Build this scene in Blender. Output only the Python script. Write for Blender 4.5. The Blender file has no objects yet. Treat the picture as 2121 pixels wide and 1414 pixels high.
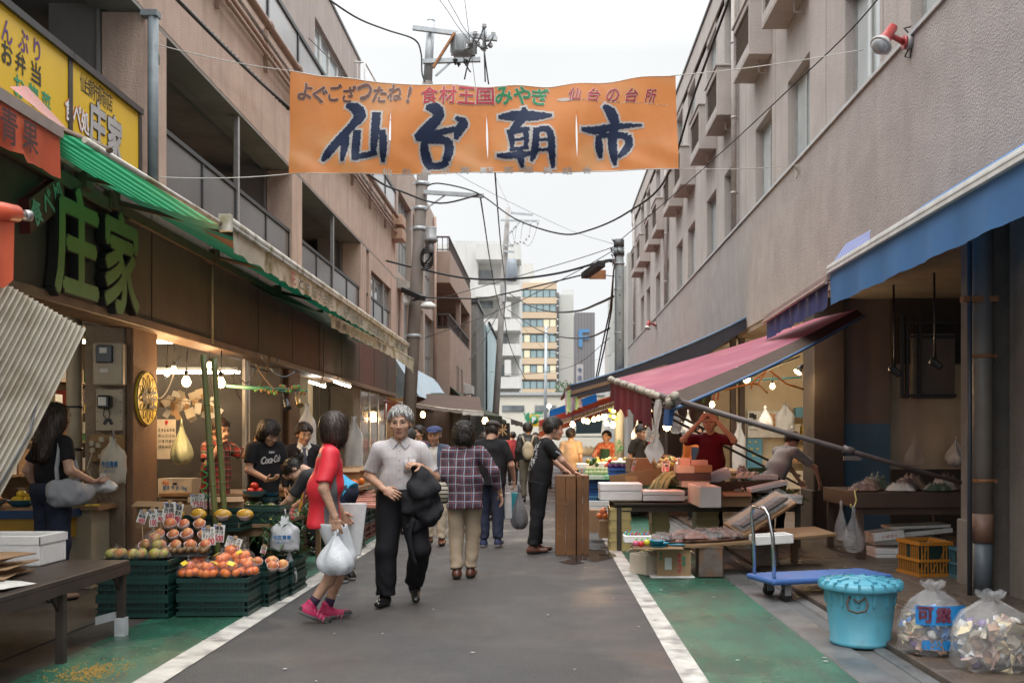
import bpy,bmesh,math,random
import numpy as np
from mathutils import Vector,Matrix,Euler
random.seed(7);np.random.seed(7)
R=math.radians
S=bpy.context.scene
COL=S.collection
EYE=1.4;FP=2062.0;VX=1131.0;VY=908.0
cam=bpy.data.cameras.new('camera');camo=bpy.data.objects.new('camera',cam);COL.objects.link(camo)
camo.location=(0,0,EYE);camo.rotation_euler=(R(90),0,0)
cam.sensor_width=36;cam.lens=35;cam.shift_x=-(VX-1060.5)/2121;cam.shift_y=(VY-707)/2121
cam.clip_start=.05;cam.clip_end=3000
cam.dof.use_dof=True;cam.dof.focus_distance=9.5;cam.dof.aperture_fstop=4.0
S.camera=camo
SUN_EL,SUN_ROT=R(70),R(190)
w=bpy.data.worlds.new('World');S.world=w;w.use_nodes=True
nt=w.node_tree;nt.nodes.clear()
out=nt.nodes.new('ShaderNodeOutputWorld');bg=nt.nodes.new('ShaderNodeBackground')
sky=nt.nodes.new('ShaderNodeTexSky');sky.sky_type='NISHITA';sky.sun_disc=False
sky.sun_elevation=SUN_EL;sky.sun_rotation=SUN_ROT;sky.dust_density=4;sky.air_density=1
hs=nt.nodes.new('ShaderNodeHueSaturation');hs.inputs['Saturation'].default_value=.12
nt.links.new(sky.outputs[0],hs.inputs['Color'])
tc=nt.nodes.new('ShaderNodeTexCoord');sp=nt.nodes.new('ShaderNodeSeparateXYZ');nt.links.new(tc.outputs['Generated'],sp.inputs[0])
mr=nt.nodes.new('ShaderNodeMapRange');mr.inputs[1].default_value=.36;mr.inputs[2].default_value=.95
mr.inputs[3].default_value=6.6;mr.inputs[4].default_value=32.0
nt.links.new(sp.outputs[2],mr.inputs[0])
cn=nt.nodes.new('ShaderNodeTexNoise');cn.inputs['Scale'].default_value=2.2;cn.inputs['Detail'].default_value=4
nt.links.new(tc.outputs['Generated'],cn.inputs['Vector'])
mr2=nt.nodes.new('ShaderNodeMapRange');mr2.inputs[1].default_value=.3;mr2.inputs[2].default_value=.7
mr2.inputs[3].default_value=.95;mr2.inputs[4].default_value=1.05;nt.links.new(cn.outputs[0],mr2.inputs[0])
mu=nt.nodes.new('ShaderNodeMath');mu.operation='MULTIPLY';nt.links.new(mr.outputs[0],mu.inputs[0]);nt.links.new(mr2.outputs[0],mu.inputs[1])
vm=nt.nodes.new('ShaderNodeVectorMath');vm.operation='SCALE';vm.inputs[0].default_value=(.965,.985,1.0)
nt.links.new(mu.outputs[0],vm.inputs['Scale'])
mx=nt.nodes.new('ShaderNodeMixRGB');mx.inputs[0].default_value=.93
nt.links.new(hs.outputs[0],mx.inputs[1]);nt.links.new(vm.outputs[0],mx.inputs[2])
nt.links.new(mx.outputs[0],bg.inputs[0]);bg.inputs[1].default_value=.1
nt.links.new(bg.outputs[0],out.inputs[0])
sl=bpy.data.lights.new('sun','SUN');sl.energy=1.5;sl.angle=R(60);sl.color=(1,.97,.92)
so=bpy.data.objects.new('sun',sl);COL.objects.link(so);so.location=(0,10,40)
_d=Vector((math.sin(SUN_ROT)*math.cos(SUN_EL),math.cos(SUN_ROT)*math.cos(SUN_EL),math.sin(SUN_EL)))
so.rotation_euler=_d.to_track_quat('Z','Y').to_euler()
S.view_settings.view_transform='Standard';S.view_settings.look='None';S.view_settings.exposure=.62;S.view_settings.gamma=1
S.render.engine='CYCLES'
cy=S.cycles;cy.use_denoising=True;cy.max_bounces=7;cy.diffuse_bounces=4;cy.glossy_bounces=3;cy.transmission_bounces=5
cy.transparent_max_bounces=12;cy.caustics_reflective=False;cy.caustics_refractive=False;cy.sample_clamp_indirect=6
try:cy.denoiser='OPENIMAGEDENOISE'
except Exception:pass
def at(x,y,Y):return Vector(((x-VX)*Y/FP,Y,EYE-(y-VY)*Y/FP))
def gd(x,y,z=0.0):
 Y=FP*(EYE-z)/(y-VY);return Vector(((x-VX)*Y/FP,Y,z))
def wl(x,y,X):
 Y=FP*X/(x-VX);return Vector((X,Y,EYE-(y-VY)*Y/FP))
def tag(o,label=None,cat=None,group=None,kind=None):
 if label:o['label']=label
 if cat:o['category']=cat
 if group:o['group']=group
 if kind:o['kind']=kind
 return o
def thing(name,label,cat,loc=(0,0,0),rz=0.0,group=None):
 o=bpy.data.objects.new(name,None);COL.objects.link(o);o.empty_display_size=.1
 o.location=loc;o.rotation_euler=(0,0,rz)
 return tag(o,label,cat,group)
def mw(o):
 m=Matrix.LocRotScale(o.location,o.rotation_euler,o.scale)
 return mw(o.parent)@o.matrix_parent_inverse@m if o.parent else m
def dup(root,loc=None,rz=None,label=None,group=None,rot=None):
 r=root.copy();COL.objects.link(r)
 if loc is not None:r.location=loc
 if rz is not None:r.rotation_euler=(0,0,rz)
 if rot is not None:r.rotation_euler=rot
 if label:r['label']=label
 if group:r['group']=group
 for ch in list(root.children):
  c=ch.copy();COL.objects.link(c);c.parent=r
  for g in list(ch.children):
   d=g.copy();COL.objects.link(d);d.parent=c
 return r
class MB:
 def __init__(s):s.v=[];s.f=[];s.m=[];s.s=[]
 def add(s,vs,fs,mi=0,smooth=False):
  b=len(s.v);s.v+=[tuple(p)for p in vs]
  for f in fs:s.f.append(tuple(i+b for i in f));s.m.append(mi);s.s.append(smooth)
  return s
 def hexa(s,p,mi=0):
  return s.add(p,[(3,2,1,0),(4,5,6,7),(0,1,5,4),(1,2,6,5),(2,3,7,6),(3,0,4,7)],mi)
 def box(s,lo,hi,mi=0):
  (a,b,c),(d,e,f)=[min(lo[i],hi[i])for i in range(3)],[max(lo[i],hi[i])for i in range(3)]
  return s.hexa([(a,b,c),(d,b,c),(d,e,c),(a,e,c),(a,b,f),(d,b,f),(d,e,f),(a,e,f)],mi)
 def obox(s,c,size,rot=(0,0,0),mi=0):
  m=Euler(rot).to_matrix()if not isinstance(rot,Matrix)else rot;c=Vector(c);h=Vector(size)/2
  return s.hexa([c+m@Vector((sx*h.x,sy*h.y,sz*h.z))for sz in(-1,1)for sx,sy in((-1,-1),(1,-1),(1,1),(-1,1))],mi)
 def bar(s,a,b,wx,wz=None,mi=0,up=(0,0,1)):
  a=Vector(a);b=Vector(b);d=(b-a).normalized();wz=wz or wx
  u=d.cross(Vector(up));u=u.normalized()if u.length>1e-4 else Vector((1,0,0));n=u.cross(d)
  return s.hexa([p+u*su*wx/2+n*sn*wz/2 for p in(a,b)for su,sn in((-1,-1),(1,-1),(1,1),(-1,1))],mi)
 def tube(s,pts,r,n=8,mi=0,cap=True):
  pts=[Vector(p)for p in pts];k=len(pts);rs=r if isinstance(r,(list,tuple))else[r]*k
  vs=[];u=None
  for i,p in enumerate(pts):
   d=(pts[min(i+1,k-1)]-pts[max(i-1,0)])
   d=d.normalized()if d.length>1e-9 else Vector((0,0,1))
   if u is None:
    u=d.orthogonal().normalized()
   else:
    u=u-d*u.dot(d);u=u.normalized()if u.length>1e-6 else d.orthogonal().normalized()
   q=d.cross(u)
   for j in range(n):
    t=2*math.pi*j/n;vs.append(p+(u*math.cos(t)+q*math.sin(t))*rs[i])
  fs=[(i*n+j,i*n+(j+1)%n,(i+1)*n+(j+1)%n,(i+1)*n+j)for i in range(k-1)for j in range(n)]
  b=len(s.v);s.add(vs,fs,mi,True)
  if cap:
   s.f.append(tuple(b+j for j in range(n))[::-1]);s.m.append(mi);s.s.append(False)
   s.f.append(tuple(b+(k-1)*n+j for j in range(n)));s.m.append(mi);s.s.append(False)
  return s
 def lathe(s,prof,c=(0,0,0),n=20,mi=0,m=None,sq=None):
  c=Vector(c);vs=[]
  for r,z in prof:
   for j in range(n):
    t=2*math.pi*j/n;p=Vector((r*math.cos(t),r*math.sin(t)*(sq or 1),z))
    vs.append(c+(m@p if m else p))
  k=len(prof)
  fs=[(i*n+j,i*n+(j+1)%n,(i+1)*n+(j+1)%n,(i+1)*n+j)for i in range(k-1)for j in range(n)]
  return s.add(vs,fs,mi,True)
 def ball(s,c,r,n=12,mi=0,m=None,wob=0):
  rr=r if hasattr(r,'__len__')else(r,r,r);c=Vector(c);vs=[];k=max(4,n//2+1)
  ph=random.random()*6
  for i in range(k+1):
   a=math.pi*i/k
   for j in range(n):
    t=2*math.pi*j/n;q=1+wob*math.sin(3*t+ph+2*a)*math.sin(a)
    p=Vector((rr[0]*math.sin(a)*math.cos(t)*q,rr[1]*math.sin(a)*math.sin(t)*q,-rr[2]*math.cos(a)))
    vs.append(c+(m@p if m else p))
  return s.add(vs,[(i*n+j,i*n+(j+1)%n,(i+1)*n+(j+1)%n,(i+1)*n+j)for i in range(k)for j in range(n)],mi,True)
 def sheet(s,g,mi=0,smooth=True,flip=False):
  nr=len(g);nc=len(g[0])
  fs=[(i*nc+j,i*nc+j+1,(i+1)*nc+j+1,(i+1)*nc+j)for i in range(nr-1)for j in range(nc-1)]
  if flip:fs=[f[::-1]for f in fs]
  return s.add([p for r in g for p in r],fs,mi,smooth)
 def prism(s,poly,d,mi=0):
  k=len(poly);d=Vector(d);a=[Vector(p)for p in poly];b=[p+d for p in a]
  return s.add(a+b,[tuple(range(k))[::-1],tuple(range(k,2*k))]+[(i,(i+1)%k,k+(i+1)%k,k+i)for i in range(k)],mi)
 def build(s,name,mats,parent=None,world=True,bevel=0,solid=0,sub=0,seg=1,auto=False):
  me=bpy.data.meshes.new(name);me.from_pydata(s.v,[],s.f)
  for m in(mats if isinstance(mats,(list,tuple))else[mats]):me.materials.append(m)
  me.polygons.foreach_set('material_index',s.m);me.polygons.foreach_set('use_smooth',s.s);me.update()
  o=bpy.data.objects.new(name,me);COL.objects.link(o)
  if parent:
   o.parent=parent
   if world:o.matrix_parent_inverse=mw(parent).inverted()
  if solid:
   k=o.modifiers.new('s','SOLIDIFY');k.thickness=solid;k.offset=0
  if sub:
   k=o.modifiers.new('u','SUBSURF');k.levels=sub;k.render_levels=sub
  if bevel:
   k=o.modifiers.new('b','BEVEL');k.width=bevel;k.segments=seg;k.limit_method='ANGLE';k.angle_limit=R(40)
  return o
_mc={}
def M(name,col=None,col2=None,ns=6.0,rough=.6,bump=0.0,bs=60.0,metal=0.0,streak=0.0,streakcol=None,trans=0.0,alpha=1.0,emit=None,es=0.0,spec=.5,wet=0.0,nd=5,coat=0.0,obj=False,sss=0.0,lo=.35,hi=.65,tint2=None,t2s=1.0,sks=1.0):
 if name in _mc:return _mc[name]
 m=bpy.data.materials.new(name);m.use_nodes=True;nt=m.node_tree;N=nt.nodes;L=nt.links
 p=N['Principled BSDF'];_mc[name]=m
 c=tuple(col)+(1,)
 if col2 is None:col2=tuple(x*.78 for x in col)
 if obj:
  tcn=N.new('ShaderNodeTexCoord');pos=tcn.outputs['Object']
 else:
  ge=N.new('ShaderNodeNewGeometry');pos=ge.outputs['Position']
 nz=N.new('ShaderNodeTexNoise');nz.inputs['Scale'].default_value=ns;nz.inputs['Detail'].default_value=nd;nz.inputs['Roughness'].default_value=.6
 L.new(pos,nz.inputs['Vector'])
 rm=N.new('ShaderNodeMapRange');rm.inputs[1].default_value=lo;rm.inputs[2].default_value=hi;L.new(nz.outputs[0],rm.inputs[0])
 mi=N.new('ShaderNodeMixRGB');mi.inputs[1].default_value=c;mi.inputs[2].default_value=tuple(col2)+(1,)
 L.new(rm.outputs[0],mi.inputs[0]);cur=mi.outputs[0]
 if tint2:
  n3=N.new('ShaderNodeTexNoise');n3.inputs['Scale'].default_value=t2s;n3.inputs['Detail'].default_value=4;L.new(pos,n3.inputs['Vector'])
  r3=N.new('ShaderNodeMapRange');r3.inputs[1].default_value=.5;r3.inputs[2].default_value=.68;L.new(n3.outputs[0],r3.inputs[0])
  m3=N.new('ShaderNodeMixRGB');L.new(r3.outputs[0],m3.inputs[0]);L.new(cur,m3.inputs[1]);m3.inputs[2].default_value=tuple(tint2)+(1,);cur=m3.outputs[0]
 if streak:
  mp=N.new('ShaderNodeMapping');mp.inputs['Scale'].default_value=(3.2*sks,3.2*sks,.22*sks);L.new(pos,mp.inputs[0])
  n2=N.new('ShaderNodeTexNoise');n2.inputs['Scale'].default_value=1.6;n2.inputs['Detail'].default_value=6;n2.inputs['Roughness'].default_value=.65;L.new(mp.outputs[0],n2.inputs['Vector'])
  r2=N.new('ShaderNodeMapRange');r2.inputs[1].default_value=.48;r2.inputs[2].default_value=.72;r2.inputs[4].default_value=streak;L.new(n2.outputs[0],r2.inputs[0])
  m2=N.new('ShaderNodeMixRGB');L.new(r2.outputs[0],m2.inputs[0]);L.new(cur,m2.inputs[1]);m2.inputs[2].default_value=tuple(streakcol or[x*.45 for x in col])+(1,);cur=m2.outputs[0]
 L.new(cur,p.inputs['Base Color'])
 p.inputs['Roughness'].default_value=rough;p.inputs['Metallic'].default_value=metal
 p.inputs['Specular IOR Level'].default_value=spec
 if wet:
  n4=N.new('ShaderNodeTexNoise');n4.inputs['Scale'].default_value=.9;n4.inputs['Detail'].default_value=5;L.new(pos,n4.inputs['Vector'])
  r4=N.new('ShaderNodeMapRange');r4.inputs[1].default_value=.45;r4.inputs[2].default_value=.62;r4.inputs[3].default_value=rough;r4.inputs[4].default_value=wet;L.new(n4.outputs[0],r4.inputs[0]);L.new(r4.outputs[0],p.inputs['Roughness'])
 if bump:
  nb=N.new('ShaderNodeTexNoise');nb.inputs['Scale'].default_value=bs;nb.inputs['Detail'].default_value=3;L.new(pos,nb.inputs['Vector'])
  bp=N.new('ShaderNodeBump');bp.inputs['Strength'].default_value=min(1,bump);bp.inputs['Distance'].default_value=.012*max(1,bump);L.new(nb.outputs[0],bp.inputs['Height']);L.new(bp.outputs[0],p.inputs['Normal'])
 if trans:p.inputs['Transmission Weight'].default_value=trans
 if alpha<1:p.inputs['Alpha'].default_value=alpha
 if coat:p.inputs['Coat Weight'].default_value=coat
 if sss:p.inputs['Subsurface Weight'].default_value=sss;p.inputs['Subsurface Radius'].default_value=(.02,.008,.004)
 if emit:p.inputs['Emission Color'].default_value=tuple(emit)+(1,);p.inputs['Emission Strength'].default_value=es
 return m
def srgb(r,g,b):
 f=lambda c:c/12.92 if c<=.04045 else((c+.055)/1.055)**2.4
 return(f(r/255),f(g/255),f(b/255))
def translucent(m,amt=.35):
 nt=m.node_tree;N=nt.nodes;L=nt.links;p=N['Principled BSDF'];o=N['Material Output']
 t=N.new('ShaderNodeBsdfTranslucent');src=p.inputs['Base Color'].links
 if src:L.new(src[0].from_socket,t.inputs[0])
 x=N.new('ShaderNodeMixShader');x.inputs[0].default_value=amt
 L.new(p.outputs[0],x.inputs[1]);L.new(t.outputs[0],x.inputs[2]);L.new(x.outputs[0],o.inputs[0])
 return m
def stripes(name,c1,c2,period,axis=1,frac=.5,rough=.6,obj=False,tr=0.0):
 if name in _mc:return _mc[name]
 m=M(name,c1,rough=rough);N=m.node_tree.nodes;L=m.node_tree.links;p=N['Principled BSDF']
 g=N.new('ShaderNodeTexCoord')if obj else N.new('ShaderNodeNewGeometry')
 sx=N.new('ShaderNodeSeparateXYZ');L.new(g.outputs['Object' if obj else 'Position'],sx.inputs[0])
 d=N.new('ShaderNodeMath');d.operation='DIVIDE';L.new(sx.outputs[axis],d.inputs[0]);d.inputs[1].default_value=period
 f=N.new('ShaderNodeMath');f.operation='FRACT';L.new(d.outputs[0],f.inputs[0])
 t=N.new('ShaderNodeMath');t.operation='LESS_THAN';L.new(f.outputs[0],t.inputs[0]);t.inputs[1].default_value=frac
 mi=N.new('ShaderNodeMixRGB');L.new(t.outputs[0],mi.inputs[0]);old=p.inputs['Base Color'].links[0].from_socket
 L.new(old,mi.inputs[1]);mi.inputs[2].default_value=tuple(c2)+(1,);L.new(mi.outputs[0],p.inputs['Base Color'])
 if tr:translucent(m,tr)
 return m
def plaid(name,base,bands,obj=True,rough=.85,warp=0.0):
 if name in _mc:return _mc[name]
 m=M(name,base,rough=rough,bump=.5,bs=13,obj=obj,spec=.25);N=m.node_tree.nodes;L=m.node_tree.links;p=N['Principled BSDF']
 g=N.new('ShaderNodeTexCoord');sx=N.new('ShaderNodeSeparateXYZ')
 nz=N.new('ShaderNodeTexNoise');nz.inputs['Scale'].default_value=5;L.new(g.outputs['Object'],nz.inputs['Vector'])
 va=N.new('ShaderNodeVectorMath');va.operation='MULTIPLY_ADD';L.new(nz.outputs['Color'],va.inputs[0]);va.inputs[1].default_value=(.03+warp,)*3;L.new(g.outputs['Object'],va.inputs[2])
 L.new(va.outputs[0],sx.inputs[0]);cur=p.inputs['Base Color'].links[0].from_socket
 for ax,per,fr,off,colr,stg in bands:
  a=N.new('ShaderNodeMath');a.operation='MULTIPLY_ADD';L.new(sx.outputs[ax],a.inputs[0]);a.inputs[1].default_value=1/per;a.inputs[2].default_value=off+20
  f=N.new('ShaderNodeMath');f.operation='FRACT';L.new(a.outputs[0],f.inputs[0])
  t=N.new('ShaderNodeMath');t.operation='LESS_THAN';L.new(f.outputs[0],t.inputs[0]);t.inputs[1].default_value=fr
  k=N.new('ShaderNodeMath');k.operation='MULTIPLY';L.new(t.outputs[0],k.inputs[0]);k.inputs[1].default_value=stg
  x=N.new('ShaderNodeMixRGB');L.new(k.outputs[0],x.inputs[0]);L.new(cur,x.inputs[1]);x.inputs[2].default_value=tuple(colr)+(1,);cur=x.outputs[0]
 L.new(cur,p.inputs['Base Color']);return m
_tc={}
def glyphs(text,offset=0.0,shear=0.0,res=3):
 k=(text,offset,shear)
 if k in _tc:return _tc[k]
 cu=bpy.data.curves.new('t','FONT');cu.body=text;cu.size=1;cu.align_x='CENTER';cu.align_y='CENTER'
 cu.offset=offset;cu.shear=shear;cu.resolution_u=res;cu.fill_mode='FRONT'
 o=bpy.data.objects.new('t',cu);COL.objects.link(o)
 dg=bpy.context.evaluated_depsgraph_get();e=o.evaluated_get(dg);me=e.to_mesh()
 vs=np.zeros(len(me.vertices)*3);me.vertices.foreach_get('co',vs);vs=vs.reshape(-1,3)[:,:2]
 fs=[tuple(p.vertices)for p in me.polygons]
 e.to_mesh_clear();bpy.data.objects.remove(o);bpy.data.curves.remove(cu)
 if len(vs):
  lo=vs.min(0);hi=vs.max(0)
 else:lo=hi=np.zeros(2)
 _tc[k]=(vs,fs,lo,hi);return _tc[k]
def letter(mb,text,c,u,v,w=None,h=None,mi=0,off=0.0,lift=.004,depth=0.0,fn=None,shear=0.0,base=None):
 """flat letters centred at c in the plane (u right, v up), fitted to width w and/or height h (the unfattened glyphs set the fit)"""
 if off>.015:
  rr=off;n_=8 if off>.03 else 4;vs0,_,l0,h0=glyphs(text,0.0,shear)
  if not len(vs0):return
  sc=[(w/max(h0[0]-l0[0],1e-6))if w else None,(h/max(h0[1]-l0[1],1e-6))if h else None];sx=sc[0]or sc[1];sy=sc[1]or sc[0]
  uu=Vector(u).normalized();vv=Vector(v).normalized()
  for k in range(n_):
   a=2*math.pi*k/n_;letter(mb,text,Vector(c)+uu*(math.cos(a)*rr*sx)+vv*(math.sin(a)*rr*sy),u,v,w,h,mi,0.0,lift+.00025*k,depth,fn,shear,base)
  return
 vs,fs,lo,hi=glyphs(text,0.0,shear)
 if not len(vs):return
 _,_,blo,bhi=glyphs(text,0.0,shear)
 u=Vector(u).normalized();v=Vector(v).normalized();n=u.cross(v);c=Vector(c)
 s0=bhi-blo;sx=w/max(s0[0],1e-6)if w else None;sy=h/max(s0[1],1e-6)if h else None
 sx=sx or sy;sy=sy or sx;mid=(blo+bhi)/2
 P=[c+u*((x-mid[0])*sx)+v*((y-mid[1])*sy)+n*lift for x,y in vs]
 if fn:P=[fn(p)for p in P]
 mb.add(P,fs,mi)
 if depth:
  b=len(P)
  ed={}
  for f in fs:
   for i in range(len(f)):
    e=(f[i],f[(i+1)%len(f)])
    if(e[1],e[0])in ed:ed.pop((e[1],e[0]))
    else:ed[e]=1
  Q=[p-n*depth for p in P];base0=len(mb.v)
  mb.add(P+Q,[(e[1],e[0],e[0]+b,e[1]+b)for e in ed],mi if base is None else base)
def surfnet(f,lo,hi,h):
 lo=np.array(lo,np.float32);n=np.maximum(4,np.ceil((np.array(hi)-lo)/h).astype(int)+1)
 B=4;nb=-(-n//B)+1
 cg=np.stack(np.meshgrid(*[lo[i]+h*B*np.arange(nb[i],dtype=np.float32)+h*B/2 for i in range(3)],indexing='ij'),-1)
 cd=f(cg.reshape(-1,3)).reshape(nb)
 D=np.repeat(np.repeat(np.repeat(cd,B,0),B,1),B,2)[:n[0],:n[1],:n[2]].copy()
 near=np.abs(D)<h*B*1.6
 idx=np.argwhere(near)
 if len(idx)==0:return np.zeros((0,3)),np.zeros((0,4),int)
 D[near]=f((lo+idx*h).astype(np.float32))
 ins=D<0
 cs=[ins[i:n[0]-1+i,j:n[1]-1+j,k:n[2]-1+k]for i in(0,1)for j in(0,1)for k in(0,1)]
 cnt=sum(c.astype(np.int8)for c in cs);act=(cnt>0)&(cnt<8)
 ci=np.argwhere(act);vid=-np.ones(act.shape,int);vid[act]=np.arange(len(ci))
 acc=np.zeros((len(ci),3));num=np.zeros(len(ci))
 for ax in range(3):
  o=[a for a in range(3)if a!=ax]
  for p in(0,1):
   for q in(0,1):
    a=ci.copy();a[:,o[0]]+=p;a[:,o[1]]+=q;b=a.copy();b[:,ax]+=1
    da=D[a[:,0],a[:,1],a[:,2]];db=D[b[:,0],b[:,1],b[:,2]]
    k=(da<0)!=(db<0);t=np.where(k,da/np.where(k,da-db,1),0)
    pt=a.astype(float);pt[:,ax]+=t
    acc[k]+=pt[k];num[k]+=1
 V=lo+h*(acc/num[:,None]);Q=[]
 for ax in range(3):
  o1,o2=[(1,2),(2,0),(0,1)][ax]
  sl0=[slice(None)]*3;sl1=[slice(None)]*3;sl0[ax]=slice(0,-1);sl1[ax]=slice(1,None)
  A=ins[tuple(sl0)];Bm=ins[tuple(sl1)]
  e=np.argwhere(A!=Bm);e=e[(e[:,o1]>0)&(e[:,o2]>0)&(e[:,o1]<n[o1]-1)&(e[:,o2]<n[o2]-1)]
  if not len(e):continue
  fl=A[e[:,0],e[:,1],e[:,2]]
  def cell(d1,d2):
   c=e.copy();c[:,o1]+=d1;c[:,o2]+=d2;return vid[c[:,0],c[:,1],c[:,2]]
  q=np.stack([cell(-1,-1),cell(0,-1),cell(0,0),cell(-1,0)],1)
  q[~fl]=q[~fl][:,::-1];Q.append(q)
 return V,np.concatenate(Q)if Q else np.zeros((0,4),int)
def smin(a,b,k):
 h=np.clip(.5+.5*(b-a)/k,0,1);return b*(1-h)+a*h-k*h*(1-h)
def cone(p,a,b,r1,r2,s=None,k=1.0):
 a=np.asarray(a,np.float32);b=np.asarray(b,np.float32);ba=b-a;q=p-a
 t=np.clip(q@ba/max(float(ba@ba),1e-9),0,1);q=q-t[:,None]*ba
 if s is not None and k!=1.0:
  s=np.asarray(s,np.float32);q=q-np.outer(q@s,s)*np.float32(1-1/k)
 return np.sqrt((q*q).sum(1))-(r1+(r2-r1)*t)
def ell(p,c,r,m=None):
 q=p-np.asarray(c,np.float32)
 if m is not None:q=q@m
 r=np.asarray(r,np.float32);k0=np.sqrt(((q/r)**2).sum(1));k1=np.sqrt(((q/(r*r))**2).sum(1))
 return k0*(k0-1)/np.maximum(k1,1e-6)
def wob(p,f=14.,a=.006,ph=0.):
 return a*(np.sin(p[:,0]*f+2.1*np.sin(p[:,2]*f*.53+ph))*np.sin(p[:,2]*f*.8+1.7*np.sin(p[:,1]*f*.7+ph))+.5*np.sin(p[:,1]*f*1.7+p[:,2]*f*1.1+ph*2))
def meshobj(name,pieces,mats,parent=None,world=False,smooth=True):
 vs=[];fs=[];ms=[];b=0
 for V,Q,mi in pieces:
  if len(V)==0:continue
  vs.append(V);fs.append(Q+b);ms.append(np.full(len(Q),mi));b+=len(V)
 me=bpy.data.meshes.new(name)
 if vs:
  V=np.concatenate(vs);Q=np.concatenate(fs);me.from_pydata(V.tolist(),[],Q.tolist())
  me.polygons.foreach_set('use_smooth',np.full(len(Q),smooth))
 for m in(mats if isinstance(mats,(list,tuple))else[mats]):me.materials.append(m)
 if vs:me.polygons.foreach_set('material_index',np.concatenate(ms).astype(np.int32))
 me.update();o=bpy.data.objects.new(name,me);COL.objects.link(o)
 if parent:
  o.parent=parent
  if world:o.matrix_parent_inverse=mw(parent).inverted()
 return o
def struct(mb,name,mats,**k):
 o=mb.build(name,mats,**k);o['kind']='structure';return o
def cable(a,b,sag,r,n=14,jit=0.0):
 a=Vector(a);b=Vector(b);return[a.lerp(b,t/n)+Vector((0,0,-4*sag*(t/n)*(1-t/n)+(random.uniform(-jit,jit)if 0<t<n else 0)))for t in range(n+1)]
m_asph=M('asphalt',(.046,.043,.042),(.031,.029,.029),ns=1.3,rough=.75,bump=.8,bs=160,wet=.36,nd=8,tint2=(.115,.11,.105),t2s=110)
N=m_asph.node_tree.nodes;L=m_asph.node_tree.links;pb=N['Principled BSDF'];old=pb.inputs['Base Color'].links[0].from_socket
ge=N.new('ShaderNodeNewGeometry');nz=N.new('ShaderNodeTexNoise');nz.inputs['Scale'].default_value=1.7;nz.inputs['Detail'].default_value=6;L.new(ge.outputs['Position'],nz.inputs['Vector'])
va=N.new('ShaderNodeVectorMath');va.operation='MULTIPLY_ADD';va.inputs[1].default_value=(.9,.9,0);L.new(nz.outputs['Color'],va.inputs[0]);L.new(ge.outputs['Position'],va.inputs[2])
vo=N.new('ShaderNodeTexVoronoi');vo.feature='DISTANCE_TO_EDGE';vo.inputs['Scale'].default_value=.42;L.new(va.outputs[0],vo.inputs['Vector'])
rg=N.new('ShaderNodeMapRange');rg.inputs[1].default_value=.002;rg.inputs[2].default_value=.009;rg.inputs[3].default_value=.16;rg.inputs[4].default_value=0;L.new(vo.outputs['Distance'],rg.inputs[0])
x1=N.new('ShaderNodeMixRGB');x1.inputs[2].default_value=(.018,.017,.016,1);L.new(rg.outputs[0],x1.inputs[0]);L.new(old,x1.inputs[1])
n2=N.new('ShaderNodeTexNoise');n2.inputs['Scale'].default_value=3.3;n2.inputs['Detail'].default_value=9;n2.inputs['Roughness'].default_value=.75;L.new(ge.outputs['Position'],n2.inputs['Vector'])
r2=N.new('ShaderNodeMapRange');r2.inputs[1].default_value=.6;r2.inputs[2].default_value=.72;r2.inputs[4].default_value=.6;L.new(n2.outputs[0],r2.inputs[0])
x2=N.new('ShaderNodeMixRGB');x2.inputs[2].default_value=(.105,.10,.095,1);L.new(r2.outputs[0],x2.inputs[0]);L.new(x1.outputs[0],x2.inputs[1]);L.new(x2.outputs[0],pb.inputs['Base Color'])
m_conc=M('paving concrete',(.06,.052,.044),(.035,.03,.025),ns=2.2,rough=.7,bump=.4,bs=70,wet=.3,nd=7)
def green_mat():
 m=M('green road paint',(.024,.118,.074),(.014,.066,.042),ns=1.6,rough=.5,bump=.6,bs=130,wet=.13,nd=7,lo=.38,hi=.66)
 N=m.node_tree.nodes;L=m.node_tree.links;p=N['Principled BSDF'];old=p.inputs['Base Color'].links[0].from_socket
 g=N.new('ShaderNodeNewGeometry');mp=N.new('ShaderNodeMapping');mp.inputs['Scale'].default_value=(3.4,.7,1);mp.inputs['Rotation'].default_value=(0,0,.25)
 n=N.new('ShaderNodeTexNoise');n.inputs['Scale'].default_value=1.5;n.inputs['Detail'].default_value=9;n.inputs['Roughness'].default_value=.7
 L.new(g.outputs['Position'],mp.inputs[0]);L.new(mp.outputs[0],n.inputs['Vector'])
 r=N.new('ShaderNodeMapRange');r.inputs[1].default_value=.47;r.inputs[2].default_value=.63;r.inputs[4].default_value=.75;L.new(n.outputs[0],r.inputs[0])
 x=N.new('ShaderNodeMixRGB');x.inputs[2].default_value=(.035,.042,.036,1);L.new(r.outputs[0],x.inputs[0]);L.new(old,x.inputs[1]);L.new(x.outputs[0],p.inputs['Base Color'])
 return m
m_green=green_mat()
m_line=M('road line paint',(.52,.50,.46),(.33,.32,.29),ns=6,rough=.6,bump=.4,bs=140,nd=8,tint2=(.16,.15,.145),t2s=5)
m_kerb=M('kerb concrete',(.13,.13,.13),(.07,.072,.075),ns=3,rough=.5,bump=.4,bs=90,wet=.18)
m_tile=M('brown paving tile',(.105,.08,.062),(.065,.047,.036),ns=4,rough=.5,bump=.4,bs=120,wet=.22)
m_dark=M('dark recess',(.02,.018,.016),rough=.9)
b=MB();b.box((-120,-8,-1.2),(120,260,-.006));struct(b,'ground',M('earth',(.1,.1,.1),rough=.9))
b=MB();b.sheet([[(-2.5,-6,0),(1.2,-6,0)],[(-2.5,66,0),(1.2,66,0)]]);b.sheet([[(-60,66,0),(60,66,0)],[(-60,84,0),(60,84,0)]])
struct(b,'road',m_asph)
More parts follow.
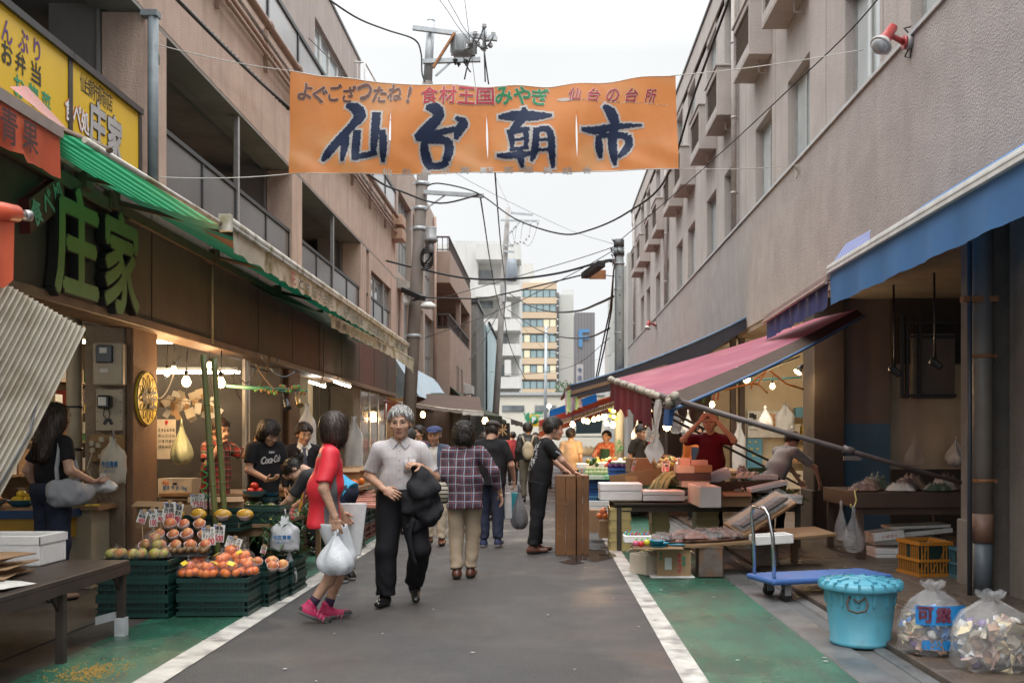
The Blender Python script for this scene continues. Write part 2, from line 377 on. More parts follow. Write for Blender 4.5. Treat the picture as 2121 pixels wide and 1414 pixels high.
b=MB();b.sheet([[(-3.08,-6,.002),(-2.38,-6,.002)],[(-3.08,66,.002),(-2.38,66,.002)]]);struct(b,'green_strip',m_green)
b=MB();b.sheet([[(.93,-6,.002),(1.8,-6,.002)],[(.93,66,.002),(1.8,66,.002)]]);struct(b,'green_strip',m_green)
for x0,x1 in((-2.37,-2.19),(.785,.935)):
 b=MB();b.sheet([[(x0,-6+i,.006),(x1,-6+i,.006)]for i in range(0,72,2)]);struct(b,'white_line',m_line)
b=MB();b.box((-9,-6,-.3),(-3.08,66,.0));b.box((-9,-6,0),(-3.42,66,.012));struct(b,'pavement',m_conc)
b=MB();b.box((1.8,-6,-.3),(2.04,66,.008));b.box((2.165,-6,-.3),(2.26,66,.012));struct(b,'kerb',m_kerb,bevel=.012)
b=MB();b.sheet([[(2.04,-6,-.05),(2.09,-6,-.09),(2.12,-6,-.09),(2.165,-6,-.05)],[(2.04,66,-.05),(2.09,66,-.09),(2.12,66,-.09),(2.165,66,-.05)]]);struct(b,'gutter',M('wet gutter',(.03,.03,.03),rough=.25))
b=MB()
for i in range(0,60):
 for j in range(4):
  y0=-2+i*.6;x0=2.27+j*.6;b.box((x0,y0,-.2),(x0+.594,y0+.594,.05+random.uniform(-.001,.001)))
b.box((2.262,-6,-.3),(10,70,.046))
struct(b,'tiled_pavement',m_tile,bevel=.004)
def puddle(c,rx,ry,sd,name='puddle'):
 rnd=random.Random(sd);n=26;ph=[rnd.uniform(0,6)for _ in range(3)]
 pts=[(c[0]+rx*math.cos(t)*(1+.25*math.sin(3*t+ph[0])+.14*math.sin(7*t+ph[1])),c[1]+ry*math.sin(t)*(1+.22*math.sin(2*t+ph[2])+.1*math.sin(9*t+ph[0])),c[2])for t in[2*math.pi*i/n for i in range(n)]]
 b=MB();b.add(pts,[tuple(range(n))]);o=struct(b,name,m_water);return o
m_water=M('water film',(.03,.03,.03),rough=.03,spec=.9,bump=.05,bs=9,alpha=.75)
puddle((.5,12.0,.009),.27,.75,3);puddle((.3,11.3,.008),.12,.2,5)
b=MB()
for i in range(420):
 x=random.gauss(-2.72,.1);y=random.gauss(5.95,.14);b.obox((x,y,.007),(.009,.006,.005),(0,0,random.uniform(0,3)))
o=b.build('spilt_grain',M('yellow grain',(.45,.27,.06),rough=.8));tag(o,'scatter of yellow grain spilt on the green strip','grain',kind='stuff')
b=MB()
for i in range(60):
 x=random.uniform(-1.9,1.9);y=random.uniform(5.6,14);b.obox((x,y,.008),(random.uniform(.01,.035),random.uniform(.006,.02),.004),(0,0,random.uniform(0,3)))
o=b.build('litter',M('pale flecks',(.4,.4,.38),rough=.8));tag(o,'small pale flecks of litter strewn over the street','litter',kind='stuff')
m_lc=M('brown stucco',(.54,.40,.325),(.46,.335,.27),ns=2.5,rough=.9,bump=.9,bs=60,streak=.4,streakcol=(.19,.125,.095))
m_lc2=M('grey soffit',(.29,.275,.255),(.23,.215,.20),ns=1.5,rough=.85,bump=.1,streak=.3)
m_pipe=M('brown painted pipe',(.33,.22,.17),(.28,.18,.14),ns=6,rough=.5,bump=.05)
m_blk=M('black metal',(.028,.028,.03),rough=.4,bump=.05)
m_alu=M('aluminium',(.42,.41,.40),(.34,.33,.32),ns=8,rough=.35,metal=.7)
m_smoke=M('smoked panel',(.13,.12,.12),(.10,.095,.095),ns=1.2,rough=.25,bump=.05,bs=4)
m_frost=M('frosted pale panel',(.42,.42,.42),(.36,.36,.37),ns=1.5,rough=.18,bump=.12,bs=3)
m_glass=M('window glass',(.10,.115,.12),(.22,.24,.25),ns=.5,rough=.06,spec=.8,lo=.4,hi=.6)
m_curt=M('curtained glass',(.36,.40,.40),(.26,.30,.31),ns=.8,rough=.08,spec=.7)
m_fas=M('brown fascia board',(.095,.072,.045),(.07,.052,.034),tint2=(.12,.045,.032),t2s=.38,ns=1.8,rough=.75,bump=.25,bs=80,streak=.55,streakcol=(.055,.033,.022))  # reddish tint: light through the red awning lining, put into the board colour
m_fas2=M('tan fascia edge',(.20,.12,.07),(.13,.08,.05),ns=4,rough=.6,bump=.3)
m_pil=M('brown painted pillar',(.20,.115,.066),(.155,.088,.05),ns=3,rough=.8,bump=.8,bs=60,streak=.3)
m_pilg=M('rough tan pillar',(.25,.19,.135),(.19,.145,.10),ns=4,rough=.9,bump=1.2,bs=70)
m_cream=M('cream interior wall',(.34,.27,.17),(.26,.20,.125),ns=1.3,rough=.8,streak=.3)
XL=-4.2
ROOT=thing('market_building','brown stucco market building with dark open loggias above the fruit shop, on the left','building',(XL,10,0))
b=MB()
b.box((XL,3,5.88),(XL-.28,27.9,7.56));b.build('spandrel_wall',m_lc,ROOT,bevel=.01)
b=MB();b.box((XL-.002,3,5.84),(XL-.35,27.9,5.879));b.box((XL-.35,3,5.95),(-8.2,27.9,6.05));b.box((XL-.32,3,5.86),(XL-.5,27.9,6.0));b.build('loggia_soffit',m_lc2,ROOT)
b=MB();b.box((XL-.05,3,3.78),(-8.2,27.9,3.92));b.build('loggia_floor',m_lc2,ROOT)
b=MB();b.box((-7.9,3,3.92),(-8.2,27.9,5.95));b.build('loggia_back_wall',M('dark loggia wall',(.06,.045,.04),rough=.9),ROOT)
for k in range(-1,4):
 y0=10.36+6.12*k
 if y0<3:continue
 b=MB();b.box((XL+.003,y0,3.6),(XL-.43,y0+.66,5.842));b.build('pillar',m_lc,ROOT,bevel=.012)
 b=MB();b.box((XL-.43,y0+.05,3.92),(XL-1.0,y0+.62,5.95));b.box((XL-.44,y0-.02,3.92),(XL-.47,y0+.049,5.86));b.build('partition',m_lc2,ROOT)
for k in range(-1,3):
 y0=11.02+6.12*k
 for(ya,yb)in((y0,y0+2.62),(y0+2.76,y0+5.46)):
  if yb<3.2:continue
  b=MB();b.box((XL-.06,ya,3.9),(XL-.075,yb,4.80));b.build('railing_panel',m_smoke,ROOT)
  b=MB();b.bar((XL-.065,ya,4.83),(XL-.065,yb,4.83),.06,.055)
  for t in range(3):
   yy=ya+(yb-ya)*t/2;b.box((XL-.045,yy-.022,3.9),(XL-.06,yy+.022,4.83))
  b.build('railing',m_blk,ROOT)
 b=MB();b.box((XL-.03,y0+2.65,3.9),(XL-.09,y0+2.73,5.9));b.build('mullion',m_alu,ROOT)
for y in(9.0,12.6,15.2,19.0,21.3):
 b=MB();b.box((-6.1,y,3.92),(-6.4,y+.3,5.95));b.build('inner_post',M('grey inner post',(.13,.11,.10),rough=.8),ROOT)
b=MB();b.box((XL,23.66,3.6),(XL-.3,23.9,5.84));b.box((XL,27.0,3.6),(XL-.3,27.9,5.84));b.box((XL-.001,23.9,5.45),(XL-.3,27.0,5.845));b.build('end_wall',m_lc,ROOT)
for i in range(3):
 for z0,z1,mm in((3.6,4.25,m_smoke),(4.32,5.42,m_glass)):
  y0=23.93+i*1.02
  f=MB();
  for(a,c)in(((y0,z0),(y0+.06,z1)),((y0+.94,z0),(y0+1.0,z1)),((y0+.06,z1-.06),(y0+.94,z1)),((y0+.06,z0),(y0+.94,z0+.06))):f.box((XL-.1,a[0],a[1]),(XL-.16,c[0],c[1]))
  fo=f.build('window',m_alu,ROOT);g=MB();g.box((XL-.12,y0+.06,z0+.06),(XL-.135,y0+.94,z1-.06));g.build('pane',mm,fo)
for z,r,x,y1 in((7.14,.028,XL+.1,27.2),(7.0,.028,XL+.12,27.2),(7.42,.055,XL+.16,27.0),(7.33,.025,XL+.05,27.0)):
 b=MB();b.tube([(x,3,z),(x,y1,z)],r,10)
 for k in range(14):
  yy=4.3+k*1.7;b.tube([(x,yy,z),(x,yy+.07,z)],r*1.28,10)
 b.build('service_pipe',m_pipe if r!=.025 else m_alu,ROOT)
for k in range(9):
 yy=8.2+k*2.2;b=MB();b.box((XL+.001,yy,6.85),(XL+.06,yy+.05,7.5));b.box((XL+.06,yy+.005,7.06),(XL+.13,yy+.045,7.08));b.build('pipe_bracket',m_pipe,ROOT)
for z in(6.98,7.36):
 b=MB();b.box((XL+.005,27.1,z-.14),(XL+.3,27.75,z+.14));b.build('pipe_box',M('tan box',(.45,.28,.19),rough=.6),ROOT,bevel=.01)
b=MB();b.box((XL+.02,3,7.56),(XL-.3,27.9,7.64));b.build('balcony_kerb',m_lc2,ROOT)
for i in range(12):
 y0=5.9+i*1.84;b=MB();b.box((XL-.03,y0+.04,7.62),(XL-.045,y0+1.80,8.27));b.build('balcony_screen',m_frost,ROOT)
b=MB();b.bar((XL-.035,3,8.31),(XL-.035,27.9,8.31),.07,.07)
for i in range(13):b.box((XL-.01,5.88+i*1.84,7.62),(XL-.07,5.95+i*1.84,8.3))
b.build('balcony_rail',m_blk,ROOT)
m_lup=M('upper pink grey wall',(.40,.34,.31),(.35,.295,.27),ns=2,rough=.9,bump=.6,bs=60,streak=.3)
b=MB();XU=-5.2
b.box((XU,3,7.5),(XU-.4,22.4,11.9));b.box((XU,22.4,10.9),(XU-.4,27.9,11.9));b.box((XU,22.4,7.5),(XU-.4,27.9,8.4));b.box((XU,27.2,8.4),(XU-.4,27.9,10.9));b.box((XU-.4,3,7.5),(-14,27.9,11.8))
b.build('upper_wall',m_lup,ROOT)
b=MB();b.box((XU+.03,3,11.9),(XU-.3,27.9,11.98));b.build('parapet_cap',M('dark cap',(.1,.1,.1),rough=.5),ROOT)
for i in range(5):
 y0=22.45+i*.95;f=MB();zs=(8.42,9.7,10.88)
 for z in zs:f.box((XU-.1,y0,z-.03),(XU-.17,y0+.93,z+.03))
 for y in(y0,y0+.86):f.box((XU-.101,y,8.45),(XU-.169,y+.07,10.85))
 fo=f.build('window',M('white window frame',(.62,.62,.6),rough=.4),ROOT);g=MB();g.box((XU-.13,y0+.07,8.45),(XU-.14,y0+.86,10.85));g.build('pane',m_curt,fo)
f=MB()
f.tube([(-6.1,27,11.62),(-4.92,27,11.6),(-4.86,29,11.6)],.025,6);f.tube([(-6.1,27,11.1),(-4.92,27,11.1)],.012,6)
for i in range(7):f.tube([(-6.1+i*.197,27,10.3),(-6.1+i*.197,27,11.6)],.012 if i<6 else .025,6)
f.build('roof_railing',M('pale rail',(.5,.48,.46),rough=.5),ROOT)
XF=-3.9
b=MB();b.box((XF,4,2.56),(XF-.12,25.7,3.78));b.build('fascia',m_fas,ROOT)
b=MB();b.box((XF+.035,4,2.47),(XF-.3,25.72,2.555));b.box((XF+.02,25.702,2.56),(XF-.1,25.73,3.7));b.build('fascia_edge',m_fas2,ROOT,bevel=.008)
for i in range(11):b=MB();b.box((XF+.002,6.2+i*1.82,2.57),(XF+.006,6.215+i*1.82,3.77));b.build('fascia_seam',M('seam',(.05,.03,.02),rough=.8),ROOT)
for y0,y1,x0,x1,mm in((9.63,10.25,-4.0,-4.07,m_pil),(9.62,10.2,-4.071,-4.46,m_pilg),(15.5,16.2,-4.0,-4.4,m_pil),(20.7,21.4,-4.0,-4.5,m_pilg),(25.0,25.6,-4.0,-4.4,m_pil)):
 b=MB();b.box((x0,y0,0),(x1,y1,2.5));b.build('shop_pillar',mm,ROOT,bevel=.015)
b=MB();b.box((-4.05,13.4,0),(-4.09,13.46,2.47));b.box((-4.05,13.56,0),(-4.09,13.62,2.47));b.build('sliding_door_post',m_alu,ROOT)
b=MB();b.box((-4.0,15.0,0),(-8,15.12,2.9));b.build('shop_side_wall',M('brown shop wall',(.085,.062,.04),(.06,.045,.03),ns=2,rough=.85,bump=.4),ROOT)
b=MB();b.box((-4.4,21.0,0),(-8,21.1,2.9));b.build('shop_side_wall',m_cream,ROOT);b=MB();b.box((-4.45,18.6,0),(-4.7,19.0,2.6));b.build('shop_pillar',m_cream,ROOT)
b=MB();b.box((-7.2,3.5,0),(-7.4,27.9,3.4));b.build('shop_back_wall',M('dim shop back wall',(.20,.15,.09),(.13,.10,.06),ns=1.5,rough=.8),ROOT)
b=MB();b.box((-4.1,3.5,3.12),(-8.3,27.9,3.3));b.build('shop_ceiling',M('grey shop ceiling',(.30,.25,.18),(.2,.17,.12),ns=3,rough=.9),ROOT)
b=MB()
for i in range(16):b.box((-4.15,6+i*1.2,2.98),(-7.2,6.06+i*1.2,3.11))
for x in(-4.5,-5.3,-6.2):b.tube([(x,5,2.9),(x,25,2.9)],.04,8)
b.build('ceiling_rail',M('ceiling steel',(.12,.10,.08),rough=.6),ROOT)
b=MB();b.box((-4.02,21.45,.1),(-4.06,24.9,2.5),0)
for i in range(4):b.box((-4.0,21.45+i*1.15,.05),(-4.02,21.53+i*1.15,2.5),1)
b.build('shop_window',[M('lit shop glass',(.30,.23,.15),(.12,.09,.06),ns=2.5,rough=.08),m_alu],ROOT)
b=MB();b.tube([(-3.86,17.3,3.3),(-3.86,17.3,2.5),(-3.95,17.3,2.3),(-3.95,17.3,1.0)],.012,6);b.tube([(-3.87,11.55,3.7),(-3.87,11.55,2.5)],.014,6,0);b.build('conduit',M('tan conduit',(.30,.26,.18),rough=.5),ROOT)
m_l2=M('pink grey wall',(.40,.32,.27),(.34,.27,.225),ns=2,rough=.9,bump=.6,bs=50,streak=.3)
def window(parent,x,y0,y1,z0,z1,side,nf=2,mf=None,mg=None,t=.06,nh=0):
 """a glazed opening in a street-side wall; side=+1 faces +x"""
 mf=mf or m_alu;mg=mg or m_curt;f=MB();a=x;c=x-side*.07
 f.box((a,y0,z0),(c,y1,z0+t));f.box((a,y0,z1-t),(c,y1,z1))
 for i in range(nf+1):
  yy=y0+(y1-y0-t)*i/nf;f.box((a-side*.002,yy,z0+t),(c,yy+t,z1-t))
 for i in range(nh):
  zz=z0+(z1-z0)*(i+1)/(nh+1);f.box((a-side*.004,y0+t,zz-t/2),(c,y1-t,zz+t/2))
 fo=f.build('window',mf,parent);g=MB();g.box((a-side*.03,y0+t/2,z0+t/2),(a-side*.04,y1-t/2,z1-t/2));g.build('pane',mg,fo);return fo
T=thing('commercial_building','pinkish building with tall aluminium windows behind the first utility pole','building',(XL,33,0))
b=MB();b.box((XL-.35,27.92,0),(-14,37.5,9.6));b.box((XL,27.92,8.5),(XL-.35,37.5,9.75))
for y in(27.92,31.0,34.1,37.1):b.box((XL-.002,y,2.6),(XL-.35,y+.4,8.5))
b.box((XL-.004,28,5.75),(XL-.35,37.4,6.15));b.box((XL-.003,28,2.4),(XL-.35,37.4,3.0))
b.build('wall',m_l2,T)
for y in(28.32,31.4,34.5):
 for z0,z1 in((3.0,5.75),(6.15,8.5)):window(T,XL-.15,y,y+2.65,z0,z1,1,4,None,m_curt,.07,1)
b=MB();b.tube([(XL+.08,36.9,2.6),(XL+.08,36.9,9.6)],.06,8);b.tube([(XL+.1,30.2,6.0),(XL+.1,30.9,6.9),(XL+.1,31.0,8.8)],.02,6);b.build('drainpipe',m_pipe,T)
b=MB();b.prism([(XL+.0,28.1,5.95),(XL+.55,28.1,5.75),(XL+.55,28.1,5.65),(XL+.0,28.1,5.65)],(0,.9,0));b.build('vent_hood',M('pale hood',(.5,.48,.44),rough=.5),T)
X3=-3.67
T=thing('balcony_building','brown building with iron balcony railings beyond the first utility pole','building',(X3,43,0))
b=MB();
b.box((X3-1.6,38,0),(-12,48.8,8.4));b.box((X3,38,0),(X3-1.6,48.8,5.05));b.box((X3,38,5.05),(X3-.15,48.8,5.6));b.box((X3-.15,38,5.05),(X3-1.6,38.15,5.6))
b.box((X3,38,7.35),(X3-1.6,48.8,8.55));b.box((X3,47.9,5.6),(X3-1.6,48.8,7.35));b.box((X3-.05,43.2,5.6),(X3-.25,43.45,7.35));b.box((X3-.9,38.05,5.6),(X3-1.1,38.25,7.35))
b.build('wall',M('brown render',(.335,.245,.195),(.28,.20,.16),ns=1.5,rough=.9,bump=.5,streak=.3),T)
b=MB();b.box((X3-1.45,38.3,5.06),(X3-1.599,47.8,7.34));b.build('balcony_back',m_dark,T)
for z,yb in((5.6,47.9),(8.55,48.8)):
 f=MB();h=.55
 f.bar((X3-.05,38.06,z+h),(X3-.05,yb,z+h),.06);f.bar((X3-.05,38.06,z+h),(X3-1.5,38.06,z+h),.06);f.bar((X3-.05,38.06,z+.07),(X3-.05,yb,z+.07),.04);f.bar((X3-.05,38.06,z+.07),(X3-1.5,38.06,z+.07),.04)
 for i in range(40):f.bar((X3-.05,38.06+i*(yb-38.06)/40,z),(X3-.05,38.06+i*(yb-38.06)/40,z+h),.025)
 for i in range(8):f.bar((X3-.1-i*.19,38.06,z),(X3-.1-i*.19,38.06,z+h),.025)
 f.build('balcony_railing',M('dark brown iron',(.05,.035,.03),rough=.5),T)
for y in(41,43.0):window(T,X3+.02,y,y+.7,3.2,4.4,1,1,m_blk,m_glass,.05)
b=MB();b.tube([(X3-.6,37.94,2.6),(X3-.6,37.94,4.6)],.05,8);b.box((X3-.7,37.9,4.6),(X3-.5,37.99,4.95));b.build('drainpipe',M('pale downpipe',(.5,.49,.47),rough=.5),T)
b=MB();b.box((X3+.0,39.2,1.9),(X3+.35,40.0,2.6));b.build('wall_box',M('pale metal box',(.5,.5,.48),rough=.5),T,bevel=.01);b=MB();b.prism([(X3,44.5,3.9),(X3+.4,44.5,3.75),(X3+.4,44.5,3.4),(X3,44.5,3.4)],(0,.8,0));b.build('wall_box',M('pale metal box',(.5,.5,.48),rough=.5),T,bevel=.01)
b=MB();b.tube([(X3+.12,46,1.9),(X3+.12,46,3.4)],.05,8);b.tube([(X3+.3,38.5,2.25),(X3+.3,42,2.3)],.035,6);b.build('service_pipe',m_pipe,T)
T=thing('corner_shed','dark grey building end between brown balconies and pale blue corrugated wall','building',(-3.5,52,0))
b=MB();b.box((-3.5,50.2,0),(-10,56,8.25));b.build('wall',M('dark grey render',(.15,.145,.13),(.11,.105,.095),ns=1.3,rough=.9,streak=.4),T)
b=MB();b.box((-3.42,50.1,8.25),(-10,56,8.42));b.build('roof_edge',m_blk,T)
T=thing('corrugated_shed','pale blue corrugated metal building side beyond the grey shed','building',(-3.3,58,0))
b=MB();g=[]
for i in range(121):
 y=56.02+i*.075;zt=7.9-.0*(i);g.append([(-3.3+.05*(i%2),y,0),(-3.3+.05*(i%2),y,zt)])
b.sheet(g,smooth=False,flip=True);b.box((-3.4,56.1,0),(-10,65,7.85));b.build('wall',M('pale blue metal',(.46,.56,.58),(.40,.49,.51),ns=1,rough=.5,streak=.3),T)
b=MB()
for i in range(30):b.ball((-3.22,56.2+i*.3,7.92),(.09,.11,.1),6)
b.build('roof_tile',m_blk,T)
m_fw=M('far white wall',(.62,.61,.58),(.55,.54,.51),ns=.3,rough=.9,streak=.25)
def fbox(b,x0,y0,x1,y1,Y,D=6,mi=0):
 a=at(x0,y1,Y);c=at(x1,y0,Y);b.box((a.x,Y,a.z),(c.x,Y+D,c.z),mi)
T=thing('parking_building','low cream white building closing the far end of the street','building',(0,84,0))
b=MB();fbox(b,960,815,1290,905,84,8);b.box((-9,84,-.2),(8,92,1.6));b.build('wall',M('cream far wall',(.66,.62,.53),(.6,.56,.48),ns=.3,rough=.9),T)
b=MB();fbox(b,955,812,1290,818,83.8,8);b.build('coping',M('grey coping',(.45,.46,.46),rough=.7),T)
for xa,xb in((1040,1086),(1108,1152),(1180,1210)):
 f=MB();fbox(f,xa,839,xb,852,83.95,.2);fo=f.build('window',m_alu,T)
 g=MB();w3=(xb-xa-4)/3
 for i in range(3):fbox(g,xa+1+i*(w3+1),840,xa+1+i*(w3+1)+w3,851,83.9,.1)
 g.build('pane',m_glass,fo)
T=thing('white_block','tall white apartment block with stepped balconies behind the wires','building',(-6,110,0))
b=MB();Y=110
fbox(b,930,505,1076,830,Y+2,12);fbox(b,880,505,990,830,Y,4)
for y in(505,590,660,712,780):fbox(b,985,y,1078,y+(24 if y>505 else 32),Y-1.5,4)
for y in(625,745):fbox(b,1045,y,1058,y+32,Y-1.6,2)
b.build('wall',m_fw,T)
for x0,y,x1,y1 in((989,560,1021,576),(989,622,1021,638),(1030,690,1050,714),(1030,755,1050,779)):b=MB();fbox(b,x0,y,x1,y1,Y+1.9,.15);b.build('window',m_glass,T)
b=MB();fbox(b,1040,545,1105,830,Y+62,10);b.build('rear_block',m_fw,T)
b=MB()
for i in range(24):b.tube([at(945+i*4.4,505,Y),at(945+i*4.4,499,Y)],.03,4)
b.tube([at(940,500,Y),at(1046,500,Y)],.04,4);b.build('roof_railing',M('pale rail',(.5,.5,.5)),T)
Y=150
T=thing('office_building','orange banded office block with rows of square windows at the street end','building',(-1,Y,0))
b=MB();
a=at(1071,585,Y);c=at(1153,830,Y);b.box((a.x,Y+.3,0),(c.x,Y+16,a.z));b.build('wall',M('orange render',(.60,.46,.32),(.54,.41,.285),ns=.2,rough=.85),T)  # orange kept pale: distance haze is put into the wall colour
rows=[599,629,660,692,724,755,788]
for i,y in enumerate(rows):
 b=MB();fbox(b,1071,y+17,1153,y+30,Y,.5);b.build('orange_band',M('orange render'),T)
 for k in range(6):
  x0=1072+k*13.4;g=MB();fbox(g,x0,y+1,x0+12.2,y+16,Y+.15,.1)
  lit=(i,k)in((2,4),(2,5),(5,1),(5,3),(5,5),(4,1),(3,1))
  g.build('window',M('lit office glass',(.4,.42,.35),rough=.2,emit=(1,.85,.5),es=.35)if lit else M('pale blue glass',(.32,.42,.43),(.25,.34,.36),ns=.25,rough=.15),T)
 f=MB()
 for k in range(7):fbox(f,1071+k*13.4,y,1072+k*13.4,y+17,Y+.05,.2)
 fbox(f,1071,y,1153,y+1.2,Y+.1,.2);f.build('window_frame',m_blk,T)
b=MB();a=at(1100,578,Y+5);c=at(1142,585,Y+5);b.box((a.x,Y+5,c.z-.2),(c.x,Y+12,a.z));b.build('roof_house',m_fw,T)
Y=165
T=thing('grey_slab_block','narrow pale grey slab block right of the orange office building','building',(4,Y,0))
b=MB();fbox(b,1157,610,1188,850,Y,8);fbox(b,1165,600,1188,612,Y+2,5);b.build('wall',M('far grey wall',(.50,.51,.49),(.45,.46,.44),ns=.2,rough=.9),T)
b=MB()
for i in range(16):fbox(b,1151,606+i*14,1158,616+i*14,Y-.5,1)
b.build('fire_stair',M('dark stair',(.16,.16,.17),rough=.8),T)
Y=190
T=thing('dark_tower','dark grey ribbed tower carrying a big blue letter F','building',(8,Y,0))
b=MB();fbox(b,1190,647,1232,870,Y,12);b.build('wall',stripes('ribbed grey',(.21,.20,.20),(.15,.145,.15),.6,0,.5),T)
b=MB();letter(b,'F',at(1210,700,Y-.3),(1,0,0),(0,0,1),1.9,3.2,0,.02);b.build('sign_letter',M('blue sign face',(.09,.25,.48),rough=.5),T)  # paler blue carries the haze of distance in the letter colour
def tree(c,h,r,seed,label):
 rnd=random.Random(seed);T=thing('street_tree',label,'tree',c)
 b=MB();b.tube([(0,0,0),(.1,0,h*.3),(0,.1,h*.75)],[.25,.18,.06],7)
 for k in range(5):
  a=rnd.uniform(0,6.3);b.tube([(0,0,h*(.35+.08*k)),(math.cos(a)*r*.6,math.sin(a)*r*.6,h*(.55+.08*k))],[.08,.03],5)
 b.build('trunk',M('bark',(.07,.05,.04),rough=.9),T,world=False)
 b=MB()
 cl=[(rnd.uniform(-1,1)*r*.7,rnd.uniform(-1,1)*r*.7,h*rnd.uniform(.4,.95),rnd.uniform(.3,.55)*r)for _ in range(22)]
 for i in range(2600):
  x,y,z,q=rnd.choice(cl);d=Vector((rnd.gauss(0,1),rnd.gauss(0,1),rnd.gauss(0,1))).normalized()*q*rnd.uniform(.6,1)
  p=Vector((x,y,z))+d;s=rnd.uniform(.09,.2);m=Euler((rnd.uniform(0,6),rnd.uniform(0,6),rnd.uniform(0,6))).to_matrix()
  b.add([p+m@Vector(v)for v in((-s,0,0),(0,-s*.6,0),(s,0,0),(0,s*.6,0))],[(0,1,2,3)])
 b.build('crown',M('leaves',(.045,.095,.04),(.08,.14,.06),ns=1.2,rough=.7),T,world=False)
tree((2.9,104,0),7.2,1.9,4,'dark green street tree in front of the grey slab block')
tree((3.9,118,0),6.6,1.7,8,'smaller green tree right behind the dark street tree')
T=thing('white_side_building','off white building just beyond the grey stucco block, behind the steel pole','building',(4.1,56,0))
b=MB();b.box((3.85,49,0),(12,62,9.9));b.box((3.95,48.2,0),(12,49,10.4));b.build('wall',M('off white wall',(.50,.49,.46),(.44,.43,.40),ns=.6,rough=.9,streak=.35),T)
for y in(50,53,56,59):
 for z in(3.4,6.4):window(T,3.84,y,y+1.6,z,z+1.7,-1,2,None,m_glass,.07)
T=thing('distant_side_building','pale narrow building far along the right side of the street','building',(4.6,70,0))
b=MB();b.box((4.6,63,0),(13,78,9.0));b.build('wall',M('pale pink wall',(.55,.50,.47),rough=.9,ns=.5,streak=.3),T)
for z in(3.5,6.3):window(T,4.59,65,68,z,z+1.6,-1,3,None,m_glass,.08)
m_rw=M('grey stucco',(.375,.335,.318),(.315,.28,.265),ns=2.2,rough=.92,bump=1.1,bs=48,streak=.36,streakcol=(.29,.25,.232),nd=6)
m_ru=M('grey painted wall',(.45,.40,.372),(.39,.345,.32),ns=1.5,rough=.9,bump=1.0,bs=45,streak=.35,streakcol=(.27,.235,.21))
XR=3.9;XW=4.1
RB=thing('stucco_building','long grey stucco building with louvred boxes under the upper windows, on the right','building',(XR,20,0))
b=MB();b.box((XR,2,3.55),(XR+.5,47.3,5.68));b.build('lower_wall',m_rw,RB)
b=MB();b.box((XR-.03,2,5.68),(XR+.32,47.3,5.735));b.build('ledge_cap',M('ledge metal',(.5,.5,.5),(.4,.4,.4),ns=3,rough=.35,metal=.6),RB,bevel=.006)
FE=[11.2,13.66,16.9,19.5,22.9,25.4,28.8,31.3,34.7,37.2,40.6,43.1];WW=1.42
b=MB();zt=12.1
ed=[2.0]
for f in FE:ed+=[f-WW,f]
ed.append(47.3)
for i in range(0,len(ed),2):b.box((XW,ed[i],5.7),(XW+.3,ed[i+1],zt-.6))
for f in FE:b.box((XW,f-WW,7.42),(XW+.3,f,9.4))
b.box((XW,2,11.35),(XW+.3,47.3,11.501));b.box((XW-.04,2,11.5),(XW+.4,47.3,zt));b.box((XW+.3,2,5.7),(XW+.5,47.3,11.6));b.box((XW+.5,47.1,0),(12,47.3,12))
b.build('upper_wall',m_ru,RB,bevel=.008)
b=MB();b.box((XW-.08,2,zt),(XW+.4,47.35,zt+.07));b.build('roof_cap',M('dark brown cap',(.09,.075,.065),rough=.5),RB)
b=MB()
for f in FE:b.box((XW-.002,f+.9,5.74),(XW,f+.92,11.5))
b.build('wall_joint',M('joint line',(.25,.22,.2),rough=.9),RB)
for f in FE:
 if f<9:continue
 for z0,z1 in((5.74,7.42),(9.4,11.35)):
  window(RB,XW+.13,f-WW,f,z0,z1,-1,2,M('grey sash',(.40,.40,.38),rough=.4,metal=.3),M('reflecting pane',(.58,.62,.63),(.40,.45,.46),ns=.6,rough=.06,spec=1.0),.055)
 y0,y1=f-WW-.02,f+.08
 bx=MB();xo=3.68
 bx.box((xo,y0,8.37),(XW-.001,y0+.05,9.42));bx.box((xo,y1-.05,8.37),(XW-.001,y1,9.42));bx.box((xo+.001,y0+.05,8.37),(XW-.001,y1-.05,8.42));bx.box((xo-.03,y0-.03,9.42),(XW-.001,y1+.03,9.47))
 bx.box((xo+.001,y0+.05,8.42),(xo+.05,y1-.05,8.6));bx.box((xo+.001,y0+.05,9.3),(xo+.05,y1-.05,9.419))
 ob=bx.build('louvred_box',m_ru,RB,bevel=.008)
 lv=MB();lv.box((xo+.2,y0+.05,8.6),(xo+.22,y1-.05,9.3),1)
 for k in range(9):lv.obox((xo+.06,(y0+y1)/2,8.65+k*.074),(.05,y1-y0-.12,.008),(0,R(35),0))
 lv.build('louvre',[M('louvre slat',(.30,.27,.25),rough=.5),m_dark],ob)
 db=MB();db.tube([(xo+.25,y0+.3,8.37),(xo+.25,y0+.3,8.15),(XW-.02,y0+.3,8.12)],.018,6);db.build('drain_tube',m_ru,RB)
for y in(21.2,33.2,45.2,9.2):
 b=MB();b.tube([(XW-.1,y,5.74),(XW-.1,y,11.6)],.06,10);b.tube([(XW-.06,y+.35,5.74),(XW-.06,y+.35,8.3)],.022,6)
 for z in(6.6,8.2,9.8):b.tube([(XW-.1,y,z),(XW-.1,y,z+.05)],.07,10);b.box((XW-.1,y-.01,z+.01),(XW,y+.01,z+.04))
 b.build('drainpipe',M('painted pipe',(.42,.37,.345),rough=.5),RB)
m_rcol=M('grey pilaster',(.20,.175,.15),(.155,.135,.115),ns=3,rough=.85,bump=.8,bs=60,streak=.3)
m_rcol2=M('brown pilaster',(.055,.037,.028),(.04,.027,.02),ns=3,rough=.7,bump=.3,streak=.3)
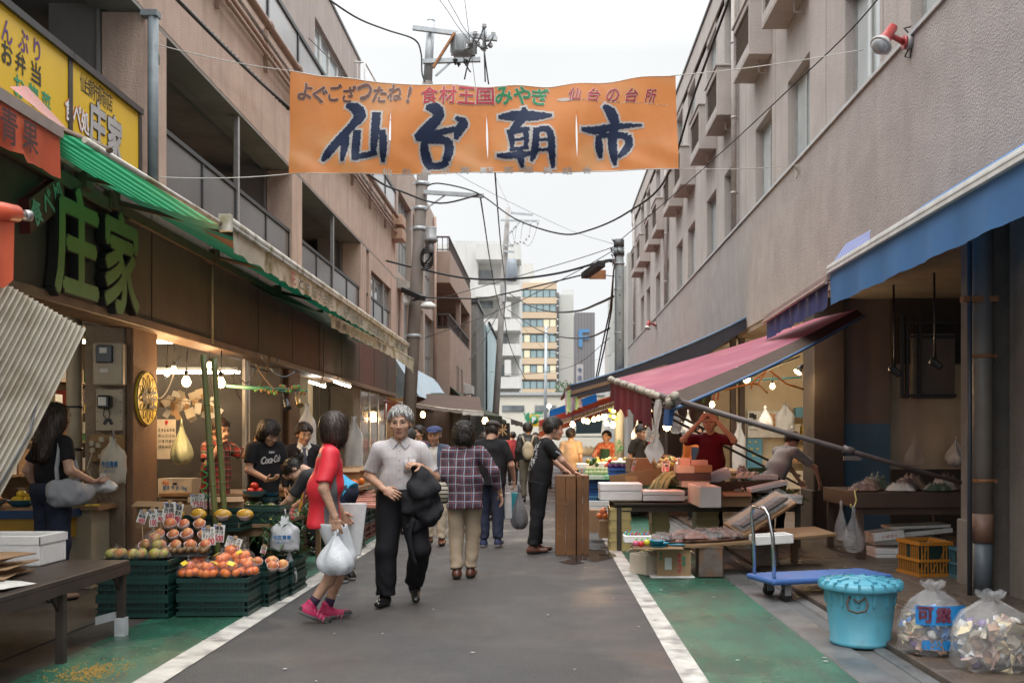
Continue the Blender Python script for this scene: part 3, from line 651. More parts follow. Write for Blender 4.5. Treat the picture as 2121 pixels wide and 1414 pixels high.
for y,mm in((8.75,m_rcol),(14.5,m_rcol2),(26.2,m_rcol2),(32,m_rcol2),(38,m_rcol2),(44,m_rcol2)):
 b=MB();b.box((XR,y,.04),(XR+.45,y+.62,3.551));b.box((XR-.03,y-.02,.04),(XR+.02,y+.64,.65));b.build('shop_pillar',mm,RB,bevel=.012)
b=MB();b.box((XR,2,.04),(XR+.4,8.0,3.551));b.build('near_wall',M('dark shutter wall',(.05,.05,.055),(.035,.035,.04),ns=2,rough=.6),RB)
b=MB();b.box((XR+.1,8.05,.04),(XR+.3,8.6,3.55));b.build('pier',m_rcol,RB,bevel=.01)
b=MB();b.box((XR+.02,2,3.45),(9,47,3.56));b.build('shop_ceiling',M('stained ceiling',(.33,.27,.22),(.25,.2,.16),ns=2,rough=.9),RB)
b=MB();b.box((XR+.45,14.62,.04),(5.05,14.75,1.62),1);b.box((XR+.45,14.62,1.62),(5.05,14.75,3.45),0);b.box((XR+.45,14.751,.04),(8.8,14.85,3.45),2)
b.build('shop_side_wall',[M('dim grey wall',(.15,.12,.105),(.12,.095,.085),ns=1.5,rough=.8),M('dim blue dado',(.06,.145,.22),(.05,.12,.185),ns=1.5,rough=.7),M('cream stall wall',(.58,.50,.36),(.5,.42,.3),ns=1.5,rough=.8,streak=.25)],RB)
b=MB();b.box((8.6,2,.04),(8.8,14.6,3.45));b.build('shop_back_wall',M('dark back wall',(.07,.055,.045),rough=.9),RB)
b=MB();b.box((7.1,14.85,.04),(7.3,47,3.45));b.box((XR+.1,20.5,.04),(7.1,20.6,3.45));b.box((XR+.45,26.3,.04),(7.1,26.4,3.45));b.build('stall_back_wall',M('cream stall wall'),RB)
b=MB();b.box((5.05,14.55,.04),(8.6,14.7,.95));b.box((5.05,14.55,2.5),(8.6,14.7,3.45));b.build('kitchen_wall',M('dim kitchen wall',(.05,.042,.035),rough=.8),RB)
def tess(vs,fs,lv):
 vs=[tuple(v)for v in vs];tr=[(f[0],f[i],f[i+1])for f in fs for i in range(1,len(f)-1)]
 for _ in range(lv):
  mid={};nt_=[]
  def md(a,c):
   k=(a,c)if a<c else(c,a)
   if k not in mid:mid[k]=len(vs);vs.append(tuple((vs[a][i]+vs[c][i])/2 for i in range(len(vs[a]))))
   return mid[k]
  for a,b_,c in tr:
   x,y,z=md(a,b_),md(b_,c),md(c,a);nt_+=[(a,x,z),(x,b_,y),(z,y,c),(x,y,z)]
  tr=nt_
 return vs,tr
BY=12.5;BX0,BX1=-3.2,1.63
def bz(u):return(6.0-.16*4*u*(1-u)*(1+.1*u)-.03*u,4.72-.06*u*(1-u)+.06*u)
def bsurf(u,v,lift=0.0):
 zt,zb=bz(u);x=BX0+(BX1-BX0)*u+(.03*(1-v)if u>.5 else-.03*(1-v));z=zb+(zt-zb)*v
 fold=.028*math.sin(34*u+1.2*v+.8*math.sin(9*u))*(.35+.65*v)+.032*math.sin(15*u-5.5*v)*(1-.4*v)+.03*math.exp(-((v-.12)/.12)**2)*math.sin(44*u+8*v)
 fold+=.05*math.sin(math.pi*u)*math.sin(math.pi*v)
 return Vector((x,BY-fold-lift,z-.006*math.sin(40*u)*(1 if v>.97 else 0)))
BANNER=thing('street_banner','wide orange cloth banner with big navy characters strung across the street','banner',(-.8,BY,4.7))
m_or=translucent(M('orange banner cloth',(.72,.285,.095),(.64,.24,.075),ns=2,rough=.5,tint2=(.66,.33,.14),t2s=1.5),.45)
b=MB();slits=(.264,.505,.739);nu,nv=168,44
us=sorted([i/nu for i in range(nu+1)])
vid={}
def bv(i,j,side=0):
 u=us[i];v=j/nv;k=(i,j,side)
 if k not in vid:
  p=bsurf(u,v)
  if side:p=p+Vector((side*.012*math.sin(math.pi*min(1,max(0,(v-.15)/.5))),side*.01,0))
  vid[k]=len(b.v);b.v.append(tuple(p))
 return vid[k]
sl_i=[min(range(nu+1),key=lambda i:abs(us[i]-s))for s in slits]
for i in range(nu):
 for j in range(nv):
  q=[]
  for di,dj in((0,0),(1,0),(1,1),(0,1)):
   ii,jj=i+di,j+dj;sd=0
   if ii in sl_i and .15<jj/nv<.66:sd=-1 if di==1 else 1
   q.append(bv(ii,jj,sd))
  b.f.append(tuple(q));b.m.append(0);b.s.append(True)
b.build('cloth',m_or,BANNER)
m_nav=translucent(M('navy print',(.014,.026,.07),rough=.6,spec=.3),.1);m_wht=translucent(M('white print',(.62,.62,.6),rough=.55),.3)
m_brn=M('brown print',(.16,.065,.045),rough=.55);m_red=translucent(M('red print',(.52,.035,.05),rough=.5),.2);m_grn=translucent(M('green print',(.02,.28,.09),rough=.5),.2)
def bprint(mb,text,cx,cyy,w,h,off,lift,mi=0,lv=2,rough=0.0,shear=0.0,rot=0.0):
 """prints centred at picture position; w,h in metres"""
 if off>.012:
  _,_,l0,h0=glyphs(text,0.0,shear);n_=8 if off>.03 else 5;q=1/BY*FP
  for k in range(n_):
   a=2*math.pi*k/n_;bprint(mb,text,cx+math.cos(a)*off*w/(h0[0]-l0[0])*q,cyy+math.sin(a)*off*h/(h0[1]-l0[1])*q,w,h,0,lift+.0003*k,mi,lv,rough,shear,rot)
  return
 vs,fs,lo,hi=glyphs(text,0.0,shear);l0,h0=lo,hi
 c=at(cx,cyy,BY);mid=(l0+h0)/2;s0=h0-l0;sx=w/s0[0];sy=h/s0[1]
 P2,tr=tess(vs,fs,lv);out_=[]
 for x,y in P2:
  X=(x-mid[0])*sx;Z=(y-mid[1])*sy;X,Z=X*math.cos(rot)-Z*math.sin(rot),X*math.sin(rot)+Z*math.cos(rot)
  if rough:
   X+=rough*(math.sin(41*Z+13*X)*.5+math.sin(97*Z+31*X)*.35+math.sin(19*X+23*Z)*.6);Z+=rough*(math.sin(37*X+17*Z)*.5+math.sin(89*X-41*Z)*.3)
  X+=c.x;Z+=c.z;u=(X-BX0)/(BX1-BX0);zt,zb=bz(u);out_.append(bsurf(u,(Z-zb)/(zt-zb),lift))
 mb.add(out_,tr,mi)
BRUSH={'a':[[(350,250,10),(400,268,28),(425,308,32),(385,360,22),(320,430,24),(262,500,22),(230,540,8)],[(350,405,22),(352,450,22),(345,510,16),(340,547,8)],[(415,385,20),(412,440,22),(408,500,20),(405,542,14)],[(405,525,16),(460,515,14),(520,500,12)],[(512,290,22),(510,380,22),(505,460,18),(500,500,12)],[(545,385,16),(552,440,20),(552,500,18),(550,547,8)]],'b':[[(770,268,12),(820,278,30),(842,312,24),(800,362,30),(750,405,26),(716,422,12)],[(720,427,12),(790,420,22),(860,395,16),(930,380,14)],[(925,322,8),(968,345,22),(945,385,24),(928,432,10)],[(770,420,14),(765,480,22),(780,540,24),(795,582,9)],[(780,440,14),(850,435,20),(900,445,16)],[(890,440,22),(895,490,24),(880,540,22)],[(790,562,17),(850,562,18),(890,545,18)]],'c':[[(1138,312,9),(1220,310,26),(1320,310,26),(1418,303,8)],[(1270,265,10),(1275,300,18),(1240,350,22),(1192,402,10)],[(1195,380,18),(1205,440,14),(1205,482,9)],[(1200,400,10),(1260,386,14),(1300,380,9)],[(1278,390,15),(1282,440,13),(1272,482,9)],[(1205,440,7),(1282,431,7)],[(1192,492,9),(1292,476,9)],[(1124,514,8),(1180,520,16),(1260,515,16),(1312,504,7)],[(1245,490,16),(1250,540,18),(1256,582,7)],[(1335,375,16),(1330,440,18),(1320,500,18),(1303,548,7)],[(1335,386,12),(1390,380,17),(1410,420,18),(1412,500,18),(1416,574,9)],[(1335,440,7),(1395,434,7)],[(1330,490,7),(1395,485,7)]],'d':[[(1688,254,11),(1725,290,28),(1745,340,24),(1745,365,10)],[(1568,382,9),(1640,386,20),(1720,366,18),(1800,356,13),(1888,354,5)],[(1658,410,14),(1660,470,20),(1666,522,9)],[(1660,412,12),(1740,402,14),(1810,410,18)],[(1810,405,20),(1816,450,20),(1790,490,18),(1756,520,8)],[(1742,362,22),(1730,440,24),(1735,510,20),(1741,562,7)]]}
def brush(mb,strokes,grow,lift,mi,rough):
 for si,st in enumerate(strokes):
  L=[];R_=[];n=len(st)
  for k in range((n-1)*10+1):
   i=min(k//10,n-2);t=k/10-i;p0,p1_,p2_,p3=st[max(i-1,0)],st[i],st[i+1],st[min(i+2,n-1)]
   f=lambda a:.5*((2*p1_[a])+(p2_[a]-p0[a])*t+(2*p0[a]-5*p1_[a]+4*p2_[a]-p3[a])*t*t+(3*p1_[a]-p0[a]-3*p2_[a]+p3[a])*t**3)
   L.append((f(0),f(1),f(2)))
  pts=[(580+x*.39604,120+y*.39604,wd*.39604)for x,y,wd in L];rows=[]
  e0=grow*.39604
  for k,(x,y,wd)in enumerate(pts):
   a=pts[max(k-1,0)];c=pts[min(k+1,len(pts)-1)];dx,dy=c[0]-a[0],c[1]-a[1];l=math.hypot(dx,dy)or 1;dx/=l;dy/=l
   ext=-e0 if k==0 else(e0 if k==len(pts)-1 else 0);x+=dx*ext;y+=dy*ext
   w1=wd+e0+rough*(math.sin(k*2.3+si)+math.sin(k*5.1+2*si)*.8);w2=wd+e0+rough*(math.sin(k*2.9+3*si)+math.sin(k*4.3+si)*.8);r=[]
   for q in(-1,-.5,0,.5,1):
    ww=w1 if q<0 else w2;P=at(x-dy*ww*q,y+dx*ww*q,BY);u=(P.x-BX0)/(BX1-BX0);zt,zb=bz(u);r.append(bsurf(u,(P.z-zb)/(zt-zb),lift+.0003*si))
   rows.append(r)
  mb.sheet(rows,mi)
for k in 'abcd':
 b=MB();brush(b,BRUSH[k],11,.005,0,.5);brush(b,BRUSH[k],0,.010,1,.8);b.build('print',[m_wht,m_nav],BANNER)
b=MB()
for i,ch in enumerate('よぐござったね!'):
 cx=634+i*30.5;bprint(b,ch,cx,192+(4 if i%2 else 0),.17 if ch!='!' else .05,.20,.05,.006,0,1,.003,.15);bprint(b,ch,cx,192+(4 if i%2 else 0),.17 if ch!='!' else .05,.20,.026,.010,1,1,.003,.15)
b.build('print',[m_wht,m_brn],BANNER)
b=MB()
for i,ch in enumerate('食材王国みやぎ'):
 cx=891+i*38;bprint(b,ch,cx,200,.205,.215,.05,.006,0,1);bprint(b,ch,cx,200,.205,.215,.022,.010,1 if i<4 else 2,1)
b.build('print',[m_wht,m_red,m_grn],BANNER)
b=MB()
for i,ch in enumerate('仙台の台所'):
 cx=1190+i*39;bprint(b,ch,cx,197+i*.8,.15,.16,.045,.007,0,1,.003,.2);bprint(b,ch,cx,197+i*.8,.15,.16,.014,.011,1,1,.003,.2)
g=[[],[]]
for i in range(41):
 x=1152+i*5.8;w=5*math.sin(math.pi*min(1,(i+1)/9 if i<8 else 1))*(1-i/45)+random.uniform(-1,1)
 for k,s in((0,-1),(1,1)):
  p=at(x,207+i*.28+s*w*.8,BY);u=(p.x-BX0)/(BX1-BX0);zt,zb=bz(u);g[k].append(bsurf(u,(p.z-zb)/(zt-zb),.005))
b.sheet(g,0)
b.build('print',[m_wht,m_red],BANNER)
b=MB()
for i,ch in enumerate('仙台朝市商店街振興組合'):bprint(b,ch,806+i*40.5,355+(-.25*i if i>4 else 0),.115,.085,.02,.008,0,1)
b.build('print',m_wht,BANNER)
m_str=M('white string',(.6,.6,.56),rough=.8);m_rope=M('pale rope',(.45,.42,.36),rough=.9)
ST=thing('banner_string','thin white strings tying the orange banner to both buildings','string',(-.8,BY,4.7))
b=MB();lp=Vector((-4.06,10.36,5.5));lp2=Vector((-4.06,10.36,4.12))
rp=at(1788,103,10.6);rp2=wl(1650,342,3.85)
for a,c in((lp,bsurf(0,1)),(bsurf(1,1),rp),(lp2,bsurf(0,0)),(bsurf(1,0),rp2)):b.tube(cable(a,c,.03,0),.006,5)
for v in(1,0):b.tube([bsurf(i/60,v,-.004)for i in range(61)],.007,5)
b.build('string',m_str,ST)
b=MB()
for c in(lp,lp2,rp2):
 b.tube([c+Vector((.02*math.sin(t*1.3),.04*math.cos(t*1.3),-.004*t))for t in range(18)],.006,5);b.tube([c,c+Vector((.03,.02,-.12)),c+Vector((.01,.05,-.2))],.008,5)
b.build('knot',m_rope,ST)
o=MB();o.tube([(-4.09,10.36,3.8),(-4.09,10.36,5.84)],.055,12);o.box((-4.2,10.3,5.78),(-4.03,10.42,5.84));P=thing('drainpipe','grey blue vertical downpipe beside the right edge of the yellow signs','pipe',(-4.09,10.36,3.8));o.build('pipe',M('grey blue pipe',(.22,.26,.28),(.17,.2,.22),ns=6,rough=.45),P)
m_pc=M('pole concrete',(.225,.195,.175),(.18,.155,.14),ns=3,rough=.85,bump=.3,streak=.3);m_gal=M('galvanised steel',(.43,.46,.48),(.34,.36,.38),ns=5,rough=.45,metal=.35)
m_ins=M('white insulator',(.42,.42,.42),rough=.3);m_wire=M('black cable',(.012,.012,.013),rough=.55);m_wire2=M('grey cable',(.11,.115,.12),rough=.6);m_rust=M('rusty steel',(.35,.15,.05),(.22,.10,.05),ns=9,rough=.8,bump=.3)
def pole_pt(px,y,Y):return at(px,y,Y)
Y1=24.0
def p1(y):return at(848+(893-848)*(850-y)/808,y,Y1)
PO=thing('utility_pole','leaning brown concrete utility pole with transformer, nearest of the poles on the left','utility pole',p1(1068))
b=MB();b.tube([p1(1068),p1(600),p1(170)],[.165,.15,.125],18);b.build('pole',m_pc,PO)
b=MB();b.tube([p1(170),p1(42)],[.11,.095],14);b.tube([p1(44),p1(41)],[.1,.09],14);b.build('pole_top',m_gal,PO)
b=MB();b.bar(at(855,58,Y1-.15),at(1030,81,Y1-.15),.1,.1);b.build('crossarm',m_gal,PO)
b=MB();b.bar(at(876,128,Y1-.15),at(995,124,Y1-.15),.1,.1);b.bar(at(902,158,Y1-.14),at(935,128,Y1-.14),.04);b.build('crossarm',m_gal,PO)
b=MB();b.bar(at(942,69,Y1-.2),at(897,141,Y1-.2),.09,.05);b.build('brace',m_rust,PO)
b=MB();c=at(960,117,Y1);r=.29;b.lathe([(0,0),(r*.85,0),(r,.06),(r,.42),(r*.92,.5),(0,.52)],c,18)
for k in range(9):a=k*.7;b.obox(c+Vector((math.cos(a)*r*1.04,math.sin(a)*r*1.04,.22)),(.05,.02,.34),(0,0,a))
b.build('transformer',M('transformer paint',(.30,.32,.33),(.25,.26,.27),ns=4,rough=.4),PO)
for i,(x,y)in enumerate(((975,88),(990,92),(1003,68),(1010,82),(984,70),(1022,72),(967,100),(1000,100),(1016,95),(1003,55),(965,128),(950,130),(943,126))):
 b=MB();dz=-1 if i>9 else 1;c=at(x,y,Y1-.3+.1*(i%3));mm=m_wire if i>9 else m_ins
 b.lathe([(0,-.05*dz),(.035,-.05*dz),(.07,-.01*dz),(.03,.01*dz),(.06,.04*dz),(.025,.06*dz),(.02,.1*dz),(0,.1*dz)][::dz],c,10);b.build('insulator',mm,PO)
b=MB();b.tube([at(1003,46,Y1-.2),at(1003,106,Y1-.2)],.045,8);b.build('insulator_post',m_gal,PO)
b=MB()
for a,c_,s in(((985,90),(1003,50),.1),((1003,66),(1010,100),.15),((968,100),(984,72),.12),((984,116),(962,165),-.2),((990,95),(1022,75),.15),((960,118),(975,150),.05),((1003,106),(1005,170),.0),((1003,106),(1012,175),.02)):
 b.tube(cable(at(*a,Y1-.35),at(*c_,Y1-.3),s,0,8),.018,5)
b.build('jumper_wire',m_wire,PO)
b=MB();b.bar(at(878,398,Y1-.15),at(1002,406,Y1-.15),.09,.09);b.bar(at(880,434,Y1-.14),at(925,402,Y1-.14),.035);b.build('cable_arm',m_gal,PO)
for y in(436,478,700,385):
 b=MB();q=p1(y);b.tube([q,q+Vector((0,0,.09))],.158 if y<500 else .168,14);b.box(q+Vector((-.22,-.05,.02)),q+Vector((.2,-.02,.07)));b.build('pole_band',m_gal,PO)
b=MB();c=at(893,502,Y1-.25);b.lathe([(0,0),(.12,0),(.155,.03),(.155,.1),(.13,.11),(.13,.34),(.12,.36),(0,.37)],c,16);b.tube([c+Vector((0,0,-.25)),c],.07,10);b.build('junction_can',M('grey can',(.26,.26,.27),rough=.4),PO)
b=MB();c=at(884,530,Y1-.25)
for k in range(3):b.tube([c+Vector((.14*math.cos(t*.55+k),.02*k,.2*math.sin(t*.55+k)-.05*k))for t in range(13)],.022,6)
b.tube([at(893,507,Y1-.25),at(890,535,Y1-.25),at(878,548,Y1-.25)],.025,6);b.build('cable_coil',m_wire,PO)
b=MB();b.bar(at(836,600,Y1-.3),at(876,618,Y1-.7),.17,.12);b.tube([at(855,622,Y1-.2),at(870,618,Y1-.7)],.03,6);b.build('closure',m_wire,PO)
b=MB();c=at(887,636,Y1-.7);b.lathe([(0,.13),(.08,.12),(.17,.06),(.2,0),(.16,-.03),(0,-.05)],c,14,sq=.8);b.build('lamp_head',M('lamp shell',(.62,.62,.6),rough=.3),PO)
b=MB();b.box(at(834,628,Y1-.4),at(850,612,Y1-.1));b.build('lamp_box',M('lamp shell'),PO,bevel=.02)
Y2=55.0
def p2(y):return at(1027+(1052-1027)*(850-y)/418,y,Y2)
PO=thing('utility_pole','pale concrete utility pole with a tall grey transformer, in front of the white block','utility pole',p2(960))
b=MB();b.tube([p2(960),p2(640),p2(500),p2(430)],[.2,.17,.15,.12],14);b.build('pole',M('pale pole concrete',(.36,.34,.32),(.3,.28,.27),ns=2,rough=.8),PO)
for a,c_ in(((1058,441),(1104,445)),((1037,456),(1117,458)),((1040,508),(1064,509)),((1042,520),(1066,522))):
 b=MB();b.bar(at(*a,Y2-.3),at(*c_,Y2-.3),.1,.1);b.build('crossarm',m_gal,PO)
b=MB();b.bar(at(1052,487,Y2-.3),at(1078,458,Y2-.3),.07);b.build('brace',m_gal,PO)
b=MB();c=at(1060,582,Y2-.5);b.lathe([(0,0),(.28,0),(.32,.1),(.32,.75),(.27,.9),(.24,1.2),(0,1.25)],c,16);b.build('transformer',M('transformer blue grey',(.22,.25,.29),rough=.4),PO)
for i,(x,y)in enumerate(((1061,478),(1066,500),(1072,503),(1078,500),(1085,502),(1090,495),(1096,488),(1069,468),(1084,462),(1099,463),(1114,462))):
 b=MB();c=at(x,y,Y2-.4);b.lathe([(0,-.1),(.03,-.08),(.07,0),(.03,.04),(.03,.12),(0,.12)],c,8);b.build('insulator',m_ins,PO)
b=MB()
for a,c_,s in(((1069,468),(1066,500),.1),((1084,462),(1078,500),-.2),((1099,463),(1096,488),.1),((1061,478),(1072,503),.3),((1114,462),(1085,502),.6),((1050,490),(1066,505),.2)):b.tube(cable(at(*a,Y2-.4),at(*c_,Y2-.4),s,0,8),.013,4)
b.build('jumper_wire',m_wire2,PO)
b=MB();b.box(at(1040,625,Y2-.3),at(1049,588,Y2-.2));b.build('pole_box',m_ins,PO,bevel=.02)
Y3=20.0
PO=thing('utility_pole','bare grey steel pole rising between the right hand stalls, with a black collar on top','utility pole',at(1283,1052,Y3))
b=MB();b.tube([at(1283,1052,Y3),at(1283,560,Y3),at(1281,497,Y3)],[.1,.095,.09],18);b.build('pole',M('grey steel pole',(.30,.34,.36),(.24,.27,.29),ns=2,rough=.5,streak=.25),PO)
for y,h,r in((512,.15,.105),(530,.1,.11),(548,.03,.115),(600,.015,.1),(690,.015,.1),(499,.03,.1)):
 b=MB();q=at(1282,y,Y3);b.tube([q,q+Vector((0,0,h))],r,16);b.build('pole_band',M('dark collar',(.08,.085,.09),rough=.5)if h>.05 else m_gal,PO)
b=MB()
for k in range(14):
 a=random.uniform(0,6.28);q=at(1282,random.uniform(500,550),Y3);b.tube([q+Vector((.1*math.cos(a),.1*math.sin(a),0)),q+Vector((.17*math.cos(a),.17*math.sin(a),.03)),q+Vector((.15*math.cos(a+.4),.15*math.sin(a+.4),-.06))],.01,4)
for y in(575,612,650,705,760):b.tube([at(1283,y,Y3)+Vector((0,-.12,0)),at(1283,y,Y3)],.012,6)
b.build('cable_hook',m_wire,PO)
b=MB()
for dx,k in((0,0),(3,1)):
 b.tube([at(1275,530,Y3-.12),at(1271,560,Y3-.12),at(1267-dx,640,Y3-.08),at(1252-dx*2,720,Y3+1),at(1236-dx,790,Y3+3)],.016,6,k)
b.build('hanging_cable',[m_wire,M('brown cable',(.06,.025,.02),rough=.6)],PO)
b=MB();a=at(1211,571,Y3+1);c=at(1246,546,Y3-.2);b.bar(a,c,.16,.13);b.tube([c,at(1262,541,Y3-.1),at(1275,545,Y3)],.02,6);b.build('street_light',m_wire,PO,bevel=.02)
T=thing('rusty_plate','small rusty orange plate on a bracket left of the steel pole top','plate',at(1237,578,21))
b=MB();b.box(at(1220,578,21),at(1255,559,21)+Vector((0,.02,0)));b.build('plate',m_rust,T);b=MB();b.tube([at(1255,570,21.02),at(1275,572,20.1)],.015,6);b.build('bracket',m_gal,T)
def wire(label,pts,r,m=m_wire,name='overhead_cable'):
 pts=[Vector(p)for p in pts];out_=[]
 for i in range(len(pts)-1):
  p0,p1_,p2_,p3=pts[max(i-1,0)],pts[i],pts[i+1],pts[min(i+2,len(pts)-1)]
  for t in range(6):
   t/=6;out_.append(.5*((2*p1_)+(p2_-p0)*t+(2*p0-5*p1_+4*p2_-p3)*t*t+(3*p1_-p0-3*p2_+p3)*t**3))
 out_.append(pts[-1]);b=MB();b.tube(out_,r*.78,6);o=b.build(name,m);tag(o,label,'cable');return o
def wp(*l):return[at(x,y,Y)for x,y,Y in l]
wire('thick black cable dropping in from the upper left to the top of the leaning pole',wp((640,-30,17),(735,35,19.5),(800,62,21.5),(858,82,23),(872,110,23.7),(874,150,23.8),(880,170,23.8)),.026)
o=wire('twisted black cable bundle running along the brown spandrel on the left',wp((330,-45,9.6),(368,0,10.2),(505,138,13),(600,224,15.2),(771,367,19.5),(833,397,21.3),(911,421,23),(989,404,23.8)),.028)
b=MB();b.tube([Vector(p)for p in wp(*[(368+i*2.3*1.0+2*math.sin(i*1.9),0+i*2.27+2*math.cos(i*1.9),10.2+i*.05)for i in range(101)])],.014,4);o2=b.build('binding',m_wire,o)
wire('long black cable sagging from the leaning pole to the grey stucco building',wp((882,387,24),(911,380,23.9),(989,400,23.8),(1067,453,22),(1160,484,20),(1222,476,18.5),(1300,440,17),(1379,371,15.5),(1440,190,14),(1510,0,12.5),(1540,-90,12)),.022)
wire('twisted dark cable from the steel pole top up to the right edge of the sky',wp((1285,497,20),(1387,411,17.5),(1515,297,14.5),(1640,180,12.6),(1760,65,11.2),(1850,-40,10.3)),.011)
wire('heavy black cable sagging between the leaning pole and the steel pole',wp((800,540,24.5),(866,556,24),(966,576,23),(1067,577,22),(1160,565,21),(1253,540,20.2),(1275,540,20)),.03)
wire('black cable from the street lamp to the dark street light box',wp((874,616,23.3),(989,618,23),(1047,608,22.4),(1130,588,21.7),(1207,569,21.1)),.02)
wire('black cable looping below the heavy cable towards the steel pole',wp((1055,608,54),(1095,632,45),(1140,645,35),(1195,644,27),(1240,628,22),(1270,614,20.2)),.035)
wire('lower thin cable crossing before the orange office block',wp((1050,640,54),(1110,680,45),(1160,697,36),(1215,699,28),(1262,680,22)),.03)
wire('dark cable pair drooping from the pale pole to the brown balcony building',wp((1034,636,54.5),(1000,672,52),(965,705,48),(930,735,43),(903,752,38)),.04)
wire('second dark cable drooping from the pale pole towards the balconies',wp((1032,648,54.5),(1005,700,52),(985,730,49),(968,748,47)),.03)
wire('steep black cable from the cable arm down to the pale pole',wp((995,408,24),(1003,460,29),(1015,540,37),(1028,610,48),(1040,655,54)),.027)
wire('near vertical black cable passing down behind the banner to the pale pole',wp((1020,250,20),(1026,367,25),(1037,505,37),(1047,603,50),(1043,660,54.5)),.028)
wire('black cable from the pale pole to a bracket on the orange office block side',wp((1045,655,54.5),(1052,700,56),(1066,740,58),(1090,790,62)),.03)
for i,l in enumerate((((880,-40,19),(925,20,21),(948,55,23),(975,88,23.8)),((905,-40,19),(945,30,21.5),(962,60,23),(990,92,23.8)))):
 wire(['thin overhead line reaching the transformer from the top edge','second thin overhead line reaching the transformer insulators'][i],wp(*l),.01,m_wire2,'overhead_line')
for i,l in enumerate((((960,-20,16),(985,180,21),(1000,300,26),(1060,440,54)),((640,80,12),(930,350,22),(1165,470,30),(1270,505,20.5)),((905,620,24),(1080,570,22),(1200,535,21),(1275,510,20)),((880,700,24),(1040,640,22.5),(1180,570,21),(1275,516,20)),((1060,650,54),(1140,730,60),(1230,745,70),(1262,735,60)),((1015,770,50),(1080,775,40),(1180,760,30),(1262,700,20.5)))):
 wire(['faint grey line falling across the sky to the far pole','faint grey line slanting down across the sky to the steel pole','thin grey line rising from the street lamp to the steel pole','lowest thin grey line rising to the steel pole','thin line sagging across the orange office block','thin line crossing low above the far awnings'][i],wp(*l),.007 if i<2 else .011,m_wire2,'overhead_line')
T=thing('utility_pole','thin grey pole with small crossarm before the orange office block','utility pole',at(1129,945,70))
b=MB();b.tube([at(1129,945,70),at(1131,675,70)],[.13,.09],8);b.build('pole',m_gal,T);b=MB();b.bar(at(1126,690,69.8),at(1148,690,69.8),.08);b.bar(at(1130,682,69.8),at(1140,678,69.8),.06);b.build('crossarm',m_gal,T)
for px,nm in((1138,'white street lamp glowing above the far parking sign'),):
 T=thing('street_lamp',nm,'street lamp',at(px,930,72));b=MB();b.tube([at(px,930,72),at(px,845,72)],.05,6);b.build('post',m_gal,T);b=MB();b.ball(at(px-1,841,72),.16,10);b.build('lamp',M('far lamp glow',(1,.9,.7),emit=(1,.85,.6),es=6),T)
m_yel=M('yellow sign face',(.72,.46,.02),(.66,.42,.018),ns=1.5,rough=.35);m_bk=M('black sign letters',(.02,.02,.02),rough=.5);m_pur=M('purple sign letters',(.13,.05,.22),rough=.5);m_gl=M('green sign letters',(.03,.33,.16),rough=.5);m_sil=M('silver sign letters',(.42,.42,.42),rough=.35);m_w=M('white sign letters',(.75,.75,.72),rough=.5);m_rl=M('red sign outline',(.55,.05,.04),rough=.5)
U,V=(0,1,0),(0,0,1)
def wletter(mb,ch,x,y,X,w,h,off=.02,mi=0,lift=.004,**k):letter(mb,ch,wl(x,y,X),U,V,w,h,mi,off,lift,**k)
XS=-4.12
for y0,y1,lab in((6.0,8.58,'yellow shop sign with purple, black and green lettering, left one of the yellow pair'),(8.66,10.06,'yellow shop sign with silver characters, right one of the yellow pair')):
 T=thing('shop_sign',lab,'sign',(XS,(y0+y1)/2,3.9))
 b=MB();b.box((XS,y0,3.6),(XS-.03,y1,4.68));b.build('sign_face',m_yel,T)
 b=MB();b.bar((XS,y0-.04,4.71),(XS,y1+.05,4.71),.07,.06);b.box((XS+.01,y1,3.6),(XS-.05,y1+.07,4.68));b.build('sign_frame',m_blk,T)
 b=MB()
 if y0<8:
  for ch,x,y,mi in(('ど',-20,42,0),('ん',14,66,0),('ぶ',48,86,0),('り',76,105,0),('お',14,111,1),('弁',42,131,1),('当',74,152,1),('お',39,180,2),('惣',69,198,2),('菜',95,214,2)):wletter(b,ch,x,y,XS,.15 if ch!='り' else .1,.17,.018,mi)
  b.build('lettering',[m_pur,m_bk,m_gl],T)
 else:
  for i,ch in enumerate('仙台朝市駅前店'):wletter(b,ch,171+i*9.4,172+i*6.8,XS,.105,.17,.012,0)
  for i,ch in enumerate('食べ処'):wletter(b,ch,142+i*16.5,228+i*13,XS,.15,.2,.05,2);wletter(b,ch,142+i*16.5,228+i*13,XS,.15,.2,.028,3,.008)
  for ch,x,y,w in(('庄',201,261,.33),('家',237,290,.31)):wletter(b,ch,x,y,XS,w,.42,.062,0);wletter(b,ch,x,y,XS,w,.42,.038,1,.008)
  b.build('lettering',[m_bk,m_sil,m_rl,m_w],T)
T=thing('shop_sign','small tilted dark red sign board with pale green lettering on the fascia','sign',wl(85,425,-3.88))
c=wl(85,420,-3.87);u=Vector((0,.85,.53)).normalized();v=Vector((0,-.1,1)).normalized()
b=MB();P4=[c-u*.31-v*.125,c+u*.31-v*.125,c+u*.31+v*.125,c-u*.31+v*.125];b.prism([p+Vector((-.03,0,0))for p in P4],(.08,0,0));b.build('board',M('dark red board',(.10,.015,.013),(.07,.012,.01),ns=5,rough=.5),T)
b=MB();vv=u.cross(Vector((1,0,0)));vv=vv if vv.z>0 else-vv
for i,ch in enumerate('食べ処'):letter(b,ch,c+u*(-.2+.2*i)+Vector((.05,0,0)),u,vv,.15,.19,0,.03)
b.build('lettering',M('pale green letters',(.22,.5,.36),rough=.5),T)
m_gface=M('green letter face',(.14,.26,.06),(.11,.20,.05),ns=2,rough=.4)
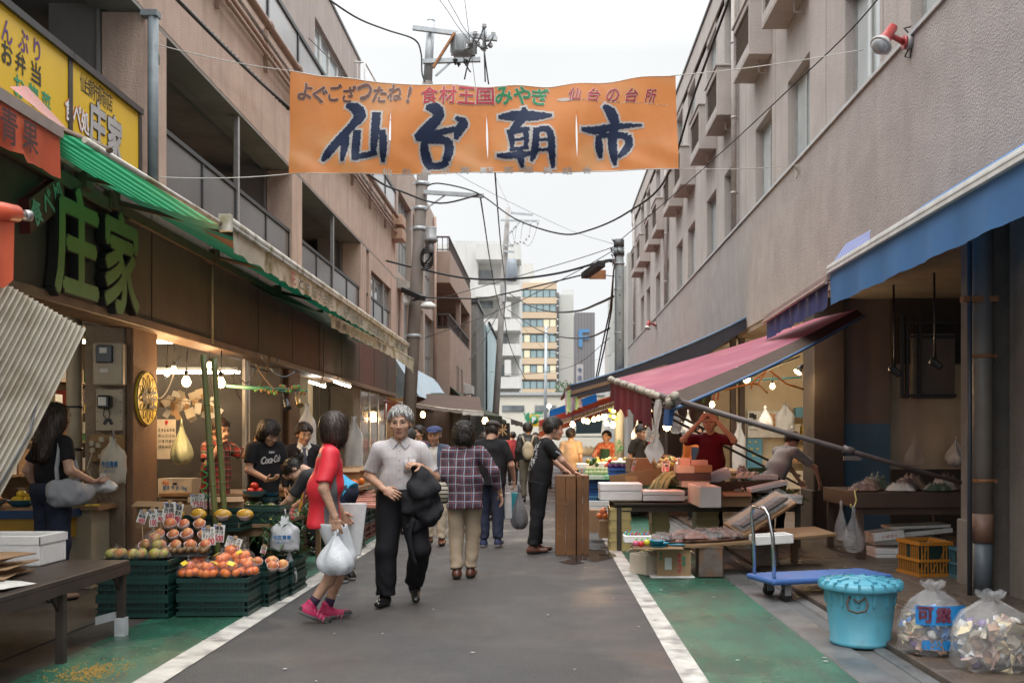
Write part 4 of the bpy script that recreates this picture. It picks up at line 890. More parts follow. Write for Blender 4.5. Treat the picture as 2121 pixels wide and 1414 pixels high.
for ch,x,y,w,lab in(('庄',160,505,.72,'big raised green character left of its partner on the brown fascia'),('家',253,546,.70,'big raised green character nearer the lemon disc on the brown fascia')):
 b=MB();wletter(b,ch,x,y,-3.80,w,.86,.04,1,.0,depth=.07,base=1);wletter(b,ch,x,y,-3.80,w,.86,.03,0,.006)
 o=b.build('sign_character',[m_gface,m_bk]);tag(o,lab,'sign letter')
def awn(mb,p00,p01,p10,p11,nu=24,nv=8,sag=.02,mi=0,rip=0.0):
 """sheet between a front edge p00-p01 and a back edge p10-p11"""
 p00,p01,p10,p11=map(Vector,(p00,p01,p10,p11));g=[]
 for j in range(nv+1):
  t=j/nv;r=[]
  for i in range(nu+1):
   s=i/nu;r.append(p00.lerp(p01,s).lerp(p10.lerp(p11,s),t)+Vector((0,0,-4*sag*t*(1-t)+rip*math.sin(i*1.9)*(1-t))))
  g.append(r)
 mb.sheet(g,mi)
def valance(mb,a,b_,h,nu=40,amp=.012,wav=0.0,mi=0,seed=1,end=0.0):
 a=Vector(a);b_=Vector(b_);g=[[],[],[],[]];d=(b_-a).normalized();n=Vector((d.y,-d.x,0))
 for i in range(nu+1):
  s=i/nu;p=a.lerp(b_,s)
  for j in range(4):
   t=j/3;hh=h+wav*math.sin(i*1.3+seed)+wav*.6*math.sin(i*3.1)
   if end:hh+=end*s**6
   g[j].append(p+Vector((0,0,-hh*t))+n*(amp*t*(math.sin(i*.9+seed)+.6*math.sin(i*2.3))))
 mb.sheet(g,mi)
m_gst=stripes('green striped awning cloth',(.010,.21,.085),(.085,.42,.23),.13,0,.35,.5,tr=.45)
m_gd=translucent(M('dark green awning cloth',(.008,.09,.045),(.02,.14,.08),ns=.8,rough=.6),.3)
m_bei=translucent(M('beige awning valance',(.58,.54,.46),(.46,.43,.35),ns=3,rough=.7,tint2=(.23,.21,.10),t2s=5),.3)
m_bar=M('awning bar paint',(.60,.58,.52),(.45,.42,.34),ns=6,rough=.5,tint2=(.25,.22,.13),t2s=6);m_arm=M('brown awning arm',(.13,.085,.055),rough=.6)
T=thing('awning','green striped awning above the raised green characters','awning',(-3.88,7.4,3.6))
b=MB();awn(b,(-2.86,6.17,3.25),(-2.72,8.45,3.2),(-3.87,6.5,3.68),(-3.87,8.75,3.62),30,8,.03)
b.build('canopy',m_gst,T)
b=MB();b.tube([(-2.86,6.17,3.25),(-2.72,8.45,3.2)],.02,8);b.tube([(-3.85,6.4,3.68),(-3.85,8.75,3.60)],.035,8);b.build('awning_bar',m_bar,T)
b=MB();b.bar((-3.84,6.2,3.5),(-3.84,8.75,3.44),.05,.11);
for y in(6.3,8.2):b.box((-3.9,y,3.46),(-3.78,y+.12,3.66));b.tube([(-3.8,y,3.55),(-3.3,y+.45,3.5),(-2.8,y+.1,3.25)],.02,6)
b.build('awning_arm',m_arm,T)
T=thing('awning','long green awning with a mossy beige lettered valance, over the left shops','awning',(-3.88,14,3.6))
b=MB();awn(b,(-2.68,8.5,3.22),(-2.74,19.6,3.25),(-3.87,8.75,3.62),(-3.87,19.6,3.62),60,8,.04);b.build('canopy',m_gd,T)
b=MB();b.tube([(-2.68,8.4,3.24),(-2.74,19.7,3.26)],.038,10);b.tube([(-2.665,8.4,3.20),(-2.725,19.7,3.225)],.018,8);b.obox((-2.69,8.36,3.21),(.1,.06,.14));b.build('awning_bar',m_bar,T)
b=MB();valance(b,(-2.68,8.52,3.19),(-2.73,19.62,3.22),.19,110,.008,.012);b.build('valance',m_bei,T)
b=MB()
def valtext(mb,s,y0,dy,X,z,w,h,mi=0,off=.02):
 for i,ch in enumerate(s):
  if ch!=' ':letter(mb,ch,(X,y0+i*dy,z),U,V,w,h,mi,off,.014)
valtext(b,'花',10.5,.26,-2.68,3.09,.2,.13,1);valtext(b,'と京庄子生花',10.85,.30,-2.68,3.09,.2,.12);valtext(b,'中川物産',13.4,.34,-2.69,3.10,.22,.11);valtext(b,'山口豊家本店',15.2,.34,-2.70,3.10,.22,.11);valtext(b,'山形青果',17.9,.35,-2.72,3.11,.22,.11)
b.build('lettering',[M('faded black letters',(.07,.065,.06),(.2,.19,.16),ns=12,rough=.8),M('faded red letters',(.4,.07,.08),rough=.7)],T)
b=MB()
for y in(8.8,11.5,14.2,16.9,19.2):
 b.tube([(-3.84,y,3.5),(-3.3,y+.5,3.42),(-2.75,y+.05,3.2)],.022,6);b.box((-3.9,y-.05,3.42),(-3.79,y+.07,3.58))
b.bar((-3.83,8.7,3.46),(-3.83,19.6,3.46),.05,.09);b.build('awning_arm',m_arm,T)
b=MB()
for y0,y1,mm in((9.2,12.0,0),(12.1,15,0)):awn(b,(-2.75,y0,3.17),(-2.75,y1,3.17),(-3.2,y0,3.34),(-3.2,y1,3.34),10,2,.0)
b.build('inner_lining',M('red brown lining',(.22,.08,.045),rough=.8),T)
T=thing('awning','shorter beige valance awning hanging below the long mossy one','awning',(-3.88,16,3.2))
b=MB();awn(b,(-2.8,12.9,3.0),(-2.72,20.4,3.02),(-3.87,12.9,3.4),(-3.87,20.4,3.4),40,4,.03);b.build('canopy',m_gd,T)
b=MB();valance(b,(-2.79,12.9,2.985),(-2.71,20.4,3.01),.14,60,.01,.008,end=.14);b.build('valance',m_bei,T)
b=MB();valtext(b,'青果',13.3,.4,-2.78,2.92,.25,.09);valtext(b,'商店',16.4,.45,-2.75,2.94,.3,.1);b.build('lettering',M('faded black letters'),T)
b=MB();b.tube([(-2.8,12.9,3.0),(-2.72,20.4,3.02)],.02,8);b.build('awning_bar',m_bar,T)
m_redc=translucent(M('red awning cloth',(.50,.06,.03),(.44,.05,.025),ns=3,rough=.5),.4);m_redv=translucent(M('orange red vinyl',(.80,.17,.085),(.72,.14,.07),ns=4,rough=.35,bump=.3,bs=6),.4);m_pnk=stripes('faded pink awning cloth',(.62,.22,.19),(.70,.45,.42),.045,1,.5,.6,tr=.4)
T=thing('awning','red awning with a lettered orange red valance at the left edge','awning',(-3.88,5.5,3.7))
b=MB();awn(b,(-3.0,3.4,3.31),(-3.0,6.1,3.31),(-3.87,3.4,3.85),(-3.87,7.0,3.86),16,6,.02,0);b.build('canopy',m_redc,T)
b=MB();awn(b,(-2.99,5.55,3.36),(-3.0,6.14,3.32),(-3.86,7.4,4.02),(-3.87,8.25,3.86),12,6,.0,0);b.build('folded_canopy',m_pnk,T)
b=MB();b.bar((-3.0,3.4,3.28),(-3.0,6.14,3.28),.05,.07);b.build('awning_bar',m_alu,T)
b=MB();valance(b,(-2.99,3.4,3.25),(-2.99,6.12,3.25),.25,34,.02,.012);b.build('valance',m_redv,T)
b=MB();letter(b,'青',wl(8,262,-2.99),U,V,.17,.19,0,.02,.03);letter(b,'果',wl(52,285,-2.99),U,V,.17,.17,0,.02,.03);b.build('lettering',M('dark valance letters',(.06,.02,.02),rough=.6),T)
T=thing('rolled_tarp','rolled orange tarp on a steel tube hanging at the left edge above the plastic sheet','tarp',at(20,445,4.6))
b=MB();b.tube([at(-140,430,4.2),at(0,438,4.55),at(34,443,4.65)],[.045,.045,.04],14);b.build('roll',m_redv,T)
b=MB();b.tube([at(-140,433,4.2),at(58,447,4.7)],.018,10);b.tube([at(50,446,4.68),at(62,447,4.71)],.026,10);b.build('tube',m_alu,T)
b=MB();valance(b,at(-140,445,4.2),at(30,455,4.63),.3,12,.02,.02);b.build('flap',m_redv,T)
T=thing('corrugated_sheet','milky corrugated plastic sheet leaning in at the left edge','plastic sheet',at(60,900,4.9))
P0=at(178,682,5.2);P1=at(-70,540,4.75);D=at(-15,1050,4.75)-P0;nrm=(P1-P0).cross(D).normalized();g=[]
for i in range(193):
 s=i/192;w=P0.lerp(P1,s)+nrm*.012*math.sin(s*2*math.pi*24)
 g.append([w+D*t+nrm*.03*math.sin(2.5*t)for t in[j/10 for j in range(11)]])
b=MB();b.sheet(g);b.build('sheet',translucent(M('milky plastic',(.52,.48,.40),(.44,.40,.33),ns=4,rough=.3,tint2=(.36,.31,.24),t2s=6),.4),T)
b=MB();b.tube([P0+Vector((-.2,-.02,.05)),P0+Vector((-.1,-.05,.0)),P0+D*.3+Vector((-.06,-.06,0)),P0+D*.6+Vector((.02,-.06,0)),P0+D+Vector((0,-.05,0))],.006,6);b.build('tie_wire',m_wire2,T)
T=thing('tin_awning','steep pale blue tin awning behind the leaning pole','awning',(XL,32,2.5))
b=MB();g=[]
for i in range(101):
 y=27.3+i*.1;r=.02*(i%2);g.append([(-4.15+r,y,3.6),(-3.46+r,y-.1,2.55)])
b.sheet(g,smooth=False);b.build('sheet',stripes('pale blue tin',(.42,.50,.55),(.30,.42,.52),.9,1,.3,.5),T)
b=MB();b.prism([(-4.15,37.25,3.6),(-3.46,37.15,2.55),(-4.15,37.15,2.5)],(0,.03,0));b.prism([(-4.15,27.3,3.6),(-3.46,27.2,2.55),(-4.15,27.3,2.5)],(0,.03,0));b.build('end_panel',M('grey blue end',(.22,.26,.27),rough=.6),T)
m_brc=translucent(M('brown canopy cloth',(.10,.06,.045),(.08,.05,.035),ns=2,rough=.8),.25);m_dgc=translucent(M('mossy dark canopy',(.05,.06,.03),rough=.8),.25)
T=thing('canopy','low brown cloth canopy above the heads left of centre','canopy',(-3,27,2.2))
b=MB();awn(b,at(832,840,25),at(1002,862,25.5),(-4.0,29.5,2.75),(-2.0,30,2.65),24,6,.08,rip=.012);b.build('cloth',m_brc,T)
b=MB();b.tube([at(822,832,25),at(930,847,25.2),at(1002,853,25.5)],.02,6);b.build('front_bar',m_bar,T)
b=MB();valance(b,at(958,851,25.3),at(1002,854,25.45),.09,10,.01,.01);b.build('valance',M('pale valance',(.55,.54,.52),rough=.7),T)
T=thing('canopy','small red orange canopy end behind the grey haired man','canopy',(-3.8,23,2.2))
b=MB();awn(b,at(797,826,23),at(842,838,24.5),at(795,870,23.5),at(840,872,25),10,3,.0);b.build('cloth',m_redc,T);b=MB();b.tube([at(800,835,23),at(798,905,23.1)],.02,6);b.tube([at(795,829,23),at(842,838,24.6)],.02,6);b.build('frame',m_alu,T)
T=thing('canopy','dark mossy canopy beyond the brown one, before the pale pole','canopy',(-2,33,2.2))
b=MB();awn(b,at(1000,858,31),at(1040,862,34),(-4.0,31,3.0),(-3.6,40,3.1),12,5,.05);valance(b,at(1000,858,31),at(1040,862,34),.32,12,.02,.03);b.build('cloth',m_dgc,T)
T=thing('canopy','dark olive canopy sloping down from the brown balcony building','canopy',(-3,40,2.5))
b=MB();awn(b,(-2.1,36,2.15),(-1.75,44,2.2),(-3.66,38,3.4),(-3.66,47,3.3),12,4,.05);valance(b,(-2.1,36,2.15),(-1.75,44,2.2),.22,12,.02,.02);b.build('cloth',m_dgc,T)
T=thing('canopy','farthest brown canopy on the left, above the distant shoppers','canopy',(-2,50,2.4))
b=MB();awn(b,(-1.6,45,2.3),(-1.3,56,2.3),(-3.5,46,3.0),(-3.3,58,3.0),12,4,.05);valance(b,(-1.6,45,2.3),(-1.3,56,2.3),.25,12,.02,.02);b.build('cloth',m_brc,T)
T=thing('shop_curtain','black hanging curtain with a pale rice character','curtain',at(1043,925,33))
b=MB();valance(b,at(1030,874,33),at(1056,876,33.4),.58,14,.02,.0);b.build('cloth',M('black curtain cloth',(.018,.016,.015),rough=.8),T)
b=MB();letter(b,'米',at(1041,890,32.9),(1,0,0),V,.3,.38,0,.02);b.build('lettering',M('ochre letter',(.42,.26,.12),rough=.7),T)
m_blu=translucent(M('blue awning cloth',(.07,.21,.46),(.06,.18,.40),ns=1.5,rough=.5,bump=.1,bs=5),.25);m_vio=translucent(M('violet blue awning cloth',(.05,.065,.21),(.04,.05,.17),ns=2.5,rough=.55),.2);m_wbar=M('white awning bar',(.72,.72,.70),rough=.4);m_navy=translucent(M('navy awning cloth',(.016,.017,.032),rough=.7),.15)
T=thing('awning','bright blue awning with a white front bar at the right edge','awning',(XR,7,3.5))
b=MB();awn(b,(2.9,3,3.13),(2.9,10.15,3.13),(3.88,3,3.80),(3.88,10.2,3.80),20,4,.02);b.build('canopy',m_blu,T)
b=MB();b.bar((2.89,3,3.12),(2.89,10.17,3.12),.05,.085);b.bar((2.865,3,3.13),(2.865,10.17,3.13),.01,.03);b.build('front_bar',m_wbar,T,bevel=.01)
b=MB();valance(b,(2.9,3,3.085),(2.9,10.16,3.085),.33,60,.014,.0,seed=3);b.build('valance',m_blu,T)
b=MB();b.tube([(3.85,3,3.55),(3.85,10.1,3.55)],.05,8)
for y in(4.5,7.2,9.8):b.tube([(3.85,y,3.5),(3.4,y-.6,3.38),(2.92,y-.05,3.12)],.025,6)
b.bar((3.8,3,3.45),(3.8,10.1,3.45),.06,.1);b.build('awning_arm',m_arm,T)
T=thing('awning','violet blue awning with faded lettering beyond the bright blue one','awning',(XR,11.6,3.3))
b=MB();awn(b,(2.9,10.22,3.06),(2.9,13.1,2.99),(3.88,10.3,3.72),(3.88,13.6,3.6),14,4,.02);b.build('canopy',translucent(M('maroon lining cloth',(.10,.018,.03),rough=.7),.25),T)
b=MB();b.bar((2.9,10.2,3.05),(2.9,13.15,2.98),.05,.06);b.tube([(2.87,10.2,3.0),(2.87,13.15,2.93)],.022,8);b.build('front_bar',M('pinkish bar',(.35,.25,.23),rough=.4),T)
b=MB();valance(b,(2.9,10.22,3.0),(2.9,13.1,2.96),.25,30,.012,.008,seed=5,end=.02);b.build('valance',m_vio,T)
b=MB()
for i in range(7):
 for j,ch in enumerate('果蔬商'[:2+i%2]):letter(b,ch,(2.88,10.55+i*.38,2.93-.075*j),(0,-1,0),V,.09,.07,0,.01,.014)
b.build('lettering',M('faded gold letters',(.10,.08,.10),rough=.7),T)
b=MB();awn(b,at(1712,572,10.3),at(1716,560,10.3),at(1795,503,10.8),at(1803,476,10.7),4,8,.0);awn(b,at(1716,560,10.3),at(1800,512,10.35),at(1752,505,10.6),at(1803,476,10.7),8,4,-.01);b.build('side_flap',stripes('pale violet stripes',(.30,.33,.52),(.13,.16,.38),.022,0,.45,.6,tr=.3),T)
A=Vector((1.2,9.6,1.77));B_=Vector((.88,13.5,2.2));WA=Vector((3.86,12.1,2.99));WB=Vector((3.86,14.3,3.12))
m_pk=translucent(M('faded pink awning',(.40,.10,.16),(.34,.08,.13),ns=3,rough=.6,tint2=(.45,.16,.2),t2s=1.2),.35);m_mar=translucent(M('maroon cloth',(.16,.022,.035),(.12,.018,.028),ns=4,rough=.7,bump=.2,bs=10),.3);m_bredge=M('blue edge piping',(.08,.15,.27),rough=.5)
T=thing('awning','low faded pink awning with a torn maroon valance, propped over the right stall','awning',(XR,11.5,2.9))
A2=A.lerp(B_,.12);W2=WA.lerp(WB,.12);b=MB();awn(b,A2,B_,W2,WB,24,10,.05);b.build('canopy',m_pk,T)
b=MB();b.tube([A.lerp(WA,t/12)+Vector((0,-.02,-.10-.05*math.sin(math.pi*t/12)))for t in range(13)],.018,8);b.build('piping',m_bredge,T)
b=MB();g=[[A2.lerp(W2,t/12)+Vector((0,-.01,-.0-.05*4*(t/12)*(1-t/12)))for t in range(13)],[A.lerp(WA,t/12)+Vector((0,-.02,-.10-.05*math.sin(math.pi*t/12)))for t in range(13)]];b.sheet(g);b.build('side_valance',M('brown lining',(.055,.03,.018),rough=.8),T)
b=MB();b.tube([A2.lerp(W2,t/12).lerp(A.lerp(WA,t/12),.25)+Vector((0,-.03,-.06-.05*4*(t/12)*(1-t/12)))for t in range(13)],.008,6);b.build('rope',m_str,T)
b=MB();b.tube([A+Vector((.05,-.2,-.02)),A.lerp(B_,.5),B_],.032,10);b.build('front_bar',M('worn pipe',(.10,.075,.07),(.06,.045,.04),ns=8,rough=.5),T)
b=MB()
for k in range(38):
 t=.15+.85*k/37;c=A.lerp(B_,t);r=.036+.010*math.sin(k*2.1)+.006*math.sin(k*5.3);b.ball(c,(r,.075,r),8,0,(B_-A).to_track_quat('Y','Z').to_matrix(),.15)
for k in range(7):c=A+Vector((random.uniform(-.03,.06),random.uniform(-.2,.15),random.uniform(-.03,.04)));b.ball(c,(.05,.06,.045),8,0,None,.2)
b.build('cloth_wrap',M('dirty white cloth',(.42,.38,.32),(.3,.26,.21),ns=14,rough=.85,bump=.5),T)
b=MB();g=[[],[],[],[],[]];n=44
for i in range(n+1):
 s=.25+.75*i/n;p=A.lerp(B_,s)+Vector((0,0,-.03));hh=.30+.055*math.sin(i*.55)+.05*(1 if(i*7)%11<4 else 0)-.04*(1 if i%9==4 else 0)
 for j in range(5):g[j].append(p+Vector((.03*math.sin(i*.8)*j/4,0,-hh*j/4)))
b.sheet(g);b.build('torn_valance',m_mar,T)
b=MB();b.tube([A+Vector((.02,-.12,-.0)),A.lerp(Vector((3.86,9.25,.99)),.45),Vector((3.86,9.25,.99))],[.029,.026,.02],10);c=A.lerp(Vector((3.86,9.25,.99)),.62);b.tube([c+Vector((-.05,0,.02)),c+Vector((.05,0,-.01))],.036,8);b.box(c+Vector((-.05,-.02,-.09)),c+Vector((.12,.0,-.05)));b.build('prop_arm',M('worn pipe'),T)
for dz in(0,-.07):
 b=MB();b.tube([B_+Vector((.0,0,-.04+dz)),Vector((3.88,15.2,.83+dz*2))],.018,6);b.build('prop_arm',M('black pipe',(.03,.025,.025),rough=.4),T)
b=MB();b.obox(A+Vector((-.02,.0,-.17)),(.05,.1,.16),(0,.1,.4));b.build('blue_clip',M('blue cloth clip',(.02,.07,.2),rough=.6),T)
T=thing('bag_strip','torn white plastic bag strip hanging from the pink awning bar','plastic bag',A)
c=A.lerp(B_,.13);b=MB();g=[]
for i in range(9):
 t=i/8;w=.045+.02*math.sin(i*1.2)+(.10 if t>.7 else 0)*(1-abs(t-.85)*3);z=-.03-.62*t
 g.append([c+Vector((-.02-.05*t+w*(k/4-.5)*1.3,-.05+.025*math.sin(k*2+i),z+.03*math.sin(k*3+i)*t))for k in range(5)])
b.sheet(g);b.build('strip',translucent(M('thin white plastic',(.62,.6,.57),rough=.3,bump=.4,bs=20),.45),T)
T=thing('awning','dark navy awning reaching far over the street beyond the pink one','awning',(XR,22,3.6))
n0,n1,n2,n3=Vector((.46,19.2,2.42)),Vector((.40,25.5,2.42)),Vector((3.88,19.3,3.74)),Vector((3.88,25.5,3.74))
b=MB();awn(b,n0,n1,n2,n3,20,10,.1);b.build('canopy',m_navy,T)
b=MB();g=[[],[]]
for t in range(13):
 q=n0.lerp(n2,t/12)+Vector((0,0,-.4*(t/12)*(1-t/12)));g[0].append(q);g[1].append(q+Vector((0,-.02,-.22-.18*math.sin(math.pi*t/12))))
b.sheet(g);b.build('side_valance',m_navy,T)
b=MB();b.tube(g[0],.02,6);b.build('piping',m_bredge,T)
b=MB();b.bar(n0,n1,.06,.06);b.bar(n0+Vector((.02,-.0,-.14)),n0.lerp(n2,.55)+Vector((0,0,-.34)),.05,.07);b.bar(n0+Vector((.15,.1,-.22)),n0.lerp(n2,.5)+Vector((0,.1,-.42)),.05,.07);b.build('awning_arm',m_arm,T)
b=MB();valance(b,n0+Vector((-.1,-.15,-.12)),n0+Vector((.22,.2,-.0)),.42,14,.03,.03);b.build('curled_valance',stripes('faded rainbow valance',(.16,.30,.20),(.18,.16,.30),.16,0,.5,.6,tr=.3),T)
m_orc=translucent(M('orange red awning cloth',(.48,.10,.03),(.42,.085,.025),ns=2,rough=.6),.45);m_crm=translucent(M('cream awning edge',(.55,.38,.24),rough=.6),.35)
T=thing('awning','orange red awning with cream edging above the far right stalls','awning',(XR,27,3.2))
o0,o1,o2,o3=Vector((-.17,24,1.83)),Vector((-.1,31,1.95)),Vector((3.88,24,3.3)),Vector((3.88,31,3.3))
b=MB();awn(b,o0,o1,o2,o3,20,10,.05);b.build('canopy',m_orc,T)
for dz,h,mm,nm in((0,.14,m_redc,'upper_valance'),(-.15,.1,m_crm,'middle_valance'),(-.26,.12,m_orc,'lower_valance')):
 b=MB();g=[[],[]]
 for t in range(13):q=o0.lerp(o2,t/12)+Vector((0,-.02-.02*(dz<0),dz-.05*math.sin(math.pi*t/12)));g[0].append(q);g[1].append(q+Vector((0,0,-h)))
 b.sheet(g);b.build(nm,mm,T)
b=MB();valance(b,o0,o1,.2,30,.03,.04);b.build('front_valance',m_orc,T)
T=thing('tarp','bright blue tarp rigged above the orange red awning','tarp',(1.5,30,2.6))
b=MB();awn(b,at(1138,850,32),at(1235,815,32),at(1138,878,32.6),at(1240,850,32.6),12,4,.03);b.build('sheet',translucent(M('blue tarp',(.02,.14,.42),rough=.5),.4),T)
T=thing('tarp','blue tarp hung inside the far right stall below the bulbs','tarp',(1.5,22,1.5))
b=MB();awn(b,at(1193,872,23),at(1248,868,23),at(1193,898,23.1),at(1245,897,23.1),12,4,.01);b.build('sheet',M('dull blue tarp',(.05,.13,.25),rough=.6),T)
T=thing('awning','farthest red awning on the right near the parking sign','awning',(3,38,3))
b=MB();awn(b,(.2,34,2.3),(.3,44,2.3),(3.88,34,3.4),(3.88,44,3.4),12,5,.05);valance(b,(.2,34,2.3),(.3,44,2.3),.25,20,.02,.02);b.build('canopy',m_orc,T)
def wall_spot(c,label,s=1.0,aim=(-.55,-.25,-.8)):
 c=Vector(c);T=thing('spotlight',label,'lamp',c)
 mr_=M('red lamp paint',(.42,.06,.055),(.36,.05,.05),ns=8,rough=.4)
 b=MB();b.tube([c,c+Vector((-.06,0,0))],.075*s,14);b.build('base',M('grey lamp base',(.3,.29,.28),rough=.5),T)
 e=c+Vector((-.26*s,-.12*s,.02));b=MB();b.tube([c+Vector((-.06,0,0)),c+Vector((-.09,0,0))],.07*s,12);b.tube([c+Vector((-.09,-.01,0)),e],[.035*s,.025*s],10);b.ball(e,.038*s,10);b.build('arm',mr_,T)
 d=Vector(aim).normalized();q=d.to_track_quat('Z','Y').to_matrix();b=MB();b.lathe([(0,-.12*s),(.05*s,-.12*s),(.055*s,.02*s),(.075*s,.08*s),(.075*s,.1*s)],e+Vector((-.04,-.02,.0))*s,16,0,q);b.build('lamp_housing',mr_,T)
 b=MB();b.lathe([(.07*s,.08*s),(.1*s,.13*s),(.118*s,.15*s),(.118*s,.165*s),(.1*s,.165*s)],e+Vector((-.04,-.02,0))*s,18,0,q);b.build('lamp_rim',M('white lamp rim',(.6,.58,.55),rough=.35),T)
 b=MB();b.lathe([(.1*s,.16*s),(.095*s,.19*s),(.06*s,.225*s),(0,.235*s)],e+Vector((-.04,-.02,0))*s,16,0,q);b.build('lens',M('clear lens',(.25,.27,.28),(.4,.4,.4),ns=30,rough=.05,spec=.9),T)
 b=MB();b.tube([c+Vector((-.02,.03,-.06)),c+Vector((-.05,.06,-.13)),c+Vector((-.01,.02,-.16)),c+Vector((0,-.02,-.05))],.009,6);b.tube([c+Vector((0,.02,.08)),c+Vector((-.06,.05,.17)),c+Vector((.02,.08,.2))],.009,6);b.build('cord',m_wire,T)
wall_spot(wl(1888,88,3.9),'red spotlight with white rim on an arm, high on the near stucco wall')
wall_spot(wl(1360,672,3.9),'small red spotlight far along the stucco wall ledge',1.0,(-.2,0,-1))
T=thing('parking_sign','yellow and green parking sign with a white P at the street end','sign',at(1108,880,78))
b=MB();a=at(1085,882,78);c=at(1125,853,78);b.box((a.x,78,a.z),(c.x,78.2,c.z),0);b.box((at(1097,0,78).x,77.9,a.z-.05),(at(1115,0,78).x,77.99,at(0,859,78).z),1);b.build('sign_board',[M('dark green board',(.03,.22,.12),(.6,.6,.5),ns=1.5,rough=.5,lo=.5,hi=.55),M('amber board',(.75,.45,.02),rough=.5)],T)
b=MB();c=at(1106,869,77.85);b.lathe([(.0,0),(.33,0),(.33,.03),(0,.03)],c,24,0,Matrix.Rotation(R(90),3,'X'));b.build('disc',M('green disc',(.01,.25,.1),rough=.5),T)
b=MB();letter(b,'P',at(1106,869,77.8),(1,0,0),V,.26,.4,0,.05);b.build('lettering',m_w,T)
for(x0,y0,x1,y1,txt,lab)in((1194,754,1208,795,'今庄','white vertical shop sign with blue characters, beyond the steel pole'),(1133,857,1140,880,'酒','narrow pale vertical sign beside the far lamp')):
 T=thing('shop_sign',lab,'sign',at(x0,y1,46));b=MB();a=at(x0,y1,46);c=at(x1,y0,46);b.box((a.x,46,a.z),(c.x,46.1,c.z));b.build('sign_board',M('white sign board',(.62,.64,.66),rough=.5),T)
 b=MB()
 for i,ch in enumerate(txt):letter(b,ch,at((x0+x1)/2,y0+12+i*16,45.97),(1,0,0),V,.2,.22,0,.03)
 b.build('lettering',M('blue sign letters',(.08,.14,.3),rough=.5),T)
def rotm(pitch=0,yaw=0,roll=0):return Euler((pitch,roll,yaw),'YXZ').to_matrix()
def npm(m):return np.array([[m[i][j]for j in range(3)]for i in range(3)],np.float32)
m_skin=M('skin',(.54,.335,.24),(.44,.25,.175),ns=38,rough=.58,sss=.05,obj=True)
m_skin2=M('tanned skin',(.46,.27,.18),(.35,.19,.125),ns=38,rough=.58,sss=.05,obj=True)
m_hair=M('black hair',(.008,.007,.006),(.015,.011,.009),ns=60,rough=.5,spec=.35,obj=True,bump=.3,bs=90,streak=.9,streakcol=(.035,.028,.024),sks=22);m_hairb=M('dark brown hair',(.013,.008,.006),(.028,.015,.010),ns=60,rough=.5,spec=.35,obj=True,bump=.3,bs=90,streak=.9,streakcol=(.055,.032,.022),sks=22);m_grey=M('grey hair',(.42,.41,.39),(.20,.19,.18),ns=45,rough=.55,obj=True,bump=.6,bs=90,streak=.9,streakcol=(.08,.075,.07),sks=20)
m_eye=M('eye white',(.33,.30,.28),rough=.25);m_iris=M('dark iris',(.012,.008,.006),rough=.15);m_lip=M('lips',(.26,.10,.08),rough=.45);m_brow=M('dark brow',(.03,.024,.02),rough=.7);m_browg=M('grey brow',(.09,.08,.07),rough=.7)
class Pose:pass
